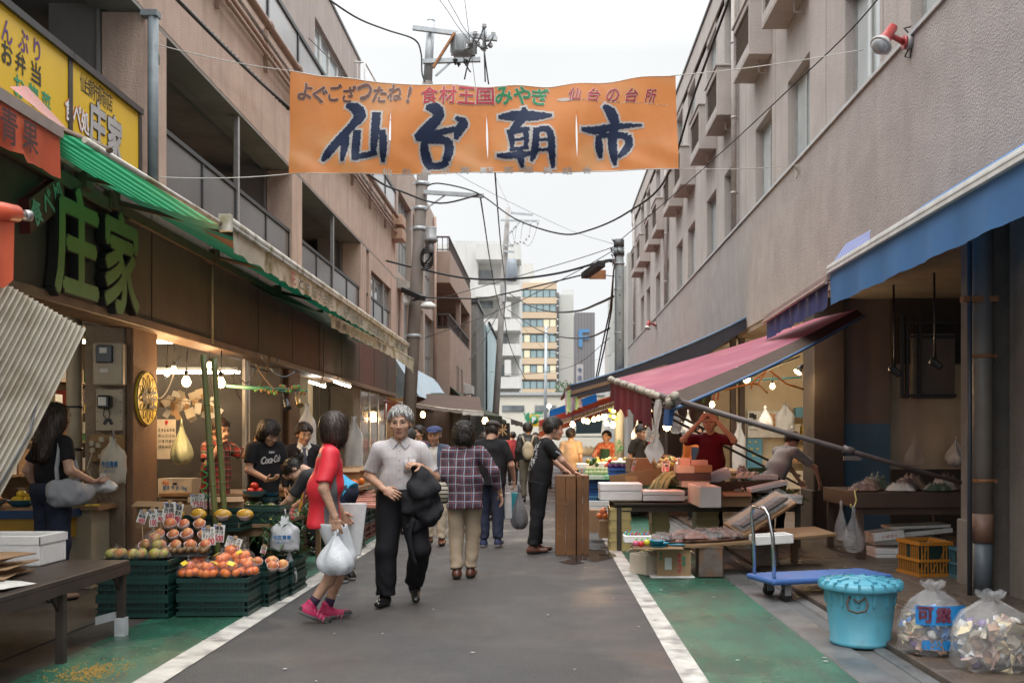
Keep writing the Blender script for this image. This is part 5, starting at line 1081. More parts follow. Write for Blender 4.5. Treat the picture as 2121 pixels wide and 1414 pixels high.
def person(label,loc,rz,h=1.65,pose=None,top=None,legs=None,shoes=None,hair='short',hairm=None,skin=None,res=.012,head=(0,0,0),lean=(0,0,0),build=1.0,detail=1,face=True,brow=None,extra=None,arms_bare=True,group=None,hands=(None,None),mouth=0):
 s=h/1.65;skin=skin or m_skin;hairm=hairm or m_hair
 T=thing('person',label,'person',loc,rz,group)
 J=dict(pel=(0,0,.93),wai=(0,0,1.05),che=(0,.0,1.24),neck=(0,-.01,1.395),head=(0,.015,1.515))
 for sd,n in((-1,'L'),(1,'R')):J.update({'sh'+n:(.168*sd,-.005,1.322),'el'+n:(.215*sd,-.03,1.07),'wr'+n:(.225*sd,.05,.84),'hip'+n:(.085*sd,0,.90),'kn'+n:(.095*sd,.02,.48),'an'+n:(.10*sd,-.02,.085),'toe'+n:(.115*sd,.15,.03)})
 piv=Vector((0,0,.95));Rm=rotm(-lean[0],lean[1],lean[2])
 for k in('wai','che','neck','head','shL','shR','elL','elR','wrL','wrR'):J[k]=piv+Rm@(Vector(J[k])-piv)
 if pose:J.update(pose)
 J={k:np.array(v,np.float32)*s for k,v in J.items()}
 T_side=npm(Rm)[:,0].copy();
 sdir=(J['shR']-J['shL']);sdir/=np.linalg.norm(sdir)
 hdir=(J['hipR']-J['hipL']);hdir/=np.linalg.norm(hdir)
 up=(J['neck']-J['pel']);up/=np.linalg.norm(up)
 Hm=npm(Rm@rotm(-head[0],head[1],head[2]));hs=s*1.12
 hc=J['head']
 def hp(p):return(p-hc)@Hm/hs
 def hw(v):return Vector((Hm@np.array(v,np.float32)*hs+hc).tolist())
 b_=build
 def d_head(p):
  q=hp(p)
  d=ell(q,(0,-.010,.035),(.075,.093,.083))
  d=smin(d,ell(q,(0,.028,-.032),(.057,.062,.078)),.03);d=smin(d,ell(q,(0,.062,-.088),(.026,.022,.02)),.022)
  for sx in(-1,1):
   d=smin(d,ell(q,(.038*sx,.055,-.022),(.028,.028,.026)),.02);d=smin(d,ell(q,(.076*sx,-.008,-.006),(.011,.019,.031)),.008)
   d=-smin(-d,ell(q,(.031*sx,.096,.009),(.020,.014,.011)),.012)
  d=smin(d,cone(q,(-.036,.076,.026),(.036,.076,.026),.012,.012),.014)
  d=smin(d,cone(q,(0,.086,.012),(0,.104,-.026),.008,.012),.010)
  for sx in(-1,1):d=smin(d,ell(q,(.013*sx,.093,-.029),(.009,.010,.008)),.006)
  d=smin(d,ell(q,(0,.082,-.055),(.024,.011,.007)),.007);d=smin(d,ell(q,(0,.081,-.067),(.021,.011,.007)),.007)
  if mouth:d=-smin(-d,ell(q,(0,.092,-.061),(.014,.01,.0045)),.004)
  return d*hs
 def d_neck(p):return cone(p,hc+Hm@np.array([0,-.022,-.06],np.float32)*hs,J['neck']-up*.02*s,.051*s*b_,.058*s*b_)
 slv=(top or{}).get('sleeve',.5)
 def d_arm(p,n):
  d=smin(cone(p,J['sh'+n],J['el'+n],.048*s*b_,.038*s*b_),cone(p,J['el'+n],J['wr'+n],.039*s*b_,.0265*s),.02);return d
 lt=.016*s if(legs and legs.get('end',.97)>.55)else 0
 def d_legs(p,infl=0.0):
  d=None
  for n in 'LR':
   q=smin(cone(p,J['hip'+n],J['kn'+n],.075*s,.052*s),cone(p,J['kn'+n],J['an'+n],.050*s,.034*s),.03)
   ca=J['kn'+n]*.68+J['an'+n]*.32+np.array([0,-.018*s,0],np.float32);q=smin(q,cone(p,ca+np.array([0,0,.05*s],np.float32),ca-np.array([0,0,.06*s],np.float32),.045*s,.035*s),.03)
   d=q if d is None else np.minimum(d,q)
  return d
 def d_body(p):
  d=smin(d_neck(p),smin(cone(p,J['pel'],J['che'],.09*s*b_,.09*s*b_,sdir,1.3),cone(p,J['shL'],J['shR'],.045*s,.045*s),.05),.04)
  for n in 'LR':d=smin(d,d_arm(p,n),.02)
  d=smin(d,d_legs(p)+lt,.03);d=smin(d,ell((p-hc)@Hm/hs,(0,-.01,.02),(.06,.07,.075))*hs,.03)
  return d
 def bounds(*ks,m=.16):
  a=np.array([J[k]for k in ks]);return a.min(0)-m*s,a.max(0)+m*s
 ALL=list(J)
 pcs=[]
 lo,hi=bounds(*ALL,m=.13);lo[2]=max(lo[2],.0)
 V_,Q_=surfnet(d_body,lo,hi,res*1.15);pcs.append((V_,Q_,0))
 hl,hh_=hc-.15*s,hc+.16*s
 V_,Q_=surfnet(d_head,hl,hh_,min(res,.0055 if detail>1 else .009));pcs.append((V_,Q_,0))
 for n,sd in(('L',-1),('R',1)):
  H_=hands[0 if n=='L' else 1]or{}
  w_=J['wr'+n];d_=H_.get('dir');d_=np.array(d_,np.float32)if d_ is not None else(w_-J['el'+n]);d_=d_/np.linalg.norm(d_)
  n_=np.array(H_.get('palm',(-sd,0,0)),np.float32);n_=n_-d_*(n_@d_);n_/=np.linalg.norm(n_);t_=np.array(H_.get('thumb',(0,1,0)),np.float32);t_=t_-d_*(t_@d_)-n_*(t_@n_);t_/=np.linalg.norm(t_);c_=H_.get('curl',.45);hsz=s*1.02
  if detail>=1:
   segs=[(w_-d_*.02,w_+d_*.02*hsz,.025*s,.022*hsz,None,1),(w_+d_*.022*hsz,w_+d_*.076*hsz,.0165*hsz,.0155*hsz,t_,2.35)]
   for i in range(4):
    L_=(.068,.077,.071,.054)[i]*hsz;a1=c_*(.55+.08*i);a2=c_*(1.45+.1*i);a3=c_*(2.2+.1*i)
    p0=w_+d_*(.084-.006*(i==3))*hsz+t_*(.030-.0205*i)*hsz;sp=t_*(.09-.06*i)
    f=lambda a:(lambda v:v/np.linalg.norm(v))(d_*math.cos(a)+n_*math.sin(a)+sp)
    p1_=p0+f(a1)*L_*.45;p2_=p1_+f(a2)*L_*.32;p3=p2_+f(a3)*L_*.25
    segs+=[(p0,p1_,.0092*hsz,.0086*hsz,None,1),(p1_,p2_,.0086*hsz,.0079*hsz,None,1),(p2_,p3,.0079*hsz,.0068*hsz,None,1)]
   tb=w_+d_*.024*hsz+t_*.024*hsz;td=d_*.62+t_*.62+n_*(.25+.5*c_);td/=np.linalg.norm(td);td2=d_*.85+t_*.2+n_*(.2+.7*c_);td2/=np.linalg.norm(td2)
   segs+=[(tb,tb+td*.042*hsz,.0135*hsz,.0108*hsz,None,1),(tb+td*.042*hsz,tb+td*.042*hsz+td2*.03*hsz,.0106*hsz,.0085*hsz,None,1)]
   def d_hand(p):
    d=None
    for i,(a,c,r1,r2,ss,kk)in enumerate(segs):
     e=cone(p,a,c,r1,r2,ss,kk);d=e if d is None else smin(d,e,.010 if i<2 else .0045)
    return d
   pts=np.array([x for sg in segs for x in sg[:2]]);V_,Q_=surfnet(d_hand,pts.min(0)-.03,pts.max(0)+.03,.0042 if detail>1 else .0065);pcs.append((V_,Q_,0))
 meshobj('body',pcs,skin,T)
 def d_hair(p):
  q=hp(p);st=hair
  an=np.arctan2(q[:,0],q[:,1]);fz=.002*np.sin(an*23+4*np.sin(q[:,2]*38))+.0015*np.sin(an*51+q[:,2]*70)+.002*np.sin(q[:,2]*60+3*np.sin(an*5))*np.sin(an*9)
  if st=='bob':
   d=smin(ell(q,(0,-.018,.03),(.098,.112,.103)),ell(q,(0,-.015,-.05),(.094,.088,.068)),.03)
   cut=np.minimum(q[:,1]-.035+.55*np.maximum(q[:,2]-.04,0),.052-q[:,2]+0*q[:,0]);d=np.maximum(d,cut)
  elif st=='long':
   d=smin(ell(q,(0,-.018,.03),(.097,.112,.102)),cone(q,(0,-.045,-.02),(0,-.07,-.30),.085,.055,(1,0,0),1.25),.04)
   d=np.maximum(d,np.minimum(q[:,1]-.02,.05-q[:,2]))
  elif st=='shaggy':
   d=smin(ell(q,(0,-.014,.035),(.100,.112,.104)),ell(q,(0,-.035,-.04),(.098,.082,.075)),.03);d=np.maximum(d,np.minimum(q[:,1]-.045,.045-q[:,2]));fz=fz*1.8
  elif st=='perm':
   d=smin(ell(q,(0,-.02,.035),(.108,.120,.108)),ell(q,(0,-.045,-.035),(.095,.08,.07)),.03);d=np.maximum(d,np.minimum(q[:,1]-.03,.04-q[:,2]));fz=fz*1.5
  elif st=='bun':
   d=np.minimum(np.maximum(ell(q,(0,-.012,.036),(.088,.105,.095)),-((q@np.array([0,-.75,.66],np.float32))-(-.0375+.0396-.01))),ell(q,(0,-.13,.0),(.035,.05,.04)))
  elif st in('bald','undercap'):
   d=np.maximum(ell(q,(0,-.012,.034),(.079,.097,.086)),np.minimum(q[:,1]+.005,q[:,1]+.01+.0*q[:,2]));d=np.maximum(d,-(q[:,2]+.06));d=np.maximum(d,q[:,2]-.085)
  else:
   th=.019 if st=='short' else .025
   d=ell(q,(0,-.012,.036),(.075+th,.093+th,.083+th));pl=-(q@np.array([0,-.62,.78],np.float32)-(-.62*.055+.78*.055)-(.012 if hairm==m_grey else 0));d=np.maximum(d,pl-.009*np.sin(q[:,0]*70)-.006*np.sin(q[:,0]*190));d=np.maximum(d,-(q[:,2]+.085));d=np.maximum(d,-(q[:,2]+.03)-np.maximum(0,-(q[:,1]+.01))*6)
  return(d+fz)*hs
 if hair and hair!='cap':
  V_,Q_=surfnet(d_hair,hc-np.array([.16,.2,.36 if hair=='long' else .17])*s,hc+.18*s,min(res,.006 if detail>1 else .010));pc=[(V_,Q_,0)]
  if detail>=1 and len(V_)>50:
   rg=np.random.RandomState(5);n_=1500 if detail>1 else 600;p0=V_[rg.randint(0,len(V_),n_)].astype(np.float32);crown=hc+Hm@np.array([.01,-.05,.125],np.float32)*hs;cen=hc+Hm@np.array([0,-.01,.0],np.float32)*hs;rows=[p0];L_=(.075 if hair in('long','bob')else .042 if hair in('shaggy','shaggyshort','perm')else .030)*s;p=p0
   for k in range(3):
    o_=p-cen;o_/=np.linalg.norm(o_,axis=1)[:,None];t=p-crown+rg.normal(0,.03 if hair=='perm' else .012,p.shape)*(3 if hair=='perm' else 1);t-=(t*o_).sum(1)[:,None]*o_;t/=np.linalg.norm(t,axis=1)[:,None]+1e-6
    if hair in('long','bob'):t=t*.4+np.array([0,0,-.8],np.float32)
    p=(p+t*L_/3).astype(np.float32);o_=p-cen;o_/=np.linalg.norm(o_,axis=1)[:,None];p=(p-o_*(d_hair(p)-(.009-.001*k))[:,None]*.8*np.abs(d_hair(p)<.03)[:,None]).astype(np.float32);rows.append(p)
   p=p;sd_=np.cross(rows[1]-rows[0],p0-cen);sd_/=np.linalg.norm(sd_,axis=1)[:,None]+1e-6;wd=[.0028,.0036,.003,.0005]
   vv=np.stack([np.stack([rows[k]-sd_*wd[k]*s,rows[k]+sd_*wd[k]*s],1)for k in range(4)],1).reshape(-1,3);ii=np.arange(n_)[:,None]*8;qq=np.concatenate([np.stack([ii[:,0]+2*k,ii[:,0]+2*k+1,ii[:,0]+2*k+3,ii[:,0]+2*k+2],1)for k in range(3)]);lt_=np.tile(rg.rand(n_)<.3,3);pc+=[(vv,qq[~lt_],0),(vv,qq[lt_],1)]
  meshobj('hair',pc,[hairm,M('pale lock',(.60,.59,.57),rough=.5)if hairm==m_grey else M('brown lock',(.05,.032,.022),rough=.42)],T)
 if face and detail>=1:
  e_=MB();
  for sx in(-1,1):
   m3=Matrix(Hm.tolist());b=MB();b.ball(hw((.031*sx,.0775,.0075)),(.0135*hs,.008*hs,.0042*hs),10,0,m3);b.ball(hw((.031*sx,.0818,.0072)),(.0062*hs,.0045*hs,.0044*hs),8,1,m3);b.build('eye',[m_eye,m_iris],T,False)
   b=MB();b.tube([hw((.012*sx,.089,.026)),hw((.03*sx,.090,.034)),hw((.05*sx,.076,.029))],[.0035*hs,.0045*hs,.002*hs],6);b.tube([hw((.017*sx,.0855,.0125)),hw((.031*sx,.0875,.0155)),hw((.046*sx,.0775,.011))],.0018*hs,5,0);b.build('eyebrow',brow or m_brow,T,False)
  b=MB();b.ball(hw((0,.0885,-.056)),(.022*hs,.007*hs,.0045*hs),10,0,Matrix(Hm.tolist()));b.ball(hw((0,.0875,-.066)),(.019*hs,.007*hs,.005*hs),10,0,Matrix(Hm.tolist()));b.build('mouth',m_lip,T,False)
 if top:
  lo_=top.get('loose',1.0);hem=top.get('hem',.80)*s;ph=random.uniform(0,6);fold=top.get('fold',.006)
  def d_top(p):
   d=smin(cone(p,J['pel']-up*.16*s,J['wai'],.118*s*b_*lo_,.106*s*b_*lo_,hdir*.5+sdir*.5,1.34),cone(p,J['wai'],J['che'],.108*s*b_*lo_,.116*s*b_,sdir,1.36),.06)
   d=smin(d,cone(p,J['shL']*.93+J['shR']*.07,J['shR']*.93+J['shL']*.07,.055*s*b_,.055*s*b_),.055)
   for n in 'LR':d=smin(d,cone(p,J['neck']-up*.015*s,J['sh'+n],.056*s*b_,.048*s*b_),.03)
   up_=up;d=np.maximum(d,-((p-J['pel'])@up_+(J['pel'][2]-hem)))
   for n in 'LR':
    a,e,w_=J['sh'+n],J['el'+n],J['wr'+n]
    if slv<=1:
     en=a+(e-a)*slv;q=cone(p,a,e,.057*s*b_*lo_,.060*s*lo_);ax=(e-a)/np.linalg.norm(e-a);q=np.maximum(q,(p-en)@ax)
    else:
     q1=cone(p,a,e,.056*s*b_*lo_,.052*s*b_*lo_);q2=cone(p,e,w_,.052*s*b_*lo_,.040*s*lo_);ax=(w_-e)/np.linalg.norm(w_-e);q=smin(q1,np.maximum(q2,(p-(e+(w_-e)*(slv-1)))@ax),.02)
    d=smin(d,q,.025)
   if top.get('open_neck',True):
    nb=J['neck']+up*.022*s;d=np.maximum(d,-ell(p,nb+Hm[:,1]*.015*s,(.062*s,.066*s,.05*s)))
   f=wob(p,15/s,fold,ph)+.6*wob(p[:,[2,0,1]],9/s,fold,ph+2)
   return d+f
  ks=['pel','wai','che','neck','shL','shR','elL','elR']+(['wrL','wrR']if slv>1 else[])
  lo,hi=bounds(*ks,m=.20);lo[2]=min(lo[2],hem-.02)
  V_,Q_=surfnet(d_top,lo,hi,res);mats=top['mat'];mats=mats if isinstance(mats,list)else[mats]
  if top.get('zone')is not None and len(V_):
   cen=V_[Q_].mean(1)/s;mi=np.array([top['zone'](c,J)for c in cen]);grp=[(V_,Q_[mi==k],k)for k in range(len(mats))]
   me_p=[]
   Qs=np.concatenate([g[1]for g in grp]);o=meshobj(top.get('name','shirt'),[(V_,Qs,0)],mats,T);o.data.polygons.foreach_set('material_index',np.concatenate([np.full(len(g[1]),g[2])for g in grp]).astype(np.int32))
  else:o=meshobj(top.get('name','shirt'),[(V_,Q_,0)],mats,T)
 if legs:
  lw=legs.get('loose',1.0);lend=legs.get('end',.97);ph2=random.uniform(0,6)
  def d_pants(p):
   d=cone(p,J['hipL']+np.array([0,-.01,.03])*s,J['hipR']+np.array([0,-.01,.03])*s,.108*s*b_,.108*s*b_);d=smin(d,cone(p,J['pel'],J['wai']-up*.02*s,.102*s*b_,.098*s*b_,hdir,1.32),.05)
   g=None
   for n in 'LR':
    a,k_,e=J['hip'+n],J['kn'+n],J['an'+n]
    if lend<=.5:
     en=a+(k_-a)*(lend*2);ax=(k_-a)/np.linalg.norm(k_-a);q=np.maximum(cone(p,a,k_,.098*s*lw,.092*s*lw),(p-en)@ax)
    else:
     en=k_+(e-k_)*((lend-.5)*2);ax=(e-k_)/np.linalg.norm(e-k_);q=smin(cone(p,a,k_,.096*s*lw,.070*s*lw),np.maximum(cone(p,k_,e,.069*s*lw,.060*s*lw),(p-en)@ax),.03)
     am=.006*np.clip((.35*s-p[:,2])/(.3*s),0,1);q=q+am*np.sin(p[:,2]*52/s+4*np.sin(p[:,0]*20)+ph2)
    g=q if g is None else smin(g,q,.012)
   d=smin(d,g,.03);tk=legs.get('tuck');d=d-.012*s*(1 if tk else 0);zc=(.985 if tk else(top or{}).get('hem',.9)+.045)*s;d=np.maximum(d,(p-J['pel'])@up+J['pel'][2]-zc)
   return d+wob(p,13/s,.005,ph2)
  lo,hi=bounds('pel','wai','hipL','hipR','knL','knR','anL','anR',m=.16);V_,Q_=surfnet(d_pants,lo,hi,res);meshobj(legs.get('name','trousers'),[(V_,Q_,0)],legs['mat'],T)
  if legs.get('belt'):
   c=J['wai']-up*.03*s;b=MB();q=Vector(up.tolist()).to_track_quat('Z','Y').to_matrix();b.lathe([(.104*s*b_,-.018*s),(.107*s*b_,-.016*s),(.107*s*b_,.016*s),(.104*s*b_,.018*s)],c.tolist(),24,0,q@Matrix(((1.32,0,0),(0,1,0),(0,0,1))));b.build('belt',legs['belt'],T,False)
 if shoes:
  for n in 'LR':
   a,t=J['an'+n],J['toe'+n];f_=t-a;
   fu=np.array(shoes.get('up'+n,(0,0,1)),np.float32);fd=f_-fu*(f_@fu);fd/=np.linalg.norm(fd);fu=fu-fd*(fu@fd);fu/=np.linalg.norm(fu);sdv=np.cross(fd,fu);hel=a-fu*.045*s-fd*.035*s;to=hel+fd*.20*s
   sole0=hel-fu*.035*s
   def d_shoe(p):
    d=smin(cone(p,hel,hel+fd*.07*s,.040*s,.042*s,fu,1.15),cone(p,hel+fd*.06*s,to,.043*s,.034*s,fu,.82),.03);d=smin(d,cone(p,a-fu*.03*s,a+fu*(.015+shoes.get('ankle',0))*s,.046*s,.043*s),.03)
    return np.maximum(d,-((p-sole0)@fu))
   lo,hi=np.minimum(np.minimum(hel,to),a)-.09*s,np.maximum(np.maximum(hel,to),a)+.10*s
   V_,Q_=surfnet(d_shoe,lo,hi,min(res,.007));ms=shoes['mat']if isinstance(shoes['mat'],list)else[shoes['mat']]
   o=meshobj('shoe',[(V_,Q_,0)],ms,T)
   if len(ms)>1 and len(V_):
    cen=V_[Q_].mean(1);hgt=(cen-sole0)@fu;al=(cen-hel)@fd;mi=np.where(hgt<.028*s+.012*np.maximum(0,al/s-.1),1,0)
    if len(ms)>2:mi=np.where((mi==0)&(((al>.165*s)|(al<-.015*s))&(hgt<.06*s)),2,mi)
    o.data.polygons.foreach_set('material_index',mi.astype(np.int32))
   if shoes.get('sock'):
    b=MB();k_=J['kn'+n];ax=(k_-a)/np.linalg.norm(k_-a);b.tube([(a-ax*.03*s).tolist(),(a+ax*.06*s).tolist(),(a+ax*.085*s).tolist()],[.043*s,.040*s,.042*s],14);b.build('sock',shoes['sock'],T,False)
 P=Pose();P.T=T;P.J=J;P.hw=hw;P.s=s;P.Hm=Hm;P.hs=hs;P.hc=hc;P.up=up;P.sdir=sdir;P.d_top=d_top if top else None;P.res=res
 P.world=lambda v:mw(T)@Vector([float(x)for x in v]);P.bounds=bounds
 return P
def face_dir(dx,dy):return math.atan2(-dx,dy)
def mount(P,name,prims,mat,res=None,world=False):
 f,lo,hi=prims;V_,Q_=surfnet(f,lo,hi,res or P.res);return meshobj(name,[(V_,Q_,0)],mat,P.T)
c_tee=M('black cotton',spec=.15,col=(.012,.012,.014),col2=(.02,.02,.022),ns=8,rough=.85,bump=.2,bs=30,obj=True);c_blk=M('black trouser cloth',spec=.15,col=(.010,.010,.012),col2=(.017,.017,.02),ns=6,rough=.8,bump=.2,bs=26,obj=True);c_khaki=M('khaki cotton',spec=.15,col=(.37,.29,.21),col2=(.31,.24,.17),ns=7,rough=.85,bump=.3,bs=22,obj=True);c_cream=M('cream cotton',spec=.15,col=(.52,.44,.34),col2=(.44,.37,.28),ns=7,rough=.85,bump=.3,bs=22,obj=True);c_jean=M('dark denim',spec=.15,col=(.020,.026,.045),col2=(.035,.042,.07),ns=9,rough=.85,bump=.3,bs=60,obj=True)
c_red=M('red sports cloth',(.62,.022,.038),(.55,.018,.03),ns=6,rough=.55,bump=.2,bs=20,obj=True);c_gryp=M('grey sports cloth',(.135,.135,.14),rough=.6,bump=.2,bs=20,obj=True);c_wsh=M('white shorts cloth',(.58,.60,.62),(.5,.52,.54),ns=5,rough=.6,bump=.3,bs=15,obj=True);c_lea=M('brown shoe leather',(.11,.035,.018),(.07,.022,.012),ns=12,rough=.4,obj=True);c_lbk=M('black shoe leather',(.012,.011,.011),rough=.25,obj=True);c_sole=M('dark sole',(.03,.028,.027),rough=.7,obj=True);c_soleg=M('grey sole',(.22,.22,.21),rough=.7,obj=True);c_mag=M('magenta shoe mesh',(.40,.012,.085),(.32,.01,.06),ns=20,rough=.6,obj=True)
c_pale=plaid('pale checked shirt',(.50,.475,.475),[(0,.022,.12,0,(.36,.36,.45),.55),(2,.022,.12,.3,(.45,.36,.30),.45),(0,.066,.10,.4,(.30,.30,.42),.5),(2,.066,.1,.1,(.48,.36,.28),.5)])
c_mpl=plaid('maroon blue plaid',(.10,.035,.042),[(0,.085,.42,.1,(.045,.05,.075),.65),(2,.085,.42,.2,(.045,.05,.075),.6),(0,.085,.1,.62,(.30,.36,.42),.85),(2,.085,.1,.72,(.30,.36,.42),.8),(0,.085,.06,.85,(.32,.10,.10),.7),(2,.085,.06,.92,(.32,.10,.10),.7)])
c_rpl=plaid('red green plaid',(.30,.035,.03),[(0,.07,.4,.1,(.03,.05,.04),.75),(2,.07,.4,.2,(.03,.05,.04),.7),(0,.07,.08,.7,(.45,.4,.35),.5),(2,.07,.08,.75,(.45,.4,.35),.5)])
pi=math.pi
OLD=person('grey haired man in a pale checked shirt walking forward with a black bag',(-1.22,8.38,0),pi+.05,1.64,dict(knL=(-.165,.11,.49),anL=(-.10,-.13,.17),toeL=(-.13,.04,.045),knR=(.12,.04,.47),anR=(.13,.03,.085),toeR=(.17,.19,.03),hipL=(-.085,.02,.9),elR=(.275,-.04,1.09),wrR=(.12,.20,.99),elL=(-.285,-.01,1.08),wrL=(-.17,.16,1.18),head=(.0,.045,1.535)),lean=(.04,0,.02),top=dict(mat=c_pale,sleeve=.84,hem=.93,loose=1.1,fold=.009,open_neck=True),legs=dict(mat=c_blk,loose=1.16,tuck=1),shoes=dict(mat=[c_lbk,c_sole],upL=(0,.55,.85)),hair='short',hairm=m_grey,skin=m_skin2,res=.010,head=(.03,-.06,.02),build=1.04,detail=2,brow=m_browg,mouth=1,hands=(dict(dir=(.5,.55,.2),palm=(.3,-.1,-.8),thumb=(.2,.5,.6),curl=.75),dict(dir=(-.75,.35,-.35),palm=(-.2,-.7,-.3),thumb=(-.1,.3,.8),curl=.5)))
def collar(P,mat,w=.07):
 b=MB();J,s=P.J,P.s;nk=J['neck']
 up_=Vector(P.up.tolist());sd=Vector(P.sdir.tolist());fw=up_.cross(sd);fw=-fw if fw.dot(Vector((0,1,0)))<0 else fw;c=Vector(nk.tolist())-up_*.0
 for sx in(-1,1):
  q=lambda x,y,z:c+sd*(sx*x*s)+fw*(y*s)+up_*(z*s)
  b.sheet([[q(.0,-.066,.04),q(.05,-.045,.035),q(.066,.0,.028),q(.05,.045,.014),q(.010,.071,-.012)],[q(.0,-.078,.022),q(.062,-.055,.016),q(.082,.0,.010),q(.072,.058,-.008),q(.022,.088,-.034)],[q(.0,-.088,.0),q(.072,-.064,-.004),q(.098,.0,-.006),q(.088,.062,-.036),q(.050,.092,-.074)]],smooth=False)
 b.build('collar',mat,P.T,False,solid=.004)
collar(OLD,c_pale)
b=MB();
for i in range(6):b.ball((.002,.142-.01*i*0+.006*(i>3),1.30-.075*i),(.006,.004,.006),8)
b.build('button',M('shirt button',(.5,.5,.5),rough=.3),OLD.T,False)
b=MB();c=Vector((-.085,.150,1.23));b.sheet([[c+Vector((-.05+.1*i/3,-.006*abs(i-1.5),-.11*j/2))for i in range(4)]for j in range(3)]);b.obox(c+Vector((.01,.004,-.005)),(.008,.004,.05));b.build('breast_pocket',c_pale,OLD.T,False,solid=.004)
def zone_red(c,J):
 s=1.6/1.65;x,y,z=c
 if float(cone(np.array([c],np.float32),J['shR']/s*1.0,J['elR']/s,.085,.085)[0])<0 and not(y<-.03 and z>1.24):return 0
 if x>.04 and abs(y-.03-.04*(1.2-z))<.035+.07*(1.2-z)and z<1.17:return 1
 if y<-.02 and z>1.30-.0*x and abs(x)>.03 and y<-.045+.03*(z-1.3):return 1
 return 0
RED=person('woman in a red and grey sports shirt and white shorts carrying shopping bags',(-1.70,7.66,0),face_dir(.93,.28),1.60,dict(hipR=(.085,.0,.9),knR=(.085,.13,.50),anR=(.08,-.12,.13),toeR=(.085,.03,.03),hipL=(-.085,.02,.9),knL=(-.085,.17,.49),anL=(-.08,.02,.085),toeL=(-.09,.19,.03),elR=(.245,-.03,1.06),wrR=(.265,.06,.83),elL=(-.22,.02,1.07),wrL=(-.22,.15,.84),head=(-.01,.085,1.515),neck=(0,.045,1.395),che=(0,.03,1.24),shL=(-.168,.03,1.322),shR=(.168,.03,1.322)),lean=(.03,0,0),top=dict(mat=[c_red,c_gryp],sleeve=.86,hem=.73,loose=1.12,zone=zone_red,fold=.009),legs=dict(mat=c_wsh,end=.55,loose=1.22,name='shorts'),shoes=dict(mat=[c_mag,c_soleg,c_sole],sock=M('purple black sock',(.03,.012,.04),rough=.8),upR=(0,.42,.9),ankle=.01),hair='bob',hairm=m_hairb,skin=m_skin2,res=.010,head=(0,.75,0),detail=2,hands=(dict(curl=.9),dict(dir=(0,.12,-1),palm=(-1,.1,0),thumb=(0,1,0),curl=.85)))
b=MB()
g=[]
for i in range(13):
 t=i/12;z=.72-.25*t;g.append([Vector((.232-.022*t+.003*math.sin(i),.05+.09*t+dx,z))for dx in(-.013,-.004,.004,.013)])
b.sheet(g);b.build('shorts_stripe',stripes('blue black stripe',(.02,.05,.10),(.10,.22,.42),.032,2,.5,.6,obj=True),RED.T,False)
for n,ox in(('R',1),('L',-1)):
 b=MB();a=RED.J['an'+n];t=RED.J['toe'+n];f=Vector((t-a).tolist()).normalized()
 for i in range(4):
  c=Vector(a.tolist())+f*(.035+.027*i)+Vector((0,0,-.008-.006*i));b.tube([c+Vector((.043,-.01,-.028)),c+Vector((.036,.004,.006)),c+Vector((0,.012,.026-.005*i)),c+Vector((-.036,.004,.006))],.0045,5)
 b.build('shoelace',M('pink lace',(.5,.12,.2),rough=.6),RED.T,False)
PLD=person('woman in a maroon plaid shirt and khaki trousers walking away with a striped bag',(-.82,9.98,0),-.06,1.56,dict(knL=(-.085,.03,.48),anL=(-.07,-.06,.09),toeL=(-.09,.10,.03),knR=(.08,.09,.49),anR=(.06,.05,.085),toeR=(.08,.22,.03),elR=(.31,.02,1.13),wrR=(.37,.13,.90),elL=(-.22,-.02,1.10),wrL=(-.19,.14,.98),head=(-.01,.03,1.51)),lean=(.05,0,-.03),top=dict(mat=c_mpl,sleeve=1.72,hem=.74,loose=1.22,fold=.009),legs=dict(mat=c_khaki,loose=1.12),shoes=dict(mat=[c_lea,c_sole]),hair='perm',hairm=m_hair,res=.011,head=(.1,.25,0),detail=2,build=1.05,face=False,hands=(dict(curl=.8),dict(dir=(.2,.25,-.9),palm=(-.8,-.2,-.2),thumb=(0,.9,.2),curl=.4)))
def zone_none(c,J):return 0
BLK=person('broad man in a black T-shirt and dark jeans walking away with two bags',(-.72,12.85,0),-.1,1.64,dict(knL=(-.09,.06,.48),anL=(-.09,.02,.085),toeL=(-.10,.17,.03),knR=(.10,.01,.48),anR=(.11,-.06,.1),toeR=(.13,.1,.03),elR=(.27,.02,1.07),wrR=(.29,.16,.86),elL=(-.25,.04,1.08),wrL=(-.24,.14,.88),head=(.02,.06,1.49)),lean=(.06,0,0),top=dict(mat=c_tee,sleeve=.82,hem=.80,loose=1.2),legs=dict(mat=c_jean,loose=1.12),shoes=dict(mat=[M('navy canvas',(.02,.03,.08),rough=.8,obj=True),M('white sole',(.5,.5,.5),rough=.6,obj=True)]),hair='undercap',res=.012,head=(.25,-.1,0),detail=1,build=1.16,face=False,hands=(None,dict(dir=(0,.2,-1),curl=.9)))
f=lambda p:np.maximum(ell((p-BLK.hc)@BLK.Hm/BLK.hs,(0,-.01,.075),(.098,.116,.062)),-(((p-BLK.hc)@BLK.Hm/BLK.hs)[:,2]-.062))*BLK.hs
mount(BLK,'cap',(f,BLK.hc-.15,BLK.hc+.19),M('grey brown cap',(.05,.042,.038),rough=.8,obj=True),.009)
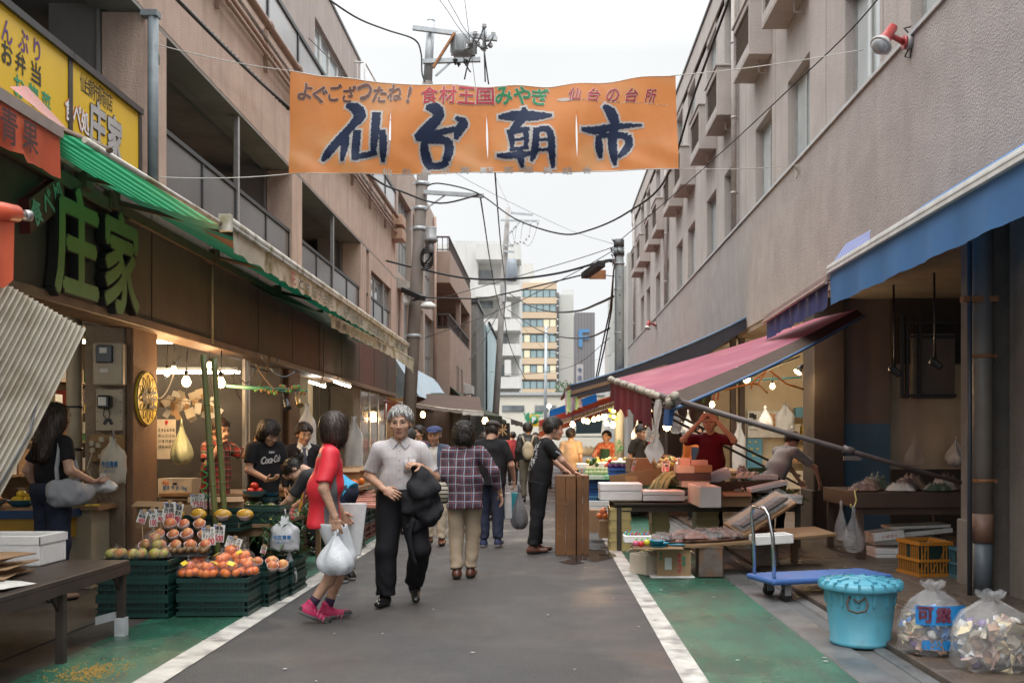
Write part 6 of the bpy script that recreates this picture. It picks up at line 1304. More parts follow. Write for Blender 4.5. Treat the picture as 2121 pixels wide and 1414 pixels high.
CAP=person('older man in a blue cap and denim jacket walking forward behind the plaid shirt',(-1.46,13.1,0),pi-.1,1.57,dict(knL=(-.09,.05,.48),anL=(-.10,.02,.085),toeL=(-.12,.17,.03),anR=(.09,-.05,.1),toeR=(.10,.11,.03)),lean=(.06,0,0),top=dict(mat=[M('denim jacket',(.065,.085,.13),(.045,.06,.10),ns=9,rough=.85,obj=True),M('white shirt',(.5,.48,.45),rough=.8,obj=True)],sleeve=1.9,hem=.80,loose=1.12,name='jacket',zone=lambda c,J:1 if abs(c[0])<.055 and c[1]>.05 and c[2]<1.36 else 0),legs=dict(mat=c_cream,loose=1.15),shoes=dict(mat=[c_lea,c_sole]),hair='undercap',hairm=m_grey,skin=m_skin2,res=.012,head=(.1,0,0),detail=1)
f=lambda p:(lambda q:np.minimum(np.maximum(ell(q,(0,.0,.065),(.098,.116,.055)),-(q[:,2]-.058)),ell(q,(0,.10,.062),(.06,.045,.008))))((p-CAP.hc)@CAP.Hm/CAP.hs)*CAP.hs
mount(CAP,'cap',(f,CAP.hc-.15,CAP.hc+.2),M('navy blue cap',(.022,.035,.12),rough=.8,obj=True),.008)
f=lambda p:cone((p-CAP.hc)@CAP.Hm/CAP.hs,(0,.078,-.088),(0,.078,-.105),.012,.005)*CAP.hs
mount(CAP,'goatee',(f,CAP.hc-.15,CAP.hc+.12),m_grey,.006)
BKP=person('man in a dark leather jacket with a beige backpack walking away',(-.40,21.9,0),.03,1.74,dict(anL=(-.09,.03,.085),toeL=(-.1,.18,.03),anR=(.09,-.06,.1),toeR=(.1,.1,.03)),lean=(.03,0,0),top=dict(mat=M('dark leather',(.02,.018,.016),rough=.5,obj=True),sleeve=1.95,hem=.84,loose=1.12,name='jacket'),legs=dict(mat=M('olive trousers',(.15,.135,.10),rough=.85,obj=True),loose=1.12),shoes=dict(mat=[c_lbk,c_sole]),hair='short',res=.017,detail=1,face=False,head=(.05,-.2,0))
LEAN=person('young man in a black printed T-shirt leaning on the tall wooden crate',(-.07,12.2,0),face_dir(.96,.25),1.66,dict(hipL=(-.085,-.02,.9),hipR=(.085,-.02,.9),knL=(-.085,-.02,.48),anL=(-.09,-.02,.085),toeL=(-.1,.14,.03),knR=(.085,-.05,.48),anR=(.085,-.12,.085),toeR=(.1,.04,.03),elR=(.24,.21,1.13),wrR=(.16,.38,.985),elL=(-.24,.2,1.13),wrL=(-.17,.38,.985),head=(0,.17,1.50)),lean=(.16,0,0),top=dict(mat=c_tee,sleeve=.75,hem=.82,loose=1.15),legs=dict(mat=c_blk,loose=1.15),shoes=dict(mat=[c_lea,c_sole]),hair='shaggyshort',res=.012,head=(-.05,-.1,0),detail=1,hands=(dict(dir=(.1,.9,-.3),palm=(0,-.3,-1),thumb=(1,0,0),curl=.3),dict(dir=(-.1,.9,-.35),palm=(0,-.3,-1),thumb=(-1,0,0),curl=.3)))
b=MB();rnd=random.Random(4);Ri=Matrix.Rotation(0,3,'Z')
P_=[Vector((-.03,-.135,1.30)),Vector((.08,-.125,1.28))]
for k in range(46):
 a=rnd.uniform(0,6.28);r=.035+.05*rnd.random();c0=Vector((.02,-.09,1.20));p=c0+Vector((r*math.cos(a)*.9,0,r*math.sin(a)*1.7))
 q=p+Vector((rnd.gauss(0,.022),0,rnd.gauss(0,.03)))
 def onb(v):
  g=np.array([v.x,v.y,v.z],np.float32)
  for _ in range(14):
   d=float(LEAN.d_top(g[None])[0]);g[1]+=d*.7
   if abs(d)<.002:break
  return Vector(g.tolist())+Vector((0,-.006,0))
 b.tube([onb(p),onb(p.lerp(q,.5)),onb(q)],.0035,4)
for i,ch in enumerate('WEAR'):letter(b,ch,onb(Vector((-.06+.04*i,-.14,1.03))),(1,0,0),(0,0,1),.03,.035,0,.03)
b.build('shirt_print',M('white shirt print',(.5,.5,.5),rough=.7),LEAN.T,False)
b=MB();letter(b,'BBJ',Vector(LEAN.J['shR'].tolist()).lerp(Vector(LEAN.J['elR'].tolist()),.62)+Vector((.066,.0,.02)),(0,1,-.5),(0,.5,1),.07,.03,0,.02);b.build('sleeve_print',M('white shirt print'),LEAN.T,False)
COKE=person('long haired vendor in glasses and a black printed T-shirt holding a bowl of tomatoes',(-3.05,10.75,0),face_dir(.75,-.65),1.63,dict(elR=(.22,.06,1.08),wrR=(.15,.30,.98),elL=(-.23,.07,1.08),wrL=(-.10,.33,1.0),head=(.0,.10,1.475)),lean=(.12,0,0),top=dict(mat=c_tee,sleeve=.72,hem=.78,loose=1.18),legs=dict(mat=c_blk),shoes=dict(mat=[c_lbk,c_sole]),hair='shaggy',res=.011,head=(.35,.2,0),detail=2,skin=m_skin2,hands=(dict(dir=(.5,.8,0),palm=(.3,0,1),thumb=(.5,-.3,.5),curl=.5),dict(dir=(-.3,.95,.1),palm=(-.2,0,1),thumb=(.8,.2,.4),curl=.5)))
def onfront(P,v,lift=.006):
 g=np.array([v[0],v[1],v[2]],np.float32)
 for _ in range(20):
  d=float(P.d_top(g[None])[0]);g[1]-=d*.7
  if abs(d)<.0015:break
 return Vector(g.tolist())+Vector((0,lift,0))
b=MB()
def printf(P,mb,txt,cx,cz,w,h,off=.02,shear=.0,rot=0):
 vs,fs,lo,hi=glyphs(txt,0.0,shear);mid=(lo+hi)/2;sc=(w/(hi-lo)[0],h/(hi-lo)[1]);P2,tr=tess(vs,fs,1)
 for k in range(4):
  a=k*pi/2;o=[]
  for x,y in P2:
   X=-((x-mid[0])*sc[0]);Z=(y-mid[1])*sc[1]+rot*(x-mid[0])*sc[0];o.append(onfront(P,(cx+X+off*.3*math.cos(a),.2,cz+Z+off*.3*math.sin(a)),.008+.0004*k))
  mb.add(o,tr)
printf(COKE,b,'Enjoy',-.005,1.255,.07,.028,.006,.2,.1);printf(COKE,b,'Coca-Cola',-.01,1.18,.24,.075,.012,.35,.12);b.build('shirt_print',M('white shirt print'),COKE.T,False)
def glasses(P,mat):
 b=MB()
 for sx in(-1,1):
  c=P.hw((.033*sx,.099,.004));X=Vector(P.Hm[:,0].tolist());Z=Vector(P.Hm[:,2].tolist());b.tube([c+X*(.022*P.hs*math.cos(t*.52))+Z*(.015*P.hs*math.sin(t*.52))for t in range(13)],.0018,5);b.tube([P.hw((.055*sx,.096,.006)),P.hw((.080*sx,.02,.012))],.0016,5)
 b.tube([P.hw((-.012,.103,.006)),P.hw((.012,.103,.006))],.0016,5);b.build('glasses',mat,P.T,False)
glasses(COKE,m_blk)
b=MB();b.tube([Vector(COKE.J['neck'].tolist())+Vector((.062*math.cos(t*.5),.064*math.sin(t*.5)+.005,.018-.02*math.sin(t*.5)))for t in range(14)],.022,8);b.build('neck_towel',M('pale towel',(.5,.46,.33),rough=.9,obj=True),COKE.T,False)
SUIT=person('balding man in glasses, a dark suit and a dotted tie behind the red shirt',(-2.92,12.0,0),face_dir(.3,-.95),1.58,dict(),lean=(.03,0,0),top=dict(mat=[M('dark suit',spec=.15,col=(.014,.014,.018),rough=.75,obj=True),M('white dress shirt',(.6,.6,.6),rough=.7,obj=True)],sleeve=1.95,hem=.80,loose=1.1,name='suit_jacket',zone=lambda c,J:1 if c[1]>.04 and abs(c[0])<.012+.13*max(0,c[2]-1.08)and 1.08<c[2]<1.39 else 0),legs=dict(mat=c_blk),shoes=dict(mat=[c_lbk,c_sole]),hair='short',hairm=m_hairb,skin=m_skin2,res=.011,head=(.18,.3,0),detail=2)
glasses(SUIT,M('gold wire',(.5,.36,.15),rough=.3,metal=.8));collar(SUIT,M('white dress shirt'))
b=MB();g=[]
for i in range(8):t=i/7;z=1.345-.26*t;w_=.016+.022*t if i else .02;q=onfront(SUIT,(0,.2,z*SUIT.s),.007);g.append([q+Vector((w_*k,-.004*abs(k),0))for k in(-1,-.4,.4,1)])
b.sheet(g);b.build('necktie',M('navy dotted tie',(.02,.024,.05),(.25,.22,.2),ns=110,rough=.6,lo=.62,hi=.66,obj=True),SUIT.T,False)
BENT=person('woman in a black and bright blue top bending over the vegetable stall, half hidden',(-1.98,9.75,0),face_dir(-.97,.2),1.56,dict(elR=(.2,.47,.86),wrR=(.14,.66,.74),elL=(-.2,.50,.86),wrL=(-.13,.70,.72)),lean=(1.18,0,0),top=dict(mat=[M('black jersey',(.018,.018,.02),rough=.8,obj=True),M('bright blue jersey',(.02,.30,.52),rough=.7,obj=True)],sleeve=.8,hem=.86,loose=1.15,zone=lambda c,J:1 if c[1]<.24 and c[2]>.8 and abs(c[0])<.2 else 0),legs=dict(mat=c_jean),shoes=dict(mat=[c_lbk,M('white sole')]),hair='bun',res=.012,head=(.2,.1,0),detail=1,hands=(dict(dir=(.3,.7,-.5),palm=(.5,-.2,-.6),curl=.4),dict(dir=(-.2,.8,-.4),palm=(-.4,-.2,-.7),curl=.5)))
b=MB();g=[]
for i in range(10):t=i/9;g.append([Vector((.10-.03*t+.012*k,.40+.10*t+.012*k,1.10-.42*t))for k in(-3,-1.5,0,1.5,3)])
b.sheet(g);b.build('apron_scarf',M('purple yellow scarf',(.13,.02,.14),(.50,.33,.03),ns=9,rough=.8,lo=.5,hi=.54,obj=True),BENT.T,False)
PLM=person('vendor in a red plaid shirt behind the bamboo poles with raised hands',(-3.75,11.3,0),face_dir(.9,-.4),1.63,dict(elR=(.27,.13,1.13),wrR=(.17,.22,1.36),elL=(-.28,.18,1.22),wrL=(-.22,.40,1.35)),lean=(.08,0,0),top=dict(mat=c_rpl,sleeve=.8,hem=.76,loose=1.2),legs=dict(mat=c_blk),shoes=dict(mat=[c_lbk,c_sole]),hair='short',hairm=m_hairb,skin=m_skin2,res=.013,head=(.1,0,0),detail=1,hands=(dict(dir=(.1,.4,.8),palm=(.5,.5,0),curl=.7),dict(dir=(.0,.3,.9),palm=(-.6,.3,0),curl=.7)))
WOM=person('long haired woman in black with a grey shoulder bag at the left fruit counter',(-4.25,8.55,0),face_dir(.55,.83),1.70,dict(elR=(.27,.0,1.10),wrR=(.20,.24,1.0),elL=(-.27,-.05,1.09),wrL=(-.30,.08,.87)),lean=(.05,0,0),top=dict(mat=c_tee,sleeve=.66,hem=.94,loose=1.0),legs=dict(mat=c_jean,tuck=1),shoes=dict(mat=[M('tan sandal',(.22,.13,.09),rough=.6,obj=True),c_sole]),hair='long',hairm=m_hairb,res=.012,head=(.25,.3,0),detail=1,face=False,hands=(dict(curl=.5),dict(dir=(-.1,.9,-.1),palm=(-.3,0,1),curl=.5)))
MAR=person('stall holder in a dark maroon T-shirt raising both arms to his face',(2.27,13.75,0),face_dir(-.35,-.9),1.74,dict(elR=(.33,.16,1.31),wrR=(.10,.18,1.55),elL=(-.34,.14,1.30),wrL=(-.12,.2,1.56),head=(0,.03,1.53)),top=dict(mat=M('maroon cotton',spec=.15,col=(.10,.006,.014),col2=(.08,.005,.011),ns=6,rough=.8,obj=True),sleeve=.8,hem=.70,loose=1.22),legs=dict(mat=c_blk),shoes=dict(mat=[c_lbk,c_sole]),hair='short',skin=m_skin2,res=.014,detail=1,hands=(dict(dir=(.5,.2,.6),palm=(.3,-.6,0),curl=.6),dict(dir=(-.5,.2,.6),palm=(-.3,-.6,0),curl=.6)))
GRY=person('man in a grey T-shirt bending over at the back of the right stall',(3.2,13.9,0),face_dir(.75,.5),1.6,dict(elR=(.26,.55,1.02),wrR=(.24,.66,.82),elL=(-.2,.55,1.0),wrL=(-.15,.66,.82)),lean=(.62,0,0),top=dict(mat=M('pale grey cotton',spec=.15,col=(.30,.32,.33),col2=(.25,.27,.28),ns=6,rough=.85,obj=True),sleeve=.75,hem=.84,loose=1.2),legs=dict(mat=c_blk),shoes=dict(mat=[c_lbk,c_sole]),hair='short',res=.014,detail=1,face=False)
ORG=person('stall helper in an orange shirt and navy apron behind the maroon shirt',(2.52,16.6,0),pi+.2,1.62,dict(),top=dict(mat=[M('orange cotton',(.52,.13,.02),rough=.85,obj=True),M('navy apron cloth',(.02,.028,.05),rough=.8,obj=True)],sleeve=1.7,hem=.6,loose=1.15,zone=lambda c,J:1 if abs(c[0])<.13 and c[1]>0 and c[2]<1.28 else 0),legs=dict(mat=c_blk),shoes=dict(mat=[c_lbk,c_sole]),hair='short',res=.018,detail=1)
BEI=person('shopper in a beige T-shirt standing with back turned beyond the wooden crate',(.50,20.2,0),-.2,1.60,dict(),top=dict(mat=M('beige cotton',spec=.15,col=(.40,.29,.19),rough=.85,obj=True),sleeve=.8,hem=.78,loose=1.2),legs=dict(mat=c_blk),shoes=dict(mat=[c_lbk,c_sole]),hair='short',res=.018,detail=1,face=False)
OV=person('fishmonger in an orange print shirt and green apron behind the steel pole',(1.28,21.0,0),pi-.5,1.56,dict(elR=(.25,.1,1.1),wrR=(.1,.3,1.0),elL=(-.25,.1,1.1),wrL=(-.1,.3,1.0)),top=dict(mat=[M('orange print cotton',(.55,.12,.05),(.6,.35,.25),ns=18,rough=.85,lo=.5,hi=.55,obj=True),M('green apron cloth',(.03,.10,.06),rough=.8,obj=True)],sleeve=1.4,hem=.6,loose=1.15,zone=lambda c,J:1 if abs(c[0])<.12 and c[1]>0 and c[2]<1.25 else 0),legs=dict(mat=c_blk),shoes=dict(mat=[c_lbk,c_sole]),hair='short',res=.018,detail=1)
HB=person('vendor with a pale headband and dark shirt right of the steel pole',(1.68,18.3,0),pi+.9,1.66,dict(head=(0,.08,1.5)),lean=(.1,0,0),top=dict(mat=M('charcoal cotton',spec=.15,col=(.03,.027,.025),rough=.85,obj=True),sleeve=.8,hem=.7,loose=1.2),legs=dict(mat=c_blk),shoes=dict(mat=[c_lbk,c_sole]),hair='short',res=.018,detail=1,head=(.2,0,0),skin=m_skin2)
b=MB();c=HB.hw((0,-.01,.05));b.lathe([(.088,-.015),(.093,-.012),(.094,.012),(.088,.016)],c,20,0,Matrix(HB.Hm.tolist())@Matrix(((1,0,0),(0,1.2,0),(0,0,1))));b.build('headband',M('pale headband',(.55,.5,.42),rough=.9),HB.T,False)
RV=person('vendor in a bright red shirt and black apron deep in the right stalls',(2.28,21.2,0),pi+1.2,1.6,dict(elR=(.25,.1,1.1),wrR=(.15,.3,1.05),elL=(-.25,.1,1.1),wrL=(-.15,.3,1.05)),top=dict(mat=[M('bright red cotton',spec=.15,col=(.5,.02,.02),rough=.8,obj=True),c_tee],sleeve=.9,hem=.6,loose=1.15,zone=lambda c,J:1 if abs(c[0])<.12 and c[1]>0 and c[2]<1.2 else 0),legs=dict(mat=c_blk),shoes=dict(mat=[c_lbk,c_sole]),hair='short',res=.018,detail=1)
person('shopper in dark maroon raising an arm under the brown canopy',(-2.2,17.2,0),pi-.6,1.62,dict(elR=(.25,.2,1.35),wrR=(.1,.28,1.58),elL=(-.26,.0,1.1)),top=dict(mat=M('plum cotton',(.06,.012,.025),rough=.85,obj=True),sleeve=1.8,hem=.78,loose=1.15),legs=dict(mat=c_blk),shoes=dict(mat=[c_lbk,c_sole]),hair='short',res=.018,detail=1)
person('brown haired shopper half hidden between the plaid and black shirts',(-1.05,17.0,0),.3,1.5,dict(),top=dict(mat=M('mustard cotton',(.30,.17,.05),rough=.85,obj=True),sleeve=1.8,hem=.78,loose=1.15),legs=dict(mat=c_blk),shoes=dict(mat=[c_lbk,c_sole]),hair='bob',hairm=m_hairb,res=.018,detail=1,face=False)
person('shopper in a dark hat behind the shoulder of the grey haired man',(-2.0,14.6,0),-.4,1.53,dict(),top=dict(mat=M('dark olive cotton',(.05,.045,.03),rough=.85,obj=True),sleeve=1.8,hem=.78,loose=1.15),legs=dict(mat=c_blk),shoes=dict(mat=[c_lbk,c_sole]),hair='short',res=.018,detail=1,face=False)
for i,(x,y,hgt,mm,hd,lab)in enumerate(((1118,30,1.55,(.6,.56,.55),pi,'distant woman in a white cardigan and red top walking forward'),(1109,33,1.6,(.05,.05,.06),pi,'distant shopper in dark clothes left of the white cardigan'),(1127,36,1.6,(.04,.12,.10),0,'distant shopper in dark green right of the white cardigan'),(1086,40,1.62,(.55,.10,.10),0,'distant shopper in red beside the backpack man'),(1133,28,1.52,(.30,.36,.42),pi,'distant shopper in pale blue nearest the leaning young man'),(1062,30,1.6,(.32,.03,.04),0,'distant shopper in crimson under the dark curtain'),(1078,46,1.6,(.4,.4,.42),pi,'farthest shopper in pale grey in the middle of the street'),(1100,50,1.6,(.15,.15,.18),pi,'farthest shopper in grey blue near the parking sign'))):
 Y=y;X=(x-VX)*Y/FP
 person(lab,(X,Y,0),hd,hgt,dict(anL=(-.09,.08,.085),toeL=(-.1,.23,.03),anR=(.09,-.1,.1),toeR=(.1,.06,.03)),top=dict(mat=M('far cloth %s'%'abcdefgh'[i],mm,rough=.85),sleeve=1.8,hem=.8,loose=1.15),legs=dict(mat=c_blk),shoes=dict(mat=[c_lbk]),hair='short',res=.028,detail=0,face=False,group=None)
def hand_at(P,n):return P.world(P.J['wr'+n])
m_bag=translucent(M('white carrier plastic',(.70,.72,.74),(.62,.64,.67),ns=14,rough=.28,bump=.7,bs=26,obj=True),.35)
m_bagc=M('clear bag film',(.62,.63,.64),(.5,.5,.5),ns=16,rough=.26,alpha=.2,bump=.8,bs=24,obj=True,spec=.7)
def bag(label,top_,h,w,mat=None,seed=1,depth=.75,group=None,name='plastic_bag',full=1.0,prn=None):
 """a carrier bag hanging from the point top_: two handle loops gather into a full, creased belly"""
 rnd=random.Random(seed);ph=rnd.uniform(0,6);n=28;prof=[(.03,0),(.05,-.08),(.10,-.2),(.20,-.34),(.36,-.5),(.47,-.66),(.5,-.8),(.42,-.93),(.2,-1.0),(.0,-.99)]
 T=thing(name,label,'bag',top_,rnd.uniform(0,3),group);b=MB();vs=[]
 for i,(r,z)in enumerate(prof):
  for j in range(n):
   t=2*pi*j/n;f=1+(.16*math.sin(7*t+ph+z*3)+.09*math.sin(13*t+2*ph))*(1-abs(z)*.8)+.05*math.sin(4*t+9*z+ph)
   vs.append((r*w*math.cos(t)*f,r*w*depth*math.sin(t)*f*full,z*h+.012*math.sin(5*t+ph)))
 b.add(vs,[(i*n+j,i*n+(j+1)%n,(i+1)*n+(j+1)%n,(i+1)*n+j)for i in range(len(prof)-1)for j in range(n)],0,True);b.build('belly',mat or m_bag,T,False,sub=1)
 b=MB()
 for sx in(-1,1):b.tube([(sx*.05*w,0,-.12*h),(sx*.07*w,0,-.02*h),(0,0,.06*h)],[.012,.009,.007],6)
 b.build('handle',mat or m_bag,T,False);return T
g_sh='white carrier bags held by shoppers'
for P,n,h,w,sd,lab in((RED,'R',.33,.30,2,'full white carrier bag nearest the road in the red shirted woman\'s hand'),(RED,'L',.40,.28,5,'long white carrier bag in the red shirted woman\'s far hand')):
 c=hand_at(P,n)+Vector((0,0,-.085));bag(lab,c,h,w,None,sd)
c=hand_at(RED,'L')+Vector((.05,.06,.07));T=thing('paper_bag','flat white paper bag behind the red shirted woman','bag',c)
b=MB();b.hexa([(-.09,-.02,-.42),(.09,-.02,-.42),(.09,.02,-.42),(-.09,.02,-.42),(-.14,-.01,0),(.14,-.01,0),(.14,.01,0),(-.14,.01,0)]);b.build('paper',M('white paper',(.6,.6,.6),rough=.7),T,False,bevel=.006)
c=hand_at(BLK,'R')+Vector((.0,0,-.08))
T=thing('shopping_bag','teal and white shopping bag in the black shirted man\'s hand','bag',c+Vector((-.05,.02,0)),.5);b=MB();b.hexa([(-.10,-.05,-.42),(.10,-.05,-.42),(.10,.05,-.42),(-.10,.05,-.42),(-.10,-.03,-.08),(.10,-.03,-.08),(.10,.03,-.08),(-.10,.03,-.08)]);b.build('body',stripes('teal white stripes',(.55,.56,.56),(.03,.22,.26),.2,0,.5,.4,obj=True),T,False,bevel=.01)
b=MB();b.tube([(-.06,0,-.08),(-.03,0,0),(.03,0,0),(.06,0,-.08)],.006,6);b.build('handle',m_bag,T,False)
bag('tall grey checked bag in the black shirted man\'s hand',c+Vector((.07,-.02,0)),.55,.24,M('dark grey film',(.10,.10,.11),(.16,.16,.17),ns=9,rough=.25,obj=True,bump=.5,bs=20),8,.5,name='shopping_bag')
T=thing('black_jacket','black jacket with hanging strap held against the grey haired man','jacket',OLD.T.location,OLD.T.rotation_euler[2])
def d_jk(p):
 d=cone(p,(-.16,.19,1.14),(-.20,.22,.98),.045,.085,(1,0,0),1.2);d=smin(d,cone(p,(-.20,.22,.97),(-.25,.20,.76),.085,.075,(1,0,0),1.45),.05);d=smin(d,cone(p,(-.10,.21,.90),(-.11,.19,.70),.05,.055,(1,0,0),1.2),.05);d=smin(d,cone(p,(-.31,.19,.88),(-.34,.18,.78),.04,.035),.04)
 return d+1.5*wob(p,26,.009,1)+1.3*wob(p[:,[1,2,0]],18,.009,3)+.9*wob(p[:,[2,0,1]],47,.006,5)
V_,Q_=surfnet(d_jk,(-.5,.02,.5),(.18,.38,1.25),.010);meshobj('cloth',[(V_,Q_,0)],M('black nylon',(.008,.008,.010),(.014,.014,.016),ns=8,rough=.75,obj=True,spec=.2,bump=.6,bs=22),T)
b=MB();g=[[Vector((-.12+.018*k+.03*math.sin(i*.5),.25-.01*k,.75-.05*i))for k in(-1,0,1)]for i in range(9)];b.sheet(g);b.build('strap',M('black nylon'),T,False,solid=.004)
T=thing('handbag','cream handbag with red and black stripes under the plaid woman\'s arm','bag',PLD.T.location,PLD.T.rotation_euler[2])
def d_hb(p):return np.maximum(ell(p,(-.24,.03,.89),(.15,.12,.15)),p[:,2]-.965-.25*(p[:,0]+.24))+.5*wob(p,16,.006,2)
V_,Q_=surfnet(d_hb,(-.46,-.16,.68),(-.03,.24,1.06),.011)
mm=stripes('striped bag cloth',(.56,.50,.40),(.045,.03,.03),.042,2,.32,.8,obj=True);meshobj('pouch',[(V_,Q_,0)],mm,T)
b=MB();b.tube([(-.34,.0,.95),(-.30,-.05,1.05),(-.2,-.04,1.1),(-.16,.04,.98)],.011,6);b.build('strap',c_tee,T,False)
T=thing('shoulder_bag','soft grey shoulder bag on the woman in black at the left','bag',WOM.T.location,WOM.T.rotation_euler[2])
def d_sb(p):return smin(ell(p,(.27,.02,.93),(.10,.20,.115)),ell(p,(.26,-.06,.96),(.09,.12,.11)),.05)+1.2*wob(p,24,.009,1)+.9*wob(p[:,[2,0,1]],44,.006,2)
V_,Q_=surfnet(d_sb,(.05,-.26,.74),(.45,.30,1.12),.012);mg=M('pale grey bag cloth',(.30,.31,.33),(.24,.25,.27),ns=7,rough=.8,obj=True);meshobj('pouch',[(V_,Q_,0)],mg,T)
b=MB();g=[[Vector((x,y+.018*k,z))for k in(-1,1)]for x,y,z in((.27,-.10,1.0),(.235,-.09,1.15),(.205,-.05,1.30),(.15,-.01,1.412),(.16,.08,1.33),(.22,.10,1.15),(.27,.08,1.0))];b.sheet(g);b.build('strap',mg,T,False,solid=.006)
T=thing('backpack','beige backpack on the man in the dark leather jacket','backpack',BKP.T.location,BKP.T.rotation_euler[2])
def d_bp(p):return smin(ell(p,(0,-.20,1.13),(.13,.085,.21)),ell(p,(0,-.25,1.05),(.10,.06,.11)),.03)+wob(p,18,.005,1)
V_,Q_=surfnet(d_bp,(-.2,-.38,.84),(.2,-.04,1.42),.016);mb_=M('beige canvas',(.42,.35,.25),(.35,.29,.2),ns=9,rough=.9,obj=True);meshobj('pack',[(V_,Q_,0)],mb_,T)
b=MB()
for sx in(-1,1):b.tube([(.07*sx,-.16,1.28),(.115*sx,-.10,1.43),(.125*sx,.02,1.46),(.14*sx,.13,1.36)],.02,6)
b.build('strap',mb_,T,False)
bag('crumpled pale plastic bag in the hand of the woman in black',WOM.world((.12,.40,1.08)),.15,.26,None,4)
def crate_mesh(w,d,h,mat,name='crate',label='',pos=(0,0,0),rz=0,group=None,solid_=False):
 T=thing(name,label,'crate',pos,rz,group);b=MB();t=.018;nx=max(6,int(w/.05));
 b.box((-w/2,-d/2,0),(w/2,d/2,.012))
 for z0,z1 in((.0121,.03),(h*.42,h*.50),(h-.035,h)):
  b.box((-w/2,-d/2,z0),(w/2,-d/2+t,z1));b.box((-w/2,d/2-t,z0),(w/2,d/2,z1));b.box((-w/2,-d/2+t,z0),(-w/2+t,d/2-t,z1));b.box((w/2-t,-d/2+t,z0),(w/2,d/2-t,z1))
 b.build('rim',mat,T,False)
 b=MB();e=.003
 if solid_:zz=[(.03,h*.42),(h*.5,h-.035)]
 else:zz=[(.03,h*.42),(h*.5,h-.035)]
 for z0,z1 in zz:
  for sy in(-1,1):
   y0=sy*(d/2-t*.6)
   if solid_:b.box((-w/2+t,y0-.004,z0),(w/2-t,y0+.004,z1))
   else:
    n=int(w/.036)
    for i in range(n):
     x=-w/2+t+(w-2*t)*(i+.5)/n
     if abs(x)<.05 and z0>.04:continue
     b.box((x-.005,y0-.004,z0),(x+.005,y0+.004,z1))
     if i%3==1:b.bar((x-.03,y0+.0,z0),(x+.03,y0,z1),.006,.006)
  for sx in(-1,1):
   x0=sx*(w/2-t*.6)
   if solid_:b.box((x0-.004,-d/2+t,z0),(x0+.004,d/2-t,z1))
   else:
    n=int(d/.036)
    for i in range(n):
     y=-d/2+t+(d-2*t)*(i+.5)/n
     if abs(y)<.05 and z0>.04:continue
     b.box((x0-.004,y-.005,z0),(x0+.004,y+.005,z1))
 b.build('lattice',mat,T,False)
 if not solid_:
  b=MB();k=h*.1
  for sy in(-1,1):b.box((-w/2+t+.01,sy*(d/2-t*.9)-.003,.031),(w/2-t-.01,sy*(d/2-t*.9)+.003,h-.036))
  for sx in(-1,1):b.box((sx*(w/2-t*.9)-.003,-d/2+t+.012,.031),(sx*(w/2-t*.9)+.003,d/2-t-.012,h-.036))
  b.build('inner_panel',M('inner crate plastic',(.004,.022,.018),rough=.6),T,False)
 return T
m_cg=M('dark green crate plastic',(.006,.040,.033),(.004,.028,.023),ns=6,rough=.42)
GC='dark green folding crates under the fruit'
cw,cd,chh=.56,.40,.145
first=None
def gcrate(x,y,z,rz,lab):
 global first
 if first is None:first=crate_mesh(cw,cd,chh,m_cg,'crate',lab,(x,y,z),rz,GC);return first
 return dup(first,(x,y,z),rz,lab,GC)
for sx,sy,nm in((-3.22,7.93,'left'),(-2.62,8.0,'right')):
 for k in range(3 if nm=='left' else 2):
  gcrate(sx,sy,k*.147+.012,.02,'dark green crate in the front %s fruit stack, %s'%(nm,['on the ground','second from the ground','third from the ground'][k]))
for i in range(3):
 for k in range(2):gcrate(-2.50+.02*i,8.42+.30*i+.12,k*.147+.004,pi/2 if i<9 else 0,'dark green crate beside the road line, %s row behind the oranges, %s'%(['first','second','third'][i],['lower','upper'][k]))
for i in range(2):
 for k in range(3):gcrate(-3.2,8.4+.42*i,k*.147+.01,0,'dark green crate under the peaches, %s row back, %s from the ground'%(['first','second'][i],['first','second','third'][k]))
m_film=M('clear fruit film',(.8,.8,.8),rough=.08,alpha=.07,spec=1.0,bump=.6,bs=40,obj=True)
def fruitmat(n,a,c,ns=5,**k):return M(n,a,c,ns=ns,rough=.38,obj=False,bump=.05,**k)
m_ora=fruitmat('orange peel',(.70,.17,.008),(.62,.12,.006));m_app=fruitmat('green red apple',(.30,.40,.05),(.40,.10,.04),9);m_pea=fruitmat('peach skin',(.52,.10,.06),(.58,.30,.10),12);m_net=M('white foam net',(.70,.58,.56),(.55,.40,.38),ns=60,rough=.8,lo=.45,hi=.55);m_kiw=fruitmat('kiwi skin',(.16,.09,.035),(.11,.06,.025),30);m_pap=fruitmat('yellow mango skin',(.52,.30,.03),(.42,.22,.02),7);m_tom=fruitmat('tomato skin',(.50,.03,.015),(.42,.02,.01));m_yel2=fruitmat('yellow citrus',(.62,.42,.03),(.55,.36,.02))
m_ylab=M('yellow paper label',(.75,.55,.04),rough=.6);m_wlab=M('white paper label',(.7,.7,.66),rough=.6);m_blab=M('blue sticker',(.05,.12,.4),rough=.4)
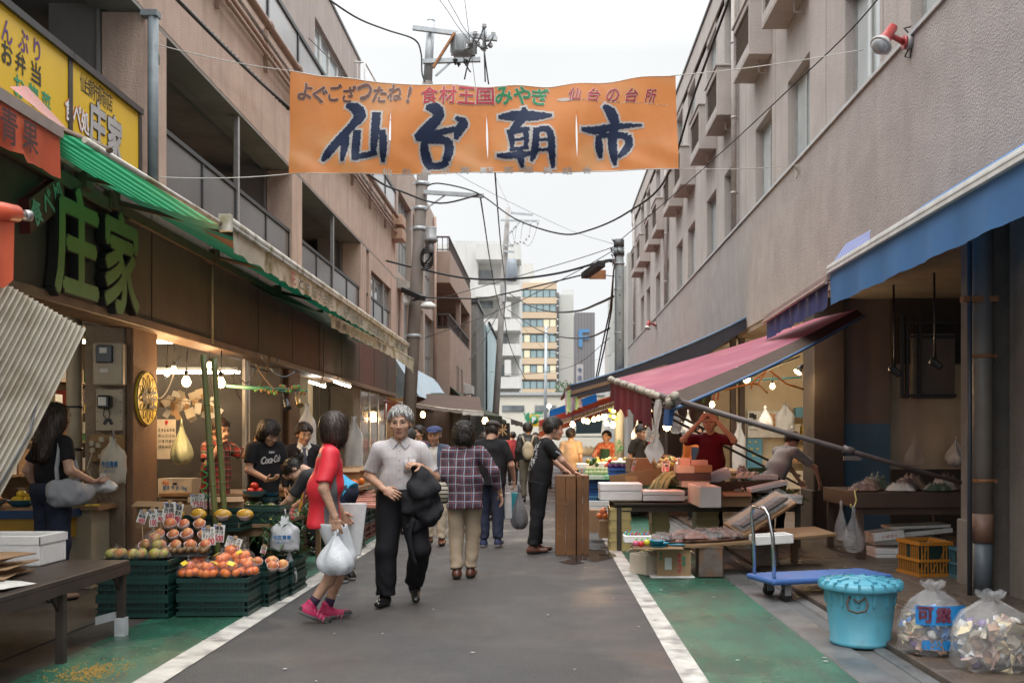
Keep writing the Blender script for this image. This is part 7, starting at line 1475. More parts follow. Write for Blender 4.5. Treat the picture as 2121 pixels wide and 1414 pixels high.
def fbag(label,c,n,r,mat,seed,name,group,lab=True,film=True):
 rnd=random.Random(seed);T=thing(name,label,'fruit bag',c,rnd.uniform(0,6),group);pts=[]
 for k in range(n):
  ring=0 if n>4 and k<n-2 else 1
  a=2*pi*k/max(1,n-2)+rnd.uniform(-.15,.15)
  p=Vector((math.cos(a)*r*1.32,math.sin(a)*r*1.32,r))if(n>4 and k<n-2)else(Vector((rnd.uniform(-.3,.3)*r+(k-(n-1.5))*r*1.1,rnd.uniform(-.3,.3)*r,r*2.35))if n>4 else Vector((math.cos(2*pi*k/n)*r*1.15,math.sin(2*pi*k/n)*r*1.15,r)))
  pts.append(p);b=MB();rv=r*rnd.uniform(.88,1.08);b.ball((0,0,0),(rv,rv*rnd.uniform(.95,1.04),rv*rnd.uniform(.88,.97)),14,0,None,.02);b.ball((0,0,r*.9),(r*.12,r*.12,r*.06),6,1)
  if k%3==0 and lab:b.ball((r*.62,-r*.62,r*.3),(r*.2,r*.2,r*.2),6,2)
  o=b.build('fruit',[mat,M('green stem',(.05,.09,.03),rough=.7),m_blab],T,False);o.location=p;o.rotation_euler=(rnd.uniform(-.6,.6),rnd.uniform(-.6,.6),rnd.uniform(0,6))
 if film:
  top_=max(p.z for p in pts)+r;R_=max(math.hypot(p.x,p.y)for p in pts)+r*1.12;ph=rnd.uniform(0,6);b=MB();nn=22;vs=[]
  for i,(q,z)in enumerate(((.7,.0),(1.0,.12),(1.02,.4),(.8,.78),(.5,1.0),(.18,1.12),(.05,1.2),(.16,1.38))):
   for j in range(nn):
    t=2*pi*j/nn;f=1+.07*math.sin(5*t+ph+i)+.05*math.sin(11*t+2*ph-i);vs.append((q*R_*f*math.cos(t),q*R_*f*math.sin(t),z*top_))
  b.add(vs,[(i*nn+j,i*nn+(j+1)%nn,(i+1)*nn+(j+1)%nn,(i+1)*nn+j)for i in range(7)for j in range(nn)],0,True);b.build('film',m_film,T,False)
 if lab and n>4:b=MB();b.obox((R_*.45,-R_*.35,top_*.93),(.055,.045,.003),(.5,.35,.4));b.build('label',m_ylab,T,False)
 return T
zf=.012+.147*2;rnd=random.Random(3)
GO='film bags of oranges';GA='film bags of apples'
for i,(x,y,z)in enumerate(((-2.83,7.88,0),(-2.66,7.84,0),(-2.49,7.86,0),(-2.39,7.98,.0),(-2.82,8.06,.03),(-2.62,8.04,.04),(-2.46,8.12,.06),(-2.60,8.2,.09))):
 fbag('film bag of oranges with yellow label, %s of the orange heap'%['front left corner','second along the front','third along the front','front right corner','left of the second row','middle of the second row','right of the second row','crown'][i],(x,y,zf+z),7,.037,m_ora,i,'orange_bag',GO)
for i,(x,y)in enumerate(((-3.40,7.88),(-3.23,7.86),(-3.06,7.87),(-3.18,8.06))):
 fbag('film bag of green and red apples, %s'%['at the left end','middle of the front row','right end of the front row','set on top behind the front row'][i],(x,y,zf+.147+(.05 if i==3 else 0)),5 if i==3 else 4,.041,m_app,20+i,'apple_bag',GA,False)
b=MB();
for x,y,mm in((-3.2,8.55,0),(-2.62,8.6,1)):pass
def nets(x,y,z,mat,lab,r=.05,grp='peaches in foam nets',s=1.0):
 T=thing('netted_fruit',lab,'fruit',(x,y,z),0,grp);r*=random.uniform(.84,.96);b=MB();b.ball((0,0,r*.95),(r*s,r,r*.97),14);b.build('fruit',mat,T,False)
 b=MB();n=22;b.lathe([(r*.5,.0),(r*.95,r*.3),(r*1.10,r*.9),(r*1.16,r*1.25),(r*1.12,r*1.3),(r*1.05,r*1.2)],(0,0,0),n,sq=1/s if s>1 else 1);o=b.build('foam_net',m_net,T,False);o.rotation_euler=(.35,0,0);T.rotation_euler=(.25,0,rnd.uniform(-.4,.4));return T
k=0;rown=['front','second','third','back']
for r_ in range(3):
 for c_ in range(5-r_):
  nets(-3.30+.125*c_+.05*r_+rnd.uniform(-.01,.01),8.22+.13*r_,zf+.147+.035+.075*r_,m_pea,'pink peach in a white foam net, place %s of the %s peach row'%(['one','two','three','four','five'][c_],rown[r_]))
for c_ in range(4):nets(-3.22+.2*c_,8.68,zf+.147+.24,m_pap,'yellow mango in a white foam net, place %s in the top row'%['one','two','three','four'][c_],.055,'yellow mangoes in foam nets',1.5)
for i,(x,y,z)in enumerate(((-2.44,8.42,.02),(-2.34,8.46,.02),(-2.36,8.60,.0),(-2.28,8.30,0),(-2.20,8.34,0))):nets(x,y,zf+z,m_pea,'netted red peach beside the oranges, %s'%['rear left','rear right','hindmost','front left by the line','front right by the line'][i],.048,'netted peaches beside the oranges')
b=MB()
T=thing('kiwi_tray','flat tray of brown kiwi fruit under the peaches','tray',(-2.98,8.12,zf+.147),.1);b=MB();b.box((-.22,-.16,0),(.22,.16,.015));b.build('tray',m_blk,T,False)
for i in range(26):b=MB();b.ball((0,0,0),(.032,.025,.025),10);o=b.build('kiwi',m_kiw,T,False);o.location=(-.19+.055*(i%8)+rnd.uniform(-.01,.01),-.12+.075*(i//8),.04+.012*rnd.random());o.rotation_euler=(0,0,rnd.uniform(0,3))
m_stk=M('wooden stick',(.38,.27,.15),rough=.8);m_card=M('price card',(.66,.66,.62),rough=.6);m_ink=M('black ink',(.03,.03,.035),rough=.7);m_rink=M('red ink',(.55,.03,.06),rough=.6);m_bink=M('blue ink',(.06,.12,.45),rough=.6)
def price(label,c,w,h,base,l1,l2,num,tilt=0,yaw=0):
 T=thing('price_card',label,'price card',base,0,'handwritten price cards');c=Vector(c);m=Euler((-.15,tilt,yaw)).to_matrix();u=m@Vector((1,0,0));v=m@Vector((0,0,1))
 b=MB();b.obox(c,(w,.003,h),m);b.build('card',m_card,T)
 b=MB();q=c+u.cross(v)*.003;s_=.0
 letter(b,l1,q+v*h*.30,u,v,w*.75,h*.2,0,.02);letter(b,l2,q+v*h*.05,u,v,w*.8,h*.24,0,.02);letter(b,num,q-v*h*.28+u*w*.08,u,v,w*.72,h*.34,1,.025);letter(b,'特売',q+v*h*.41-u*w*.25,u,v,w*.4,h*.12,2,.02);b.build('lettering',[m_ink,m_rink,m_bink],T)
 b=MB();b.tube([base,c-v*h*.2+Vector((0,.006,0))],.004,5);b.obox(c+v*(h*.5),(.03,.02,.03),m);b.build('stick',m_stk,T)
for i,(x,y,w,h,Y,l1,l2,num,tl,bz_)in enumerate(((295,1070,18,26,7.95,'りんご','青森','400',.3,.47),(317,1072,17,36,8.1,'キウイ','1ケ','100',-.1,.48),(332,1067,13,27,8.3,'柿','1ケ','90',0,.5),(351,1058,24,38,8.5,'福島','白桃','680',0,.6),(369,1064,16,44,8.6,'福島','幸水','880',.15,.6),(408,1036,28,28,9.0,'アンデス','メロン','750',-.1,.7),(430,1038,18,31,9.1,'長野','しんたく','150',0,.7),(432,1110,28,38,8.25,'ミネオラ','オレンジ','600',-.08,.45),(453,1104,24,36,8.35,'福島','ロザリオ','500',.05,.45),(484,1124,32,24,8.35,'ぶどう','1パック','350',.3,.4),(457,1046,16,24,9.3,'とまと','1山','200',0,.7),(472,1046,12,20,9.5,'なす','1袋','100',0,.7),(546,1138,12,15,8.6,'桃','2ケ','300',.2,.4))):
 c=at(x,y,Y);price(['small tilted apple price card at the far left','narrow kiwi price card over the apples','smallest persimmon price card behind the kiwi card','large white peach price card marked 680','tall pear price card marked 880','melon price card marked 750 by the bamboo','price card marked 150 beside the melon card','big orange price card marked 600 over the oranges','grape price card marked 500 beside the 600 card','leaning price card marked 350 before the bamboo foot','tomato price card behind the bamboo','eggplant price card at the back of the stall','tiny tilted card on the netted peaches'][i],c,w*Y/FP,h*Y/FP,(c.x+.0,Y+.03,bz_),l1,l2,num,tl,0)
m_bam=M('green bamboo',(.10,.13,.035),(.13,.12,.04),ns=3,rough=.4,streak=.3)
for(x0,y0,x1,y1,Y,lab)in((421,735,452,1150,8.75,'green bamboo pole left of its twin, rising from the fruit stall'),(443,742,470,1140,8.9,'green bamboo pole right of its twin, nearer the bowl of tomatoes')):
 T=thing('bamboo_pole',lab,'pole',at(x1,y1,Y),0,None);a=at(x0,y0,Y);c=at(x1,y1,Y);pts=[c.lerp(a,t/12)for t in range(13)];c=Vector((c.x,c.y,.3));b=MB()
 b.tube([c]+pts,.026,12)
 for t in(.15,.35,.55,.75):q=pts[0].lerp(a,t);b.tube([q,q+Vector((0,0,.012))],.029,12)
 b.build('culm',m_bam,T)
T=thing('steel_rod','thin dark rod with green twine standing before the calendar','rod',at(432,1060,8.9));b=MB();b.tube([at(428,830,8.9),at(433,1130,8.9)],.01,6);b.build('rod',m_blk,T);b=MB();b.tube([at(424+8*math.sin(i*1.7),955+i*6,8.88)for i in range(14)],.006,4);b.build('twine',M('green twine',(.05,.35,.08),rough=.7),T)
T=thing('lemon_sign','round yellow citrus slice sign with dark characters on the brown pillar','sign',(-3.98,9.94,1.8));b=MB();q=Matrix.Rotation(R(90),3,'Y');b.tube([(-3.998,9.94,1.80),(-3.978,9.94,1.80)],.27,40);b.build('disc',M('lemon yellow',(.80,.56,.03),(.70,.48,.025),ns=7,rough=.5),T)
b=MB()
for k in range(12):
 a=k*pi/6;pts=[(-3.972,9.94+math.cos(a+da)*r,1.8+math.sin(a+da)*r)for r,da in((.05,0),(.19,-.17),(.235,0),(.19,.17),(.05,0))];b.tube(pts,.0035,4)
b.tube([(-3.973,9.94+.262*math.cos(t*.2),1.8+.262*math.sin(t*.2))for t in range(33)],.005,4);b.build('rind_line',m_ink,T)
b=MB();letter(b,'今庄',(-3.965,9.94,1.80),U,V,.36,.2,0,.04);b.build('lettering',m_ink,T)
m_mb=M('beige meter box',(.42,.36,.27),(.36,.30,.22),ns=5,rough=.5)
Yp=9.6
T=thing('electric_meter','upper electric meter in a beige case on the brown pillar','meter',at(231,799,Yp));a=at(200,799,Yp);c=at(262,711,Yp);b=MB();b.box((a.x,Yp-.09,a.z),(c.x,Yp+.02,c.z));b.build('case',m_mb,T,bevel=.015);b=MB();a=at(208,753,Yp);c=at(243,716,Yp);b.box((a.x,Yp-.11,a.z),(c.x,Yp-.085,c.z));b.build('window',M('dark meter glass',(.02,.02,.02),rough=.1),T,bevel=.01);b=MB();a=at(217,733,Yp);c=at(232,722,Yp);b.box((a.x,Yp-.114,a.z),(c.x,Yp-.108,c.z));b.box((at(216,0,Yp).x,Yp-.094,at(0,772,Yp).z),(at(232,0,Yp).x,Yp-.088,at(0,765,Yp).z));b.build('plate',m_wlab,T)
T=thing('electric_meter','lower electric meter on a slotted beige board','meter',at(228,892,Yp));a=at(201,892,Yp);c=at(256,806,Yp);b=MB();b.box((a.x,Yp-.03,a.z),(c.x,Yp+.02,c.z));b.build('board',m_mb,T,bevel=.006);b=MB();a=at(211,846,Yp);c=at(238,819,Yp);b.box((a.x,Yp-.12,a.z),(c.x,Yp-.03,c.z));b.build('meter_glass',M('dark meter glass'),T,bevel=.015);b=MB();a=at(215,840,Yp);c=at(231,823,Yp);b.box((a.x,Yp-.125,a.z),(c.x,Yp-.119,c.z));b.build('plate',m_wlab,T)
b=MB()
for x,rz in((222,.5),(232,-.5)):b.obox(at(x,873,Yp)+Vector((0,-.032,0)),(.03,.006,.06),(0,rz,0))
for x in(205,252):
 for y in(812,832,852,872):b.ball(at(x,y,Yp)+Vector((0,-.03,0)),.006,6)
b.tube([at(222,846,Yp)+Vector((0,-.06,0)),at(219,860,Yp)+Vector((0,-.05,0)),at(227,870,Yp)+Vector((0,-.04,0)),at(233,858,Yp)+Vector((0,-.05,0)),at(230,846,Yp)+Vector((0,-.06,0))],.005,5);b.build('slot',m_blk,T)
T=thing('outlet_board','small wooden board of sockets and plugs behind the hanging bag','socket board',at(225,925,Yp));b=MB();a=at(186,955,Yp);c=at(258,900,Yp);b.box((a.x,Yp-.012,a.z),(c.x,Yp+.02,c.z));b.build('board',M('tan wood',(.30,.18,.08),rough=.7),T)
b=MB()
for x,y in((191,918),(204,922),(192,932),(209,945),(211,910)):b.obox(at(x,y,Yp-.03),(.045,.04,.05))
b.build('plug',M('cream plug',(.5,.44,.32),rough=.5),T,bevel=.006);b=MB();b.tube([at(192,935,Yp-.05),at(180,970,Yp-.06),at(200,1010,Yp-.05),at(208,1040,Yp)],.006,5);b.build('cord',M('cream plug'),T);b=MB();b.tube([at(211,950,Yp-.04),at(207,990,Yp-.05),at(216,1035,Yp)],.006,5);b.build('cord',M('cream plug'),T)
def flatbag(label,c,w,h,text=None,tcol=None,mat=None,Yn=-.04,name='plastic_bag'):
 T=thing(name,label,'plastic bag',c);c=Vector(c);b=MB();g=[]
 for i in range(11):
  t=i/10;ww=w*(.28 if t<.11 else .55 if t<.21 else .92 if t<.31 else 1+.03*math.sin(t*20));g.append([c+Vector((ww*(k/8-.5),.018*math.sin(k*1.3+i*.6)*(1-.5*t)+Yn*math.sin(pi*k/8)*min(1,t*2),-h*t+.01*math.sin(k*2)))for k in range(9)])
 b.sheet(g);b.build('film',mat or m_bag,T,solid=.002)
 b=MB();b.tube([c+Vector((0,0,.07)),c+Vector((.01,-.01,.03)),c+Vector((0,0,-.02))],.008,6);b.build('hook',M('grey hook',(.3,.3,.32),rough=.4),T)
 if text:b=MB();letter(b,text,c+Vector((.0,Yn-.03,-h*.58)),(1,0,0),V,w*.62,h*.13,0,.04);letter(b,'野菜くだもの',c+Vector((0,Yn-.03,-h*.74)),(1,0,0),V,w*.4,h*.05,0,.02);b.build('lettering',tcol,T)
 return T
m_bl=M('blue bag print',(.02,.16,.40),rough=.5)
flatbag('white shop bag with blue lettering hanging on the brown pillar',at(234,905,9.45),.25,.44,'今庄青果',m_bl,M('cream carrier plastic',(.62,.56,.46),rough=.4,bump=.4,bs=20))
flatbag('cluster of white carrier bags hanging above the suited man',at(636,836,13.5),.24,.75);flatbag('white carrier bags hanging with a green tie near the grey haired man',at(733,862,16.5),.30,.9)
T=thing('calendar','wall calendar with a red nine and rows of dates','calendar',at(344,870,11.9));a=at(324,950,11.9);c=at(364,868,11.9);b=MB();b.box((a.x,11.9,a.z),(c.x,11.905,c.z));b.build('sheet',M('cream calendar paper',(.62,.58,.5),rough=.7),T)
b=MB();letter(b,'9',at(345,875,11.89),(1,0,0),V,.03,.05,1,.05)
for r_,ln in enumerate(('3 4 5 6 7 8','10 11 12 13 14','17 18 19 20 21','24 25 26 27 28')):letter(b,ln,at(345,890+r_*11.5,11.89),(1,0,0),V,.19,.034,0,.02)
b.build('lettering',[m_ink,m_rink],T)
bag('bulging pale green plastic bag hanging beside the calendar',at(376,872,11.4),.50,.34,M('pale green plastic',(.42,.46,.30),(.36,.40,.26),ns=10,rough=.35,obj=True,bump=.5,bs=22),12)
m_bulb=M('glowing bulb',(1,.8,.5),emit=(1,.62,.24),es=26);m_tubeL=M('glowing tube',(1,1,.95),emit=(1,.9,.72),es=16);m_shade=M('black lamp shade',(.02,.02,.02),rough=.4)
def plight(T,c,e,col,r=.06):
 l=bpy.data.lights.new('lamp_light','POINT');l.energy=e;l.color=col;l.shadow_soft_size=r;o=bpy.data.objects.new('lamp_light',l);COL.objects.link(o);o.parent=T;o.matrix_parent_inverse=mw(T).inverted();o.location=c
def bulb(label,c,e=10,r=.045,cord=.35,grp='bare bulbs over the stalls',col=(1,.62,.30),off=(0,-.02,-.12)):
 T=thing('light_bulb',label,'lamp',c,0,grp);c=Vector(c);b=MB();b.lathe([(0,-r*1.1),(r*.7,-r*.75),(r,0),(r*.75,r*.7),(r*.4,r*1.3),(0,r*1.35)],c,12);b.build('bulb',m_bulb,T);b=MB();b.tube([c+Vector((0,0,r*1.2)),c+Vector((0,0,r*2.4))],r*.45,8);b.tube([c+Vector((0,0,r*2.3)),c+Vector((.01,0,cord))],.006,5);b.build('socket',m_shade,T)
 if e:plight(T,c+Vector(off),e,col)
 return T
for i,(x,y,Y,e)in enumerate(((386,791,10.8,18),(457,793,10.6,18),(346,772,11.3,16),(360,766,11.6,0),(434,757,12.2,8))):bulb('warm bare bulb over the fruit stall, %s'%['left of the first bamboo pole','just right of the second bamboo pole','far left by the lemon sign','second from the left by the shade','small one high between the bamboo poles'][i],at(x,y,Y),e,.05 if i<2 else .036)
def tube_lamp(label,a,c,e,grp='fluorescent tubes',col=(1,.88,.70)):
 a,c=Vector(a),Vector(c);T=thing('tube_light',label,'lamp',(a+c)/2,0,grp);b=MB();b.tube([a,c],.02,8);b.build('tube',m_tubeL,T);b=MB();b.bar(a+Vector((0,0,.05)),c+Vector((0,0,.05)),.1,.04);b.build('fixture',M('cream fixture',(.5,.47,.4),rough=.4),T)
 for t in((.3,.7)if(a-c).length>1 else(.5,)):plight(T,a.lerp(c,t)+Vector((0,0,-.08)),e,col,.1)
tube_lamp('long glowing tube across the back of the fruit shop, upper one',(-6.6,13.6,2.72),(-4.3,13.6,2.72),9);tube_lamp('long glowing tube across the back of the fruit shop, lower one',(-6.4,14.3,2.35),(-4.4,14.3,2.35),9);tube_lamp('glowing tube deep in the left shop behind the steel conduit',(-6.5,8.6,2.5),(-5.0,8.6,2.5),3)
for i,x in enumerate((640,692)):tube_lamp('bright white tube pair above the suited man, %s'%['nearer pair','farther pair'][i],at(x,790,17.5+i),at(x+34,802-1,17.5+i),14,'fluorescent tubes',(1,.95,.85))
T=thing('pinned_papers','bags and paper slips pinned along a wire inside the fruit shop','papers',(-4.6,12.1,1.9));
for i in range(34):
 x=322+random.uniform(0,130);y=random.uniform(815,865);b=MB();b.obox(at(x,y,12.2+random.uniform(-.3,.6)),(random.uniform(.05,.12),.004,random.uniform(.07,.14)),(random.uniform(-.3,.3),random.uniform(-.6,.6),random.uniform(-.6,.6)));b.build('paper',[M('pale paper',(.5,.46,.38),rough=.7),m_wlab,M('kraft paper',(.3,.2,.11),rough=.8)][i%3],T)
b=MB();b.tube(cable(at(315,820,12.1),at(460,828,12.1),.04,0),.005,5);b.build('wire',m_wire2,T)
T=thing('cable_tangle','tangle of cords and rods hanging under the shop ceiling','cords',(-4.5,11,2.3))
for i in range(26):
 b=MB();x=random.uniform(325,560);Y=random.uniform(10.6,18);y0=random.uniform(735,780);b.tube(cable(at(x,y0,Y),at(x+random.uniform(-50,60),y0+random.uniform(-15,70),Y+random.uniform(-.5,.5)),random.uniform(0,.2),0,8),random.uniform(.004,.012),5);b.build('cord',[m_blk,m_wire2,M('brown cord',(.15,.09,.05),rough=.7)][i%3],T)
T=thing('green_rod','pair of green rods holding clips and spotlights above the vendors','rod',at(560,805,10.9));b=MB();b.tube([at(468,798,10.7),at(638,809,10.9)],.012,6);b.tube([at(470,800,10.75),at(600,812,10.95)],.01,6);b.build('rod',M('green rod paint',(.06,.22,.14),rough=.5),T);b=MB()
for i in range(26):q=at(530+i*4,803+random.uniform(-4,12),10.85);b.ball(q,(.02,.012,.025),6,i%2)
b.build('clip',[M('green clip',(.08,.25,.05),rough=.6),M('rusty clip',(.25,.12,.04),rough=.7)],T)
for i,(x,y)in enumerate(((594,838),(619,832))):
 T=thing('clip_spotlight',['dark clip spotlight under the green rods','brass toned clip spotlight beside the dark one'][i],'lamp',at(x,y,10.8));b=MB();q=Vector((.4,-.5,-1)).normalized().to_track_quat('Z','Y').to_matrix();b.lathe([(0,-.07),(.025,-.07),(.03,.0),(.045,.05),(.04,.052),(0,.03)],at(x,y,10.8),12,0,q);b.build('shade',m_shade if i==0 else M('brass shade',(.3,.2,.08),rough=.3,metal=.6),T);b=MB();b.tube([at(x-4,y-8,10.8),at(x-8,y-26,10.85)],.006,5);b.build('stem',m_blk,T)
m_bowl=M('blue bowl plastic',(.03,.16,.26),rough=.35)
def bowl(label,c,r=.12,fill=m_tom,n=3,grp='blue bowls'):
 T=thing('bowl',label,'bowl',c,0,grp);b=MB();b.lathe([(0,.004),(r*.55,0),(r*.85,.03),(r,.06),(r*1.02,.062),(r*.97,.058),(r*.8,.03),(r*.5,.012),(0,.012)],(0,0,0),20);b.build('dish',m_bowl,T,False)
 for k in range(n):b=MB();a=2*pi*k/max(1,n-1);q=Vector((math.cos(a)*.05,math.sin(a)*.05,.06))if k<n-1 else Vector((0,0,.115));b.ball((0,0,0),(.044,.044,.036),12,0,None,.03);o=b.build('tomato',fill,T,False);o.location=q
 return T
c=(hand_at(COKE,'R')+hand_at(COKE,'L'))/2+Vector((.02,-.02,.0));bowl('blue bowl of red tomatoes in the vendor\'s hands',at(527,1028,10.45),.125,m_tom,4);bowl('blue bowl of pale wrapped vegetables right of the tomatoes',at(553,1030,10.75),.13,M('pale pink pack',(.6,.42,.38),rough=.4),5);bowl('empty blue bowl stacked below the pale pack',at(553,1040,10.75),.13,m_tom,0)
m_wd=M('stall wood',(.26,.16,.085),(.2,.12,.06),ns=3,rough=.7,streak=.2);m_steel=M('dark table steel',(.028,.021,.018),(.045,.032,.026),ns=7,rough=.5)
def table(label,x0,x1,y0,y1,z,mat,th=.04,leg=.05,name='stall_table',zb=0,top_mat=None):
 T=thing(name,label,'table',((x0+x1)/2,(y0+y1)/2,zb));b=MB();b.box((x0,y0,z-th),(x1,y1,z));b.build('tabletop',top_mat or mat,T,bevel=.004)
 for x in(x0+leg,x1-leg):
  for y in(y0+leg,y1-leg):b=MB();b.box((x-leg/2,y-leg/2,zb),(x+leg/2,y+leg/2,z-th-.001));b.build('leg',mat,T)
 b=MB();b.box((x0+leg*1.6,y0+leg*.7,z-th-.08),(x1-leg*1.6,y0+leg*1.3,z-th-.002));b.build('apron',mat,T);return T
table('long vegetable table where the woman bends over',-3.55,-2.5,9.15,11.2,.62,m_wd);table('back counter with the carton behind the price cards',-4.4,-3.3,11.3,12.2,.78,m_wd);table('wooden counter beyond the suited man',-3.9,-2.55,13.4,16.0,.74,m_wd);table('low box table right of the red shirted woman',-3.1,-2.42,12.2,15.2,.52,m_wd)
def carton(label,c,sx,sy,sz,rz=0,mat=None,txt=None,tm=None,open_=False,name='carton',pitch=0,grp=None,font_h=.3):
 m_k=mat or M('kraft carton',(.34,.215,.115),(.28,.17,.09),ns=4,rough=.8)
 T=thing(name,label,'box',c,rz,grp);T.rotation_euler=(pitch,0,rz);b=MB();t=.012
 b.box((-sx/2,-sy/2,0),(sx/2,-sy/2+t,sz));b.box((-sx/2,sy/2-t,0),(sx/2,sy/2,sz));b.box((-sx/2,-sy/2+t,0),(-sx/2+t,sy/2-t,sz));b.box((sx/2-t,-sy/2+t,0),(sx/2,sy/2-t,sz));b.box((-sx/2+t,-sy/2+t,0),(sx/2-t,sy/2-t,t))
 if not open_:b.box((-sx/2+t,-sy/2+t,sz-t),(sx/2-t,sy/2-t,sz-.001))
 b.build('body',m_k,T,False)
 if open_:
  for sg in(-1,1):b=MB();b.obox((0,sg*(sy/2+.035),sz+.02),(sx*.96,.09,.006),(sg*-.5,0,0));b.build('flap',m_k,T,False)
 if txt:
  b=MB();letter(b,txt,(0,-sy/2,sz*.5),(1,0,0),V,sx*.7,sz*font_h,0,.02);b.build('lettering',tm or m_bl,T,False)
 return T
m_wc=M('white carton',(.55,.50,.42),(.5,.45,.37),ns=5,rough=.7)
T=carton('white produce carton with blue table and orange star print by the calendar',at(373,1028,11.6),.40,.28,.215,-.05,m_wc,'栃木 今 20 10kg');b=MB();
for k in range(9):a=k*.7;b.obox((-.11+.03*math.cos(a),-.143,.165+.022*math.sin(a)),(.035,.002,.007),(0,-a,0))
b.build('star_print',M('orange print',(.65,.18,.03),rough=.6),T,False);b=MB();b.obox((0,-.143,.155),(.05,.003,.025));b.build('hand_hole',m_dark,T,False)
carton('open brown carton behind the bamboo poles',(-3.1,9.35,.62),.5,.35,.2,.3,None,None,None,True);carton('tilted brown carton on the green crates by the pears',(-3.42,8.98,.6),.42,.3,.2,-.3,None,None,None,True)
dup(first,(-2.98,9.0,.58),0,'dark green crate standing upright behind the mangoes',GC);dup(first,(-2.72,9.35,.62),0,'dark green crate of corn on the vegetable table',GC)
m_corn=fruitmat('corn husk',(.22,.34,.06),(.32,.40,.12),6);m_leaf=M('dark leaves',(.02,.07,.02),(.035,.10,.03),ns=20,rough=.5)
for i in range(9):
 T=thing('corn_cob','green husked corn cob lying on the vegetable table','corn',(-2.95+.012*i+(.05 if i>4 else 0),9.22+.075*(i%5),.65+.05*(i//5)),.1*i,'green corn cobs');b=MB();b.tube([(-.13,0,0),(-.06,0,.005),(.06,0,.005),(.15,.01,0),(.19,.02,-.005)],[.012,.03,.03,.018,.006],8);b.build('husk',m_corn,T,False)
b=MB()
for i in range(420):
 p=Vector((-2.42+random.gauss(0,.09),9.1+random.gauss(0,.12),.50+random.gauss(0,.09)));m=Euler((random.uniform(-1,1),random.uniform(-1,1),random.uniform(0,6))).to_matrix();s_=random.uniform(.03,.06);b.add([p+m@Vector(v)for v in((-s_,0,0),(0,-s_*.25,.01),(s_,0,0),(0,s_*.25,.01))],[(0,1,2,3)])
tag(b.build('leafy_greens',m_leaf),'bunch of dark leafy greens spilling at the edge of the vegetable table','greens',kind='stuff')
for i,(x,y,mm,nm,r)in enumerate(((-2.95,9.9,m_yel2,'lemons',.035),(-2.72,10.2,m_tom,'small tomatoes',.03),(-2.55,9.95,m_tom,'cherry tomatoes',.026),(-2.9,10.5,m_app,'green peppers',.03),(-2.45,9.5,m_tom,'red radishes',.026),(-3.2,10.2,m_leaf,'cucumbers',.03))):fbag('film pack of %s on the vegetable table'%nm,(x,y,.62),6,r,mm,40+i,'produce_pack','film packs on the vegetable table',False)
flatbag('white shop bag with a yellow mark hanging off the vegetable table',at(590,1070,8.9),.26,.30,'今庄青果',m_bl,None,-.06);bag('loose white plastic bag hanging low by the green crates',at(600,1132,9.0),.34,.14,None,22)
m_foam=M('white foam plastic',(.72,.71,.69),(.66,.65,.63),ns=8,rough=.75,bump=.3,bs=140);m_kr=M('kraft carton');m_kr2=M('kraft carton',(.34,.215,.115),(.28,.17,.09),ns=4,rough=.8)
def frect(x0,y0,x1,y1,Y):
 a=at(x0,y1,Y);c=at(x1,y0,Y);return a.x,a.z,c.x,c.z
def foam(label,x0,y0,x1,y1,Y,D=.35,lid=True,rz=0.0,name='foam_box',roll=0.0,mat=None,txt=None):
 xa,za,xb,zb=frect(x0,y0,x1,y1,Y);w,h=xb-xa,zb-za;T=thing(name,label,'foam box',((xa+xb)/2,Y+D/2,za));T.rotation_euler=(0,roll,rz);mt=mat or m_foam
 b=MB();hl=h*.45 if lid else 0;t=min(.03,w*.1)
 b.box((-w/2,-D/2,0),(w/2,-D/2+t,h-hl));b.box((-w/2,D/2-t,0),(w/2,D/2,h-hl));b.box((-w/2,-D/2+t,0),(-w/2+t,D/2-t,h-hl));b.box((w/2-t,-D/2+t,0),(w/2,D/2-t,h-hl));b.box((-w/2+t,-D/2+t,0),(w/2-t,D/2-t,t));b.build('body',mt,T,False,bevel=.006)
 if lid:b=MB();b.box((-w/2-.004,-D/2-.004,h-hl+.002),(w/2+.004,D/2+.004,h));b.build('lid',mt,T,False,bevel=.008)
 if txt:b=MB();letter(b,txt,(0,-D/2-.002,h*.45),(1,0,0),V,w*.5,h*.3,0,.02);b.build('lettering',m_rink,T,False)
 return T
m_plk=M('weathered planks',(.19,.082,.026),(.105,.045,.016),ns=2.5,rough=.6,streak=.5,streakcol=(.07,.035,.018),bump=.3,bs=30)
for x0,x1,y0,dy,lab in((.115,.36,11.95,.02,'tall weathered wooden crate stood on end that the young man leans on'),(.37,.52,12.0,.38,'second wooden crate stood on end just right of the leaned on one')):
 T=thing('wooden_crate',lab,'crate',((x0+x1)/2,y0+.2,.002));b=MB();n=2;w_=(x1-x0)/n
 for i in range(n):b.box((x0+i*w_,y0,.002),(x0+(i+1)*w_-.004,y0+.022,.955))
 b.build('front_board',m_plk,T,bevel=.003);b=MB()
 for i in range(3):b.box((x1-.022,y0+.023+i*.17,.002),(x1,y0+.187+i*.17,.955));b.box((x0,y0+.023+i*.17,.002),(x0+.022,y0+.187+i*.17,.955))
 b.build('side_board',m_plk,T,bevel=.003);b=MB();b.box((x0+.023,y0+.023,.93),(x1-.023,y0+.5,.953));b.box((x0+.023,y0+.023,.02),(x1-.023,y0+.5,.04));b.build('end_board',m_plk,T)
m_yc=M('tan plastic crate',(.50,.40,.17),(.42,.33,.13),ns=3,rough=.45)
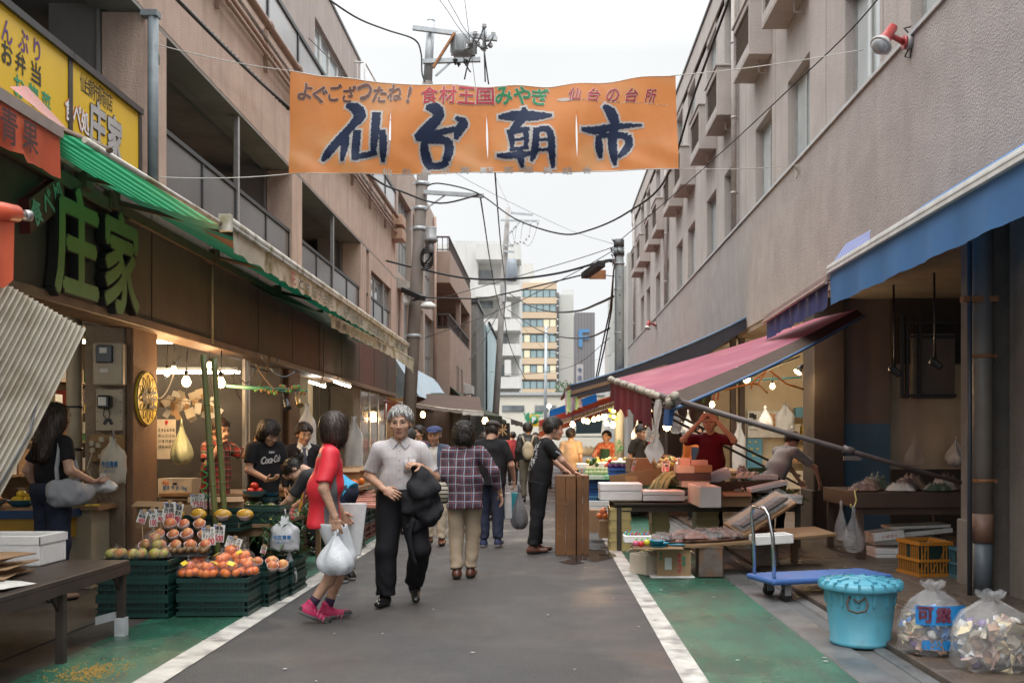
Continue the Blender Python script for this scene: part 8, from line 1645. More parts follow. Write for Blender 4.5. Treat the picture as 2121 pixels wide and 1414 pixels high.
for x0,x1,Y,lab in((1262,1308,13.1,'by the white line'),(1350,1388,13.6,'behind the dark gap'),(1442,1490,13.6,'deep under the counter')):
 xa,za,xb,zb=frect(x0,1040,x1,1123,Y-.7);Y=Y-.7
 for k in range(2):crate_mesh(xb-xa,.42,.27,m_yc,'crate','tan plastic crate under the foam boxes, %s, %s of two'%(lab,['lower','upper'][k]),((xa+xb)/2,Y+.21,.05*(xa>1.8)+.272*k),0,'tan crates under the counter',True)
def slab(label,name,cat,x0,y0,x1,y1,Y,D,mat,rot=None):
 xa,za,xb,zb=frect(x0,y0,x1,y1,Y);T=thing(name,label,cat,((xa+xb)/2,Y+D/2,za));b=MB();w,h=xb-xa,zb-za;b.box((-w/2,-D/2,0),(w/2,D/2,h));b.build('board',mat,T,False,bevel=.004);b=MB();b.box((-w/2,-D/2-.012,-.03),(w/2,-D/2-.001,h*.8));b.build('edge',m_dark if not rot else mat,T,False)
 if rot:T.rotation_euler=rot
 return T
T=table('dark slatted counter carrying the foam boxes',.85,3.2,12.36,13.9,.60,M('dark counter wood',(.05,.04,.028),rough=.7),.03,.06,'stall_counter')
foam('double foam box at the street end of the counter, lit pink',1243,1001,1330,1036,12.4,.45,True);foam('lower foam box right of the double one',1332,1016,1418,1037,12.4,.42,True);foam('large foam box nearest the camera, its end face white',1450,1008,1494,1051,11.6,1.0,False)
carton('flattened brown carton right of the large foam box',at(1524,1049,12.0)+Vector((0,.15,0)),.36,.25,.13,.1,None,None,None,True)
m_pn=M('olive board',(.17,.12,.05),(.13,.09,.04),ns=2,rough=.7);xa,za,xb,zb=frect(1263,978,1408,1004,13.0);T=thing('display_board','olive plank board fronting the leeks, sloping up to the right','board',(xa,13.0,za));b=MB();b.hexa([(xa,13,za),(xb,13,za),(xb,13.03,za),(xa,13.03,za),(xa,13,za+.12),(xb,13,zb+.10),(xb,13.03,zb+.10),(xa,13.03,za+.12)]);b.build('plank',m_pn,T);b=MB();b.box((xa+.2,12.992,za+.005),(xa+.36,12.999,za+.12));b.build('patch',M('tan patch',(.26,.18,.08),rough=.7),T)
m_leek=M('leek stalks',(.42,.48,.28),(.20,.30,.12),ns=8,rough=.5,streak=.3)
for i in range(14):
 T=thing('leek','pale green leek arching over the foam boxes','leek',at(1350+i*4,1008,12.9),0,'leeks heaped behind the foam boxes');b=MB();x=1346+i*2.5;b.tube([at(x,1012,12.75+.03*(i%4)),at(x+10,996-i%5*2,12.8),at(x+26,983-i%3*3,12.85),at(x+44,986+i%4*2,12.9),at(x+54,1000,12.9)],[.018,.02,.018,.015,.006],6);b.build('stalk',m_leek,T)
tops=M('pink lit paper',(.55,.36,.30),rough=.7)  # pink lamplight on these box tops is put into the paper colour
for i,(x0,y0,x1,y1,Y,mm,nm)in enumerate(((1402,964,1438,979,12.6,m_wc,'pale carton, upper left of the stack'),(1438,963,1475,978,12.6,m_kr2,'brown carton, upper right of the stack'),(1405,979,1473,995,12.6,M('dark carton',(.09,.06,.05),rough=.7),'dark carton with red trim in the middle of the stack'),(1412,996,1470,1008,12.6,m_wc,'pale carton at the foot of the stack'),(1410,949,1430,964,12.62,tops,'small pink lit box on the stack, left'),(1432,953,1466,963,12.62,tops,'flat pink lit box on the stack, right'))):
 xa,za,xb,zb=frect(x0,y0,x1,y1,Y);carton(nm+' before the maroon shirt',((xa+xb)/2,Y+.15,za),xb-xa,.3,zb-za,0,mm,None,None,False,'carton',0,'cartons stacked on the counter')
xa,za,xb,zb=frect(1470,993,1622,1032,12.7);T=thing('display_tray','long dark brown wooden tray of vegetables on the right of the counter','tray',(xa,12.7,za));b=MB();b.hexa([(xa,12.7,za),(xb,12.7,za),(xb,12.74,za),(xa,12.74,za),(xa,12.66,zb-.03),(xb,12.66,zb),(xb,12.7,zb),(xa,12.7,zb-.03)]);b.build('front_board',M('dark brown board',(.075,.04,.022),(.055,.03,.017),ns=3,rough=.7),T);b=MB();b.box((xa,12.75,zb-.09),(xb,13.4,zb-.06));b.build('base',m_wd,T)
for i in range(9):
 T=thing('white_radish','white radish with green leaves on the dark tray','radish',at(1525+i*5,985,12.95),0,'white radishes on the dark tray');b=MB();x=1524+i*4;b.tube([at(x,990,12.8),at(x+6,984-i%3*2,12.85),at(x+14,981,12.95)],[.01,.03,.025],8);b.build('root',M('radish',(.62,.60,.50),rough=.4),T);b=MB()
 for k in range(6):b.tube([at(x+13,981,12.95),at(x+20+k,976-k%3*3,13),at(x+28+k*2,978-k*2,13.05)],[.006,.008,.002],4)
 b.build('leaves',m_leaf,T)
for i,(x0,y0,x1,y1,Y,rl,lab)in enumerate(((1472,975,1518,996,12.8,-.35,'tilted open foam tray left of the radishes'),(1558,983,1612,993,12.8,0,'flat foam tray right of the radishes'),(1556,1003,1634,1012,12.3,-.22,'slanted foam lid lying over the dark tray'),(1622,1025,1662,1043,12.2,0,'foam box at the right end of the counter'),(1567,1010,1600,1020,12.5,0,'small foam slab under the slanted lid'))):foam(lab,x0,y0,x1,y1,Y,.3,i==3,0,'foam_tray',rl)
c=at(1379,965,12.85);price('handwritten card marked 15 in red among the leeks',c,.10,.15,(c.x,12.9,.72),'長ねぎ','1本','15',.1);c=at(1536,975,12.9);price('handwritten card tilted among the radishes',c,.13,.12,(c.x,12.95,.8),'大根','1本','150',.5)
c=at(1313,962,13.3);price('thin upright card by the eggplants',c,.04,.17,(c.x,13.35,.7),'なす','袋','100',.3)
carton('tan carton shelf behind the olive board',at(1327,978,13.4)+Vector((0,.2,0)),.32,.3,.19,.12,None)
m_bc=M('blue crate plastic',(.03,.14,.46),(.025,.11,.38),ns=4,rough=.45);GB='blue crates by the steel pole'
xa,za,xb,zb=frect(1262,973,1304,984,13.9);crate_mesh(xb-xa,.35,.10,m_bc,'crate','blue crate of eggplants in front of the steel pole',((xa+xb)/2,14.1,za),0,GB)
for i in range(9):
 T=thing('eggplant','dark purple eggplant in the blue crate before the pole','eggplant',((xa+xb)/2-.12+.03*i,14.0+.04*(i%3),za+.13),0,'eggplants in the blue crate');b=MB();b.ball((0,0,0),(.045,.05,.04),10);b.ball((.0,-.03,.035),(.02,.02,.012),6,1);b.build('fruit',[M('eggplant skin',(.05,.015,.06),(.16,.06,.18),ns=3,rough=.25),m_leaf],T,False)
for k in range(3):xa,za,xb,zb=frect(1220,992,1262,1006,15.5);crate_mesh(xb-xa,.4,.14,m_bc if k else M('pale blue crate',(.10,.30,.55),rough=.45),'crate','blue crate stacked beyond the wooden crates, %s of three'%['lowest','middle','topmost'][k],((xa+xb)/2,15.75,.37+.15*k),0,GB)
T=foam('foam box under the blue crates beyond the wooden crates',1220,1037,1262,1062,15.5,.4,True)
for i in range(12):
 T=thing('melon','pale green melon beyond the wooden crates','melon',at(1216+i%6*8,980-i//6*7,15.7+.15*(i//6)),0,'melons in the white edged box');b=MB();b.ball((0,0,0),.05,10);b.build('rind',M('melon rind',(.32,.36,.20),(.24,.30,.13),ns=14,rough=.6),T,False)
foam('white box with green edge holding melons',1208,984,1262,993,15.4,.6,False,0,'produce_box',0,M('green white box',(.5,.6,.5),(.1,.45,.2),ns=2,rough=.5,lo=.5,hi=.55))
for i,(x,y,Y)in enumerate(((1225,960,19),(1262,958,18.6),(1300,955,17))):foam('foam tray on the far stall under the bulbs, %s'%['left','middle','right'][i],x-30,y,x+22,y+10,Y,.5,False)
table('far stall counter under the bulbs',.75,3.4,16.9,20.0,.86,m_wd,.05,.06,'stall_counter');
for i in range(60):
 Y=random.uniform(17,19.8);T=thing('produce','small heap of produce on the far stall counter','produce',(random.uniform(.8,3.2),Y,.89),0,'produce heaps on the far stall');b=MB()
 for k in range(4):b.ball((random.uniform(-.09,.09),random.uniform(-.09,.09),.03+.03*k%2),random.uniform(.03,.055),7)
 b.build('items',[m_ora,m_leaf,m_leek,m_kr2,m_tom,m_foam,m_pap,m_app][i%8],T,False)
for i in range(14):T=thing('hanging_vegetable','long pale vegetable hung in a row behind the bulbs','vegetable',at(1205+i*3.2,935,21.5),0,'pale vegetables hung in a row');b=MB();x=1203+i*3.4;b.tube([at(x,923+i%3*2,21.5),at(x+1,935,21.5),at(x-1,945,21.5)],[.02,.035,.012],6);b.build('body',M('radish'),T)
fbag('net of orange persimmons beside the tan crates',at(1250,1075,13.0),6,.045,m_ora,71,'fruit_bag','bags by the tan crates');carton('open carton by the white line behind the tan crates',at(1238,1100,13.6),.22,.3,.3,0,None);carton('small carton under the net of persimmons',at(1252,1112,12.9),.14,.25,.22,0)
T=thing('stall_table','low plank table of film packs in front of the counter','table',(2.3,10.4,.0));b=MB();P3=[at(1310,1131,9.9),at(1445,1134,9.9),at(1738,1106,10.6)];zt=.33
b.prism([(1.0,9.95,zt-.02),(1.55,9.95,zt-.02),(3.05,10.45,zt+.05),(3.05,11.3,zt+.05),(1.0,10.9,zt-.02)],(0,0,.025));b.build('tabletop',m_wd,T);b=MB();b.box((1.75,10.6,.01),(1.8,10.7,zt));b.box((2.7,10.9,.05),(2.76,11,zt+.03));b.build('leg',m_wd,T)
T=carton('battered carton with red brush letters holding up the low table',(1.30,10.16,.004),.34,.30,.285,-.1,M('kraft carton two',(.36,.235,.13),(.30,.19,.10),ns=3,rough=.8));b=MB()
for i,ch in enumerate('キャベツ'):letter(b,ch,(.055,-.151,.22-.052*i),(1,0,0),V,.04,.045,0,.04)
for i,ch in enumerate('野菜'):letter(b,ch,(.10,-.151,.19-.05*i),(1,0,0),V,.03,.04,1,.04);letter(b,ch,(-.13,-.151,.24-.05*i),(1,0,0),V,.025,.03,1,.03)
b.box((-.09,-.154,.08),(-.02,-.1505,.2),2);b.build('lettering',[m_rink,M('green ink',(.03,.22,.14),rough=.7),m_wlab],T,False)
carton('open white carton lying left of the battered one',(1.02,10.3,.01),.17,.3,.2,.5,m_wc,None,None,True);T=thing('foam_slab','flat white foam slab under the battered carton','slab',(1.28,10.14,.003));b=MB();b.box((1.05,9.96,.003),(1.49,10.3,.02));b.build('slab',m_foam,T,bevel=.004)
m_rst=M('rusty tin',(.12,.085,.07),(.17,.14,.12),ns=7,rough=.55,metal=.3,tint2=(.20,.09,.04),t2s=5)
for x0,x1,Y,lab in((1448,1498,9.98,'rusty square tin can under the low table, nearer the street'),(1565,1612,10.5,'dark rusty square tin can behind the trolley handle')):
 xa,za,xb,zb=frect(x0,1134,x1,1199,Y);T=thing('tin_can',lab,'tin can',((xa+xb)/2,Y,.0));b=MB();b.box((xa,Y,.052 if xa>2.2 else .01),(xb,Y+.24,.315));b.build('can',m_rst,T,bevel=.012,seg=2);b=MB();b.box((xa-.004,Y-.004,.300),(xb+.004,Y+.244,.312));b.box((xa-.003,Y-.003,.06),(xb+.003,Y+.243,.068));b.build('rim',m_rst,T)
m_dry=M('dried brown fish',(.17,.075,.05),(.09,.045,.035),ns=11,rough=.6);m_drk=M('dark seaweed',(.03,.025,.025),(.06,.05,.045),ns=14,rough=.4)
def pack(label,c,w,d,h,mat,rz,seed,grp='film packs on the low table',tilt=0):
 rnd=random.Random(seed);T=thing('film_pack',label,'packet',c,rz,grp);T.rotation_euler=(0,tilt,rz);ph=rnd.uniform(0,6);b=MB();g=[]
 for i in range(9):
  r=[]
  for j in range(13):
   u=i/8-.5;v=j/12-.5;e=max(0,(1-(abs(u)*2)**3)*(1-(abs(v)*2)**4));r.append((v*w*(1+.05*math.sin(i*2+ph)),u*d*(1+.06*math.sin(j*1.3+ph)),h*e*(.7+.3*math.sin(j*1.7+ph)*math.sin(i*2.1+ph))+.004))
  g.append(r)
 b.sheet(g);b.build('content',mat,T,False);b=MB();b.sheet([[(x*1.06,y*1.08,z*1.05+.012+.006*math.sin(x*90+y*70+ph))for x,y,z in r]for r in g]);b.build('film',m_film,T,False);return T
for i in range(22):
 x=1.12+.085*(i%11)+rnd.uniform(-.02,.02)+(.35 if i>10 else 0);y=10.15+.12*(x-1.1)+.33*(i//11)+rnd.uniform(-.04,.04);pack('clear pack of %s lying on the low table'%['dried brown fish','dark seaweed sheets','reddish dried squid'][i%3],(x,y,.345+.035*(x-1)+.02*(i%2)),.26,.17,.07,[m_dry,m_drk,M('dried squid',(.26,.12,.09),(.16,.07,.055),ns=16,rough=.5)][i%3],rnd.uniform(-.6,.6),i)
T=thing('leaning_board','brown plank of packed fish propped up behind the trolley handle','board',(2.5,10.4,.4));a,c=at(1520,1098,10.3),at(1628,1030,10.6);b=MB();b.bar(a,c,.3,.03,0,(0,-.5,1));b.build('board',M('tan plank',(.30,.17,.085),(.22,.12,.06),ns=3,rough=.6),T)
q=(c-a).normalized();b=MB()
for k in range(5):b.obox(a.lerp(c,.15+.17*k)+Vector((-.01,-.06,.03)),(.14,.2,.03),q.to_track_quat('X','Z').to_matrix())
b.build('fish_pack',m_drk,T,bevel=.01);b=MB();b.bar(a+Vector((-.01,-.07,.05)),c+Vector((-.01,-.07,.05)),.26,.015,0,(0,-.5,1));b.build('film',m_film,T)
foam('shallow white tray of sprouts on the right of the low table',1563,1108,1643,1127,10.0,.25,False,.12,'foam_tray',-.05)
T=foam('white tray of bright picks at the street end of the low table',1293,1109,1350,1124,9.95,.2,False,0,'toy_tray');b=MB();mats=[M('pick %s'%n,c,rough=.4)for n,c in(('green',(.1,.5,.05)),('blue',(.05,.25,.6)),('red',(.6,.04,.08)))]
for k in range(18):x=-.12+.014*k;b.tube([(x,random.uniform(-.07,.05),.05),(x+.004,-.03,.10+.02*random.random())],.005,5,k%3);b.ball((x,random.uniform(-.06,.03),.085),.012,6,(k+1)%3)
b.build('pick',mats,T,False)
for i,(x,y,cc,nm)in enumerate(((1317,1127,(.60,.12,.22),'pink'),(1328,1128,(.5,.03,.03),'red'),(1340,1125,(.55,.5,.04),'yellow'))):T=thing('toy_apple','shiny %s toy apple before the white tray of picks'%nm,'toy apple',at(x,y+4,9.85));b=MB();b.ball((0,0,.03),(.033,.033,.03),12);b.build('apple',M('toy %s'%nm,cc,rough=.25),T,False);b=MB();b.tube([(0,0,.055),(.004,0,.08)],.005,5);b.ball((.012,0,.075),(.014,.006,.006),6);b.build('leaf',mats[0],T,False)
T=thing('table_shelf','thin plank under the toy apples','plank',(1.0,9.9,.3));b=MB();b.box((.86,9.75,.315),(1.35,9.94,.326));b.build('plank',m_wd,T)
m_cyan=M('cyan bowl plastic',(.02,.30,.46),rough=.35)
for i,(x,y)in enumerate(((1362,1132),(1370,1126),(1402,1130),(1360,1122))):
 T=thing('basket','small cyan basket of dark beans, %s'%['front left','second behind the front left','front right','rear left'][i],'basket',at(x,y+4,9.88+.05*(i%3)),0,'cyan baskets on the low table');b=MB();b.lathe([(0,0),(.06,0),(.075,.035),(.08,.036),(.07,.03),(.058,.008),(0,.008)],(0,0,0),18);b.build('dish',m_cyan,T,False);b=MB();b.ball((0,0,.02),(.06,.06,.012),12,0,None,.1);b.build('beans',m_drk,T,False)
for i,(x,y)in enumerate(((1209,871),(1217,873),(1230,869),(1240,866),(1249,864),(1254,863),(1256,877),(1269,880))):bulb('warm bulb over the far right stall, %s'%['leftmost','second from left','third from left','fourth from left','fifth from left','sixth from left','lower small one near the pole','largest one touching the pole'][i],at(x,y,19.2),22 if i in(1,4,7)else 0,.055 if i==7 else .042,.25)
for i,(x,y)in enumerate(((1271,848),(1272,860))):
 T=thing('lamp',['green yellow shaded lamp by the steel pole, upper','green yellow shaded lamp by the steel pole, lower'][i],'lamp',at(x,y,19));b=MB();q=Vector((-.5,-.4,-1)).normalized().to_track_quat('Z','Y').to_matrix();b.lathe([(.02,-.1),(.03,-.04),(.10,.04),(.095,.042)],at(x,y,19),14,0,q);b.build('shade',M('olive shade',(.2,.22,.03),rough=.4),T);b=MB();b.ball(at(x,y+2,19),.035,8);b.build('bulb',m_bulb,T)
bulb('bulb glowing behind the leaning young man\'s head',at(1186,879,16),0,.04);bulb('orange bulb cluster under the mossy canopy',at(1005,872,30),40,.09);bulb('small warm bulb under the brown canopy',at(876,859,27),20,.07);bulb('bare bulb low behind the plaid shoulder',at(972,912,28),14,.06)
T=bulb('red heat bulb hidden under the pink awning',Vector((1.5,12.35,1.55)),11,.05,.12,None,(1,.32,.20));T=bulb('second bulb inside the pink awning stall',Vector((2.7,13.4,2.2)),0,.05,.3,None)
tube_lamp('white tube lighting the cream stall wall',(4.3,15.6,3.0),(6.2,15.6,3.0),34,col=(1,.86,.62));tube_lamp('tube lighting the stalls beyond',(4.3,22.5,3.0),(6.2,22.5,3.0),36,col=(1,.8,.55))
T=thing('clip_lamp','bright yellow lit clip lamp at the top right of the cream stall','lamp',at(1655,766,14.4));b=MB();q=Vector((-.6,-.3,-.8)).normalized().to_track_quat('Z','Y').to_matrix();b.lathe([(.02,-.1),(.04,-.03),(.07,.05),(.065,.05)],at(1655,766,14.4),14,0,q);b.build('shade',m_shade,T);b=MB();b.lathe([(0,.03),(.058,.04)],at(1655,766,14.4),14,0,q);b.build('bulb',m_bulb,T);plight(T,at(1648,776,14.3),16,(1,.75,.4))
T=thing('whiteboard','whiteboard with photos and notes on the cream stall wall','whiteboard',at(1548,905,20.45));xa,za,xb,zb=frect(1549,851,1625,906,20.4);b=MB();b.box((xa,20.4,za),(xb,20.43,zb));b.build('board',m_wlab,T);b=MB()
for x0,y0,x1,y1,k in((1550,874,1575,876,0),(1550,880,1578,881.5,1),(1552,889,1570,890,1),(1552,855,1562,865,1),(1560,858,1567,868,1),(1578,855,1600,890,2),(1601,857,1614,892,2)):xa,za,xb,zb=frect(x0,y0,x1,y1,20.38);b.box((xa,20.385,za),(xb,20.397,zb),k)
b.build('note',[M('teal note',(.05,.4,.3),rough=.6),m_ink,M('tan notes',(.55,.40,.2),(.5,.15,.08),ns=30,rough=.7)],T)
T=thing('wall_panel','blue painted panel with yellow stickers below the whiteboard','panel',at(1560,980,20.4));xa,za,xb,zb=frect(1547,908,1579,985,20.4);b=MB();b.box((xa,20.4,.05),(xb,20.44,zb));b.build('panel',M('stall blue paint',(.10,.30,.42),(.08,.25,.36),ns=2,rough=.6),T);b=MB()
for k in range(6):b.obox(at(1553+k*4,915+k%3*14,20.39),(.05,.004,.03))
b.build('sticker',m_ylab,T)
T=thing('stall_pole','dark double post in the middle of the cream stall','post',(3.95,20.4,0))
for x in(1514,1532):b=MB();xa,za,xb,zb=frect(x,770,x+11,985,20.3);b.box((xa,20.3,.05),(xb,20.45,3.54));b.build('post',M('brown pilaster'),T)
flatbag('white carrier bags hanging on the cream stall wall',at(1626,838,19.6),.38,.6);flatbag('long white bag cluster hanging by the dark double post',at(1531,875,19.8),.28,1.0);bag('clear bag hanging on a hook in the cream stall',at(1640,885,15.1),.3,.2,None,31)
T=thing('clothes_line','dark line with clips and orange twine across the cream stall','line',at(1500,800,13.8));b=MB();b.tube([at(1405,838,13.6),at(1530,790,14.0),at(1656,738,14.3)],.012,6);b.tube([at(1470,793,15),at(1660,781,15)],.012,6,1);
for pts in(((1588,768),(1560,790),(1555,805)),((1588,768),(1570,795),(1590,814)),((1595,768),(1630,795),(1665,806)),((1500,808),(1550,795),(1570,795))):b.tube([at(x,y,14.0)for x,y in pts],.013,5,2)
for x,y,k in((1478,822,3),(1487,820,3),(1458,826,4),(1426,834,4)):b.obox(at(x,y,13.75),(.03,.02,.11),(0,.1,0),k)
b.build('line',[m_wire,M('teal twine',(.03,.2,.22),rough=.7),M('orange twine',(.6,.25,.05),rough=.7),M('brown peg',(.4,.16,.09),rough=.6),M('green clip')],T)
T=thing('stall_shelf','crowded shelf of boxes along the cream stall back wall','shelf',(5.9,20.2,0));
for k in range(3):b=MB();b.box((4.9,20.1,.9+.45*k),(7,20.4,.93+.45*k));b.build('board',m_wd,T)
for i in range(30):b=MB();x=4.92+.066*i;z=.93+.45*(i%3);b.box((x,20.12,z),(x+random.uniform(.1,.18),20.3,z+random.uniform(.1,.32)));b.build('box',[m_kr2,m_wc,M('stall blue paint'),m_foam,m_ylab,M('dark carton')][i%6],T)
T=thing('downpipe','grey brown downpipe with taped joint on the near right pilaster','pipe',(3.84,8.9,0));b=MB();b.tube([(3.80,8.66,.5),(3.80,8.66,3.2)],.085,14);b.build('pipe',M('dull painted pipe',(.19,.165,.14),(.15,.13,.11),ns=4,rough=.5,streak=.4),T);b=MB();b.tube([(3.80,8.66,.05),(3.80,8.66,.5)],.08,14);b.build('lower_pipe',M('blue grey pipe',(.10,.12,.14),rough=.45),T);b=MB();b.tube([(3.80,8.66,.5),(3.80,8.66,.75)],.089,14);b.build('tape',M('brown tape',(.21,.12,.085),(.17,.09,.06),ns=9,rough=.5),T);b=MB()
for z in(1.02,2.1):b.tube([(3.80,8.66,z),(3.80,8.66,z+.03)],.094,14);b.box((3.7,8.6,z),(3.9,8.62,z+.03))
b.build('clamp',m_rust,T);T=thing('conduit','thin dark conduit left of the taped downpipe','pipe',(3.72,8.62,0));b=MB();b.tube([(3.66,8.6,.05),(3.66,8.6,3.1)],.022,8);b.build('pipe',M('dark conduit',(.045,.05,.06),rough=.4),T);b=MB();b.box((3.6,8.58,2.58),(3.9,8.66,2.63));b.build('bracket',m_rust,T)
table('heavy dark wooden table in the dim shop',3.45,4.9,11.1,12.4,.80,M('dark stained wood',(.075,.04,.025),(.05,.028,.018),ns=3,rough=.6),.17,.07,'shop_table',.05)
for i in range(9):pack('dim wrapped packet on the dark shop table',(3.6+.14*i,11.3+.2*(i%3),.81),.3,.24,.1+.05*(i%3),[m_dry,M('dim pack',(.25,.15,.09),rough=.4),M('dim green pack',(.06,.10,.05),rough=.4),m_wc][i%4],i,90+i,'wrapped packets on the dark table')
bag('clear bag of rubbish hanging from the yellow hook',at(1768,1052,10.9),.48,.30,m_bagc,41);bag('crumpled clear bag behind the yellow hook',at(1742,1040,11.2),.42,.16,m_bagc,43)
T=thing('hook','yellow plastic hook on the edge of the dark table','hook',at(1770,1015,10.95));b=MB();b.tube([at(1778,1012,11),at(1770,1016,10.95),at(1774,1035,10.95),at(1770,1048,10.95),at(1762,1050,10.95),at(1762,1043,10.95)],.009,6);b.build('hook',M('pale yellow plastic',(.5,.42,.15),rough=.4),T)
for i,(x0,y0,x1,y1,Y,lab)in enumerate(((1812,1100,1875,1118,11.3,'foam box with red writing under the dark table'),(1815,1136,1896,1162,11.3,'large white foam box on the floor under the dark table'),(1812,1117,1960,1128,11.5,'long flat foam lid in the middle of the pile under the table'),(1845,1088,1970,1094,11.4,'topmost slanted foam lid under the dark table'),(1860,1098,1975,1108,11.4,'second slanted foam lid under the dark table'))):foam(lab,x0,y0,x1,y1,Y,.35,i==1,0,'foam_box',[-.12,0,0,-.04,-.1][i],None,'いずさく' if i==0 else None)
crate_mesh(.36,.45,.34,M('orange crate plastic',(.42,.17,.02),(.36,.14,.018),ns=4,rough=.45),'crate','amber orange crate on the tiles under the dark table edge',(3.78,9.95,.05),.15);crate_mesh(.2,.4,.30,M('dull teal crate',(.06,.14,.17),rough=.45),'crate','dull teal crate half hidden by the downpipe',(4.06,9.6,.05),.1)
for i,(x,y0,y1,Y)in enumerate(((1853,650,768,11.5),(1937,625,752,11.0))):T=thing('hanging_spotlight',['unlit spotlight on a rod in the dim shop, left','unlit spotlight on a rod in the dim shop, right'][i],'lamp',at(x,y1,Y));b=MB();b.tube([at(x-2,y0-60,Y),at(x,y1,Y)],.012,6);b.build('rod',m_blk,T);b=MB();b.bar(at(x-10,y1-8,Y),at(x+12,y1+10,Y),.08,.08);b.build('shade',m_shade,T,bevel=.02)
T=thing('serving_hatch','grey steel shelf unit in the hatch of the dim shop','shelf',(6,14.4,1));b=MB();xa,za,xb,zb=frect(1868,670,1975,825,14.45);b.box((xa+.15,14.4,za),(xb,14.52,zb-.15));b.build('panel',M('dull steel',(.16,.14,.12),rough=.5),T);b=MB()
for x in(1866,1876,1902):q=at(x,820,14.35);b.box((q.x,14.33,za),(q.x+.04,14.38,zb+.1))
for y in(672,700,822):q=at(0,y,14.35);b.box((xa,14.34,q.z),(xb,14.39,q.z+.04))
b.build('frame',m_blk,T);tube_lamp('tube glimpsed behind the hatch of the dim shop',(5.6,16.8,2.7),(7.0,16.8,2.7),6);bulb('pale light behind the low hatch of the dim shop',(6.2,15.4,1.5),1.5,.04,.1,None,(1,.9,.8))
for i,x in enumerate((5.35,5.95)):bag('crumpled clear bag on the hatch sill of the dim shop, %s'%['left','right'][i],(x,14.45,1.42),.42,.4,m_bag if i else m_bagc,50+i)
T=thing('platform_trolley','blue platform trolley with a chrome push handle','trolley',(2.43,8.86,0),.30);b=MB();b.box((-.60,-.24,.15),(.60,.24,.20));b.build('deck',M('blue deck',(.05,.13,.36),(.04,.10,.28),ns=5,rough=.5,bump=.3,bs=80),T,False,bevel=.02,seg=2)
b=MB();b.tube([(-.55,-.17,.2),(-.56,-.17,.55),(-.59,-.15,.74),(-.60,-.10,.80),(-.60,.10,.80),(-.59,.15,.74),(-.56,.17,.55),(-.55,.17,.2)],.016,10);b.build('handle',M('chrome',(.6,.6,.62),rough=.12,metal=1),T,False)
for sx in(-.42,.42):
 for sy in(-.15,.15):b=MB();b.tube([(sx,sy-.02,.055),(sx,sy+.02,.055)],.05,14);b.box((sx-.03,sy-.035,.05),(sx+.03,sy-.025,.149),1);b.box((sx-.03,sy+.025,.05),(sx+.03,sy+.035,.149),1);b.build('caster',[m_shade,M('grey steel fork',(.25,.25,.25),rough=.5)],T,False)
m_bin=M('turquoise bin plastic',(.085,.31,.41),(.07,.26,.35),ns=3,rough=.42,bump=.1,bs=60,tint2=(.075,.235,.30),t2s=7);T=thing('waste_bin','round turquoise plastic bin with a ribbed lid and wire handle','bin',(2.14,6.78,.008),.3);b=MB();b.lathe([(0,.01),(.195,.0),(.203,.01),(.203,.03),(.197,.035),(.236,.36),(.245,.39),(0,.39)],(0,0,0),40)
for k in range(14):a=k*2*pi/14;b.bar((.238*math.cos(a),.238*math.sin(a),.385),(.229*math.cos(a),.229*math.sin(a),.28),.016,.012)
b.build('body',m_bin,T,False);b=MB();b.lathe([(.268,.375),(.272,.38),(.272,.415),(.255,.425),(.235,.42),(.21,.425),(.18,.44),(.10,.447),(.0,.45)],(0,0,0),40)
for k in range(20):a=k*2*pi/20;b.bar((.272*math.cos(a),.272*math.sin(a),.385),(.272*math.cos(a),.272*math.sin(a),.428),.012,.012);b.bar((.245*math.cos(a),.245*math.sin(a),.432),(.272*math.cos(a),.272*math.sin(a),.428),.014,.016)
for k in range(10):a=k*2*pi/10+.2;b.bar((.12*math.cos(a),.12*math.sin(a),.45),(.2*math.cos(a),.2*math.sin(a),.437),.03,.016)
b.lathe([(.06,.449),(.064,.456),(.07,.449)],(0,0,0),20);b.build('lid',m_bin,T,False);b=MB();a0=-2.25;b.tube([(.236*math.cos(a0+da)*(1+ex),.236*math.sin(a0+da)*(1+ex),z)for da,z,ex in((-.2,.35,.0),(-.26,.31,.1),(-.2,.265,.16),(0,.25,.18),(.2,.265,.16),(.26,.31,.1),(.2,.345,0),(.03,.315,.06),(-.1,.335,.02))],.008,6);b.build('wire_handle',M('rusty wire',(.06,.045,.035),rough=.7),T,False)
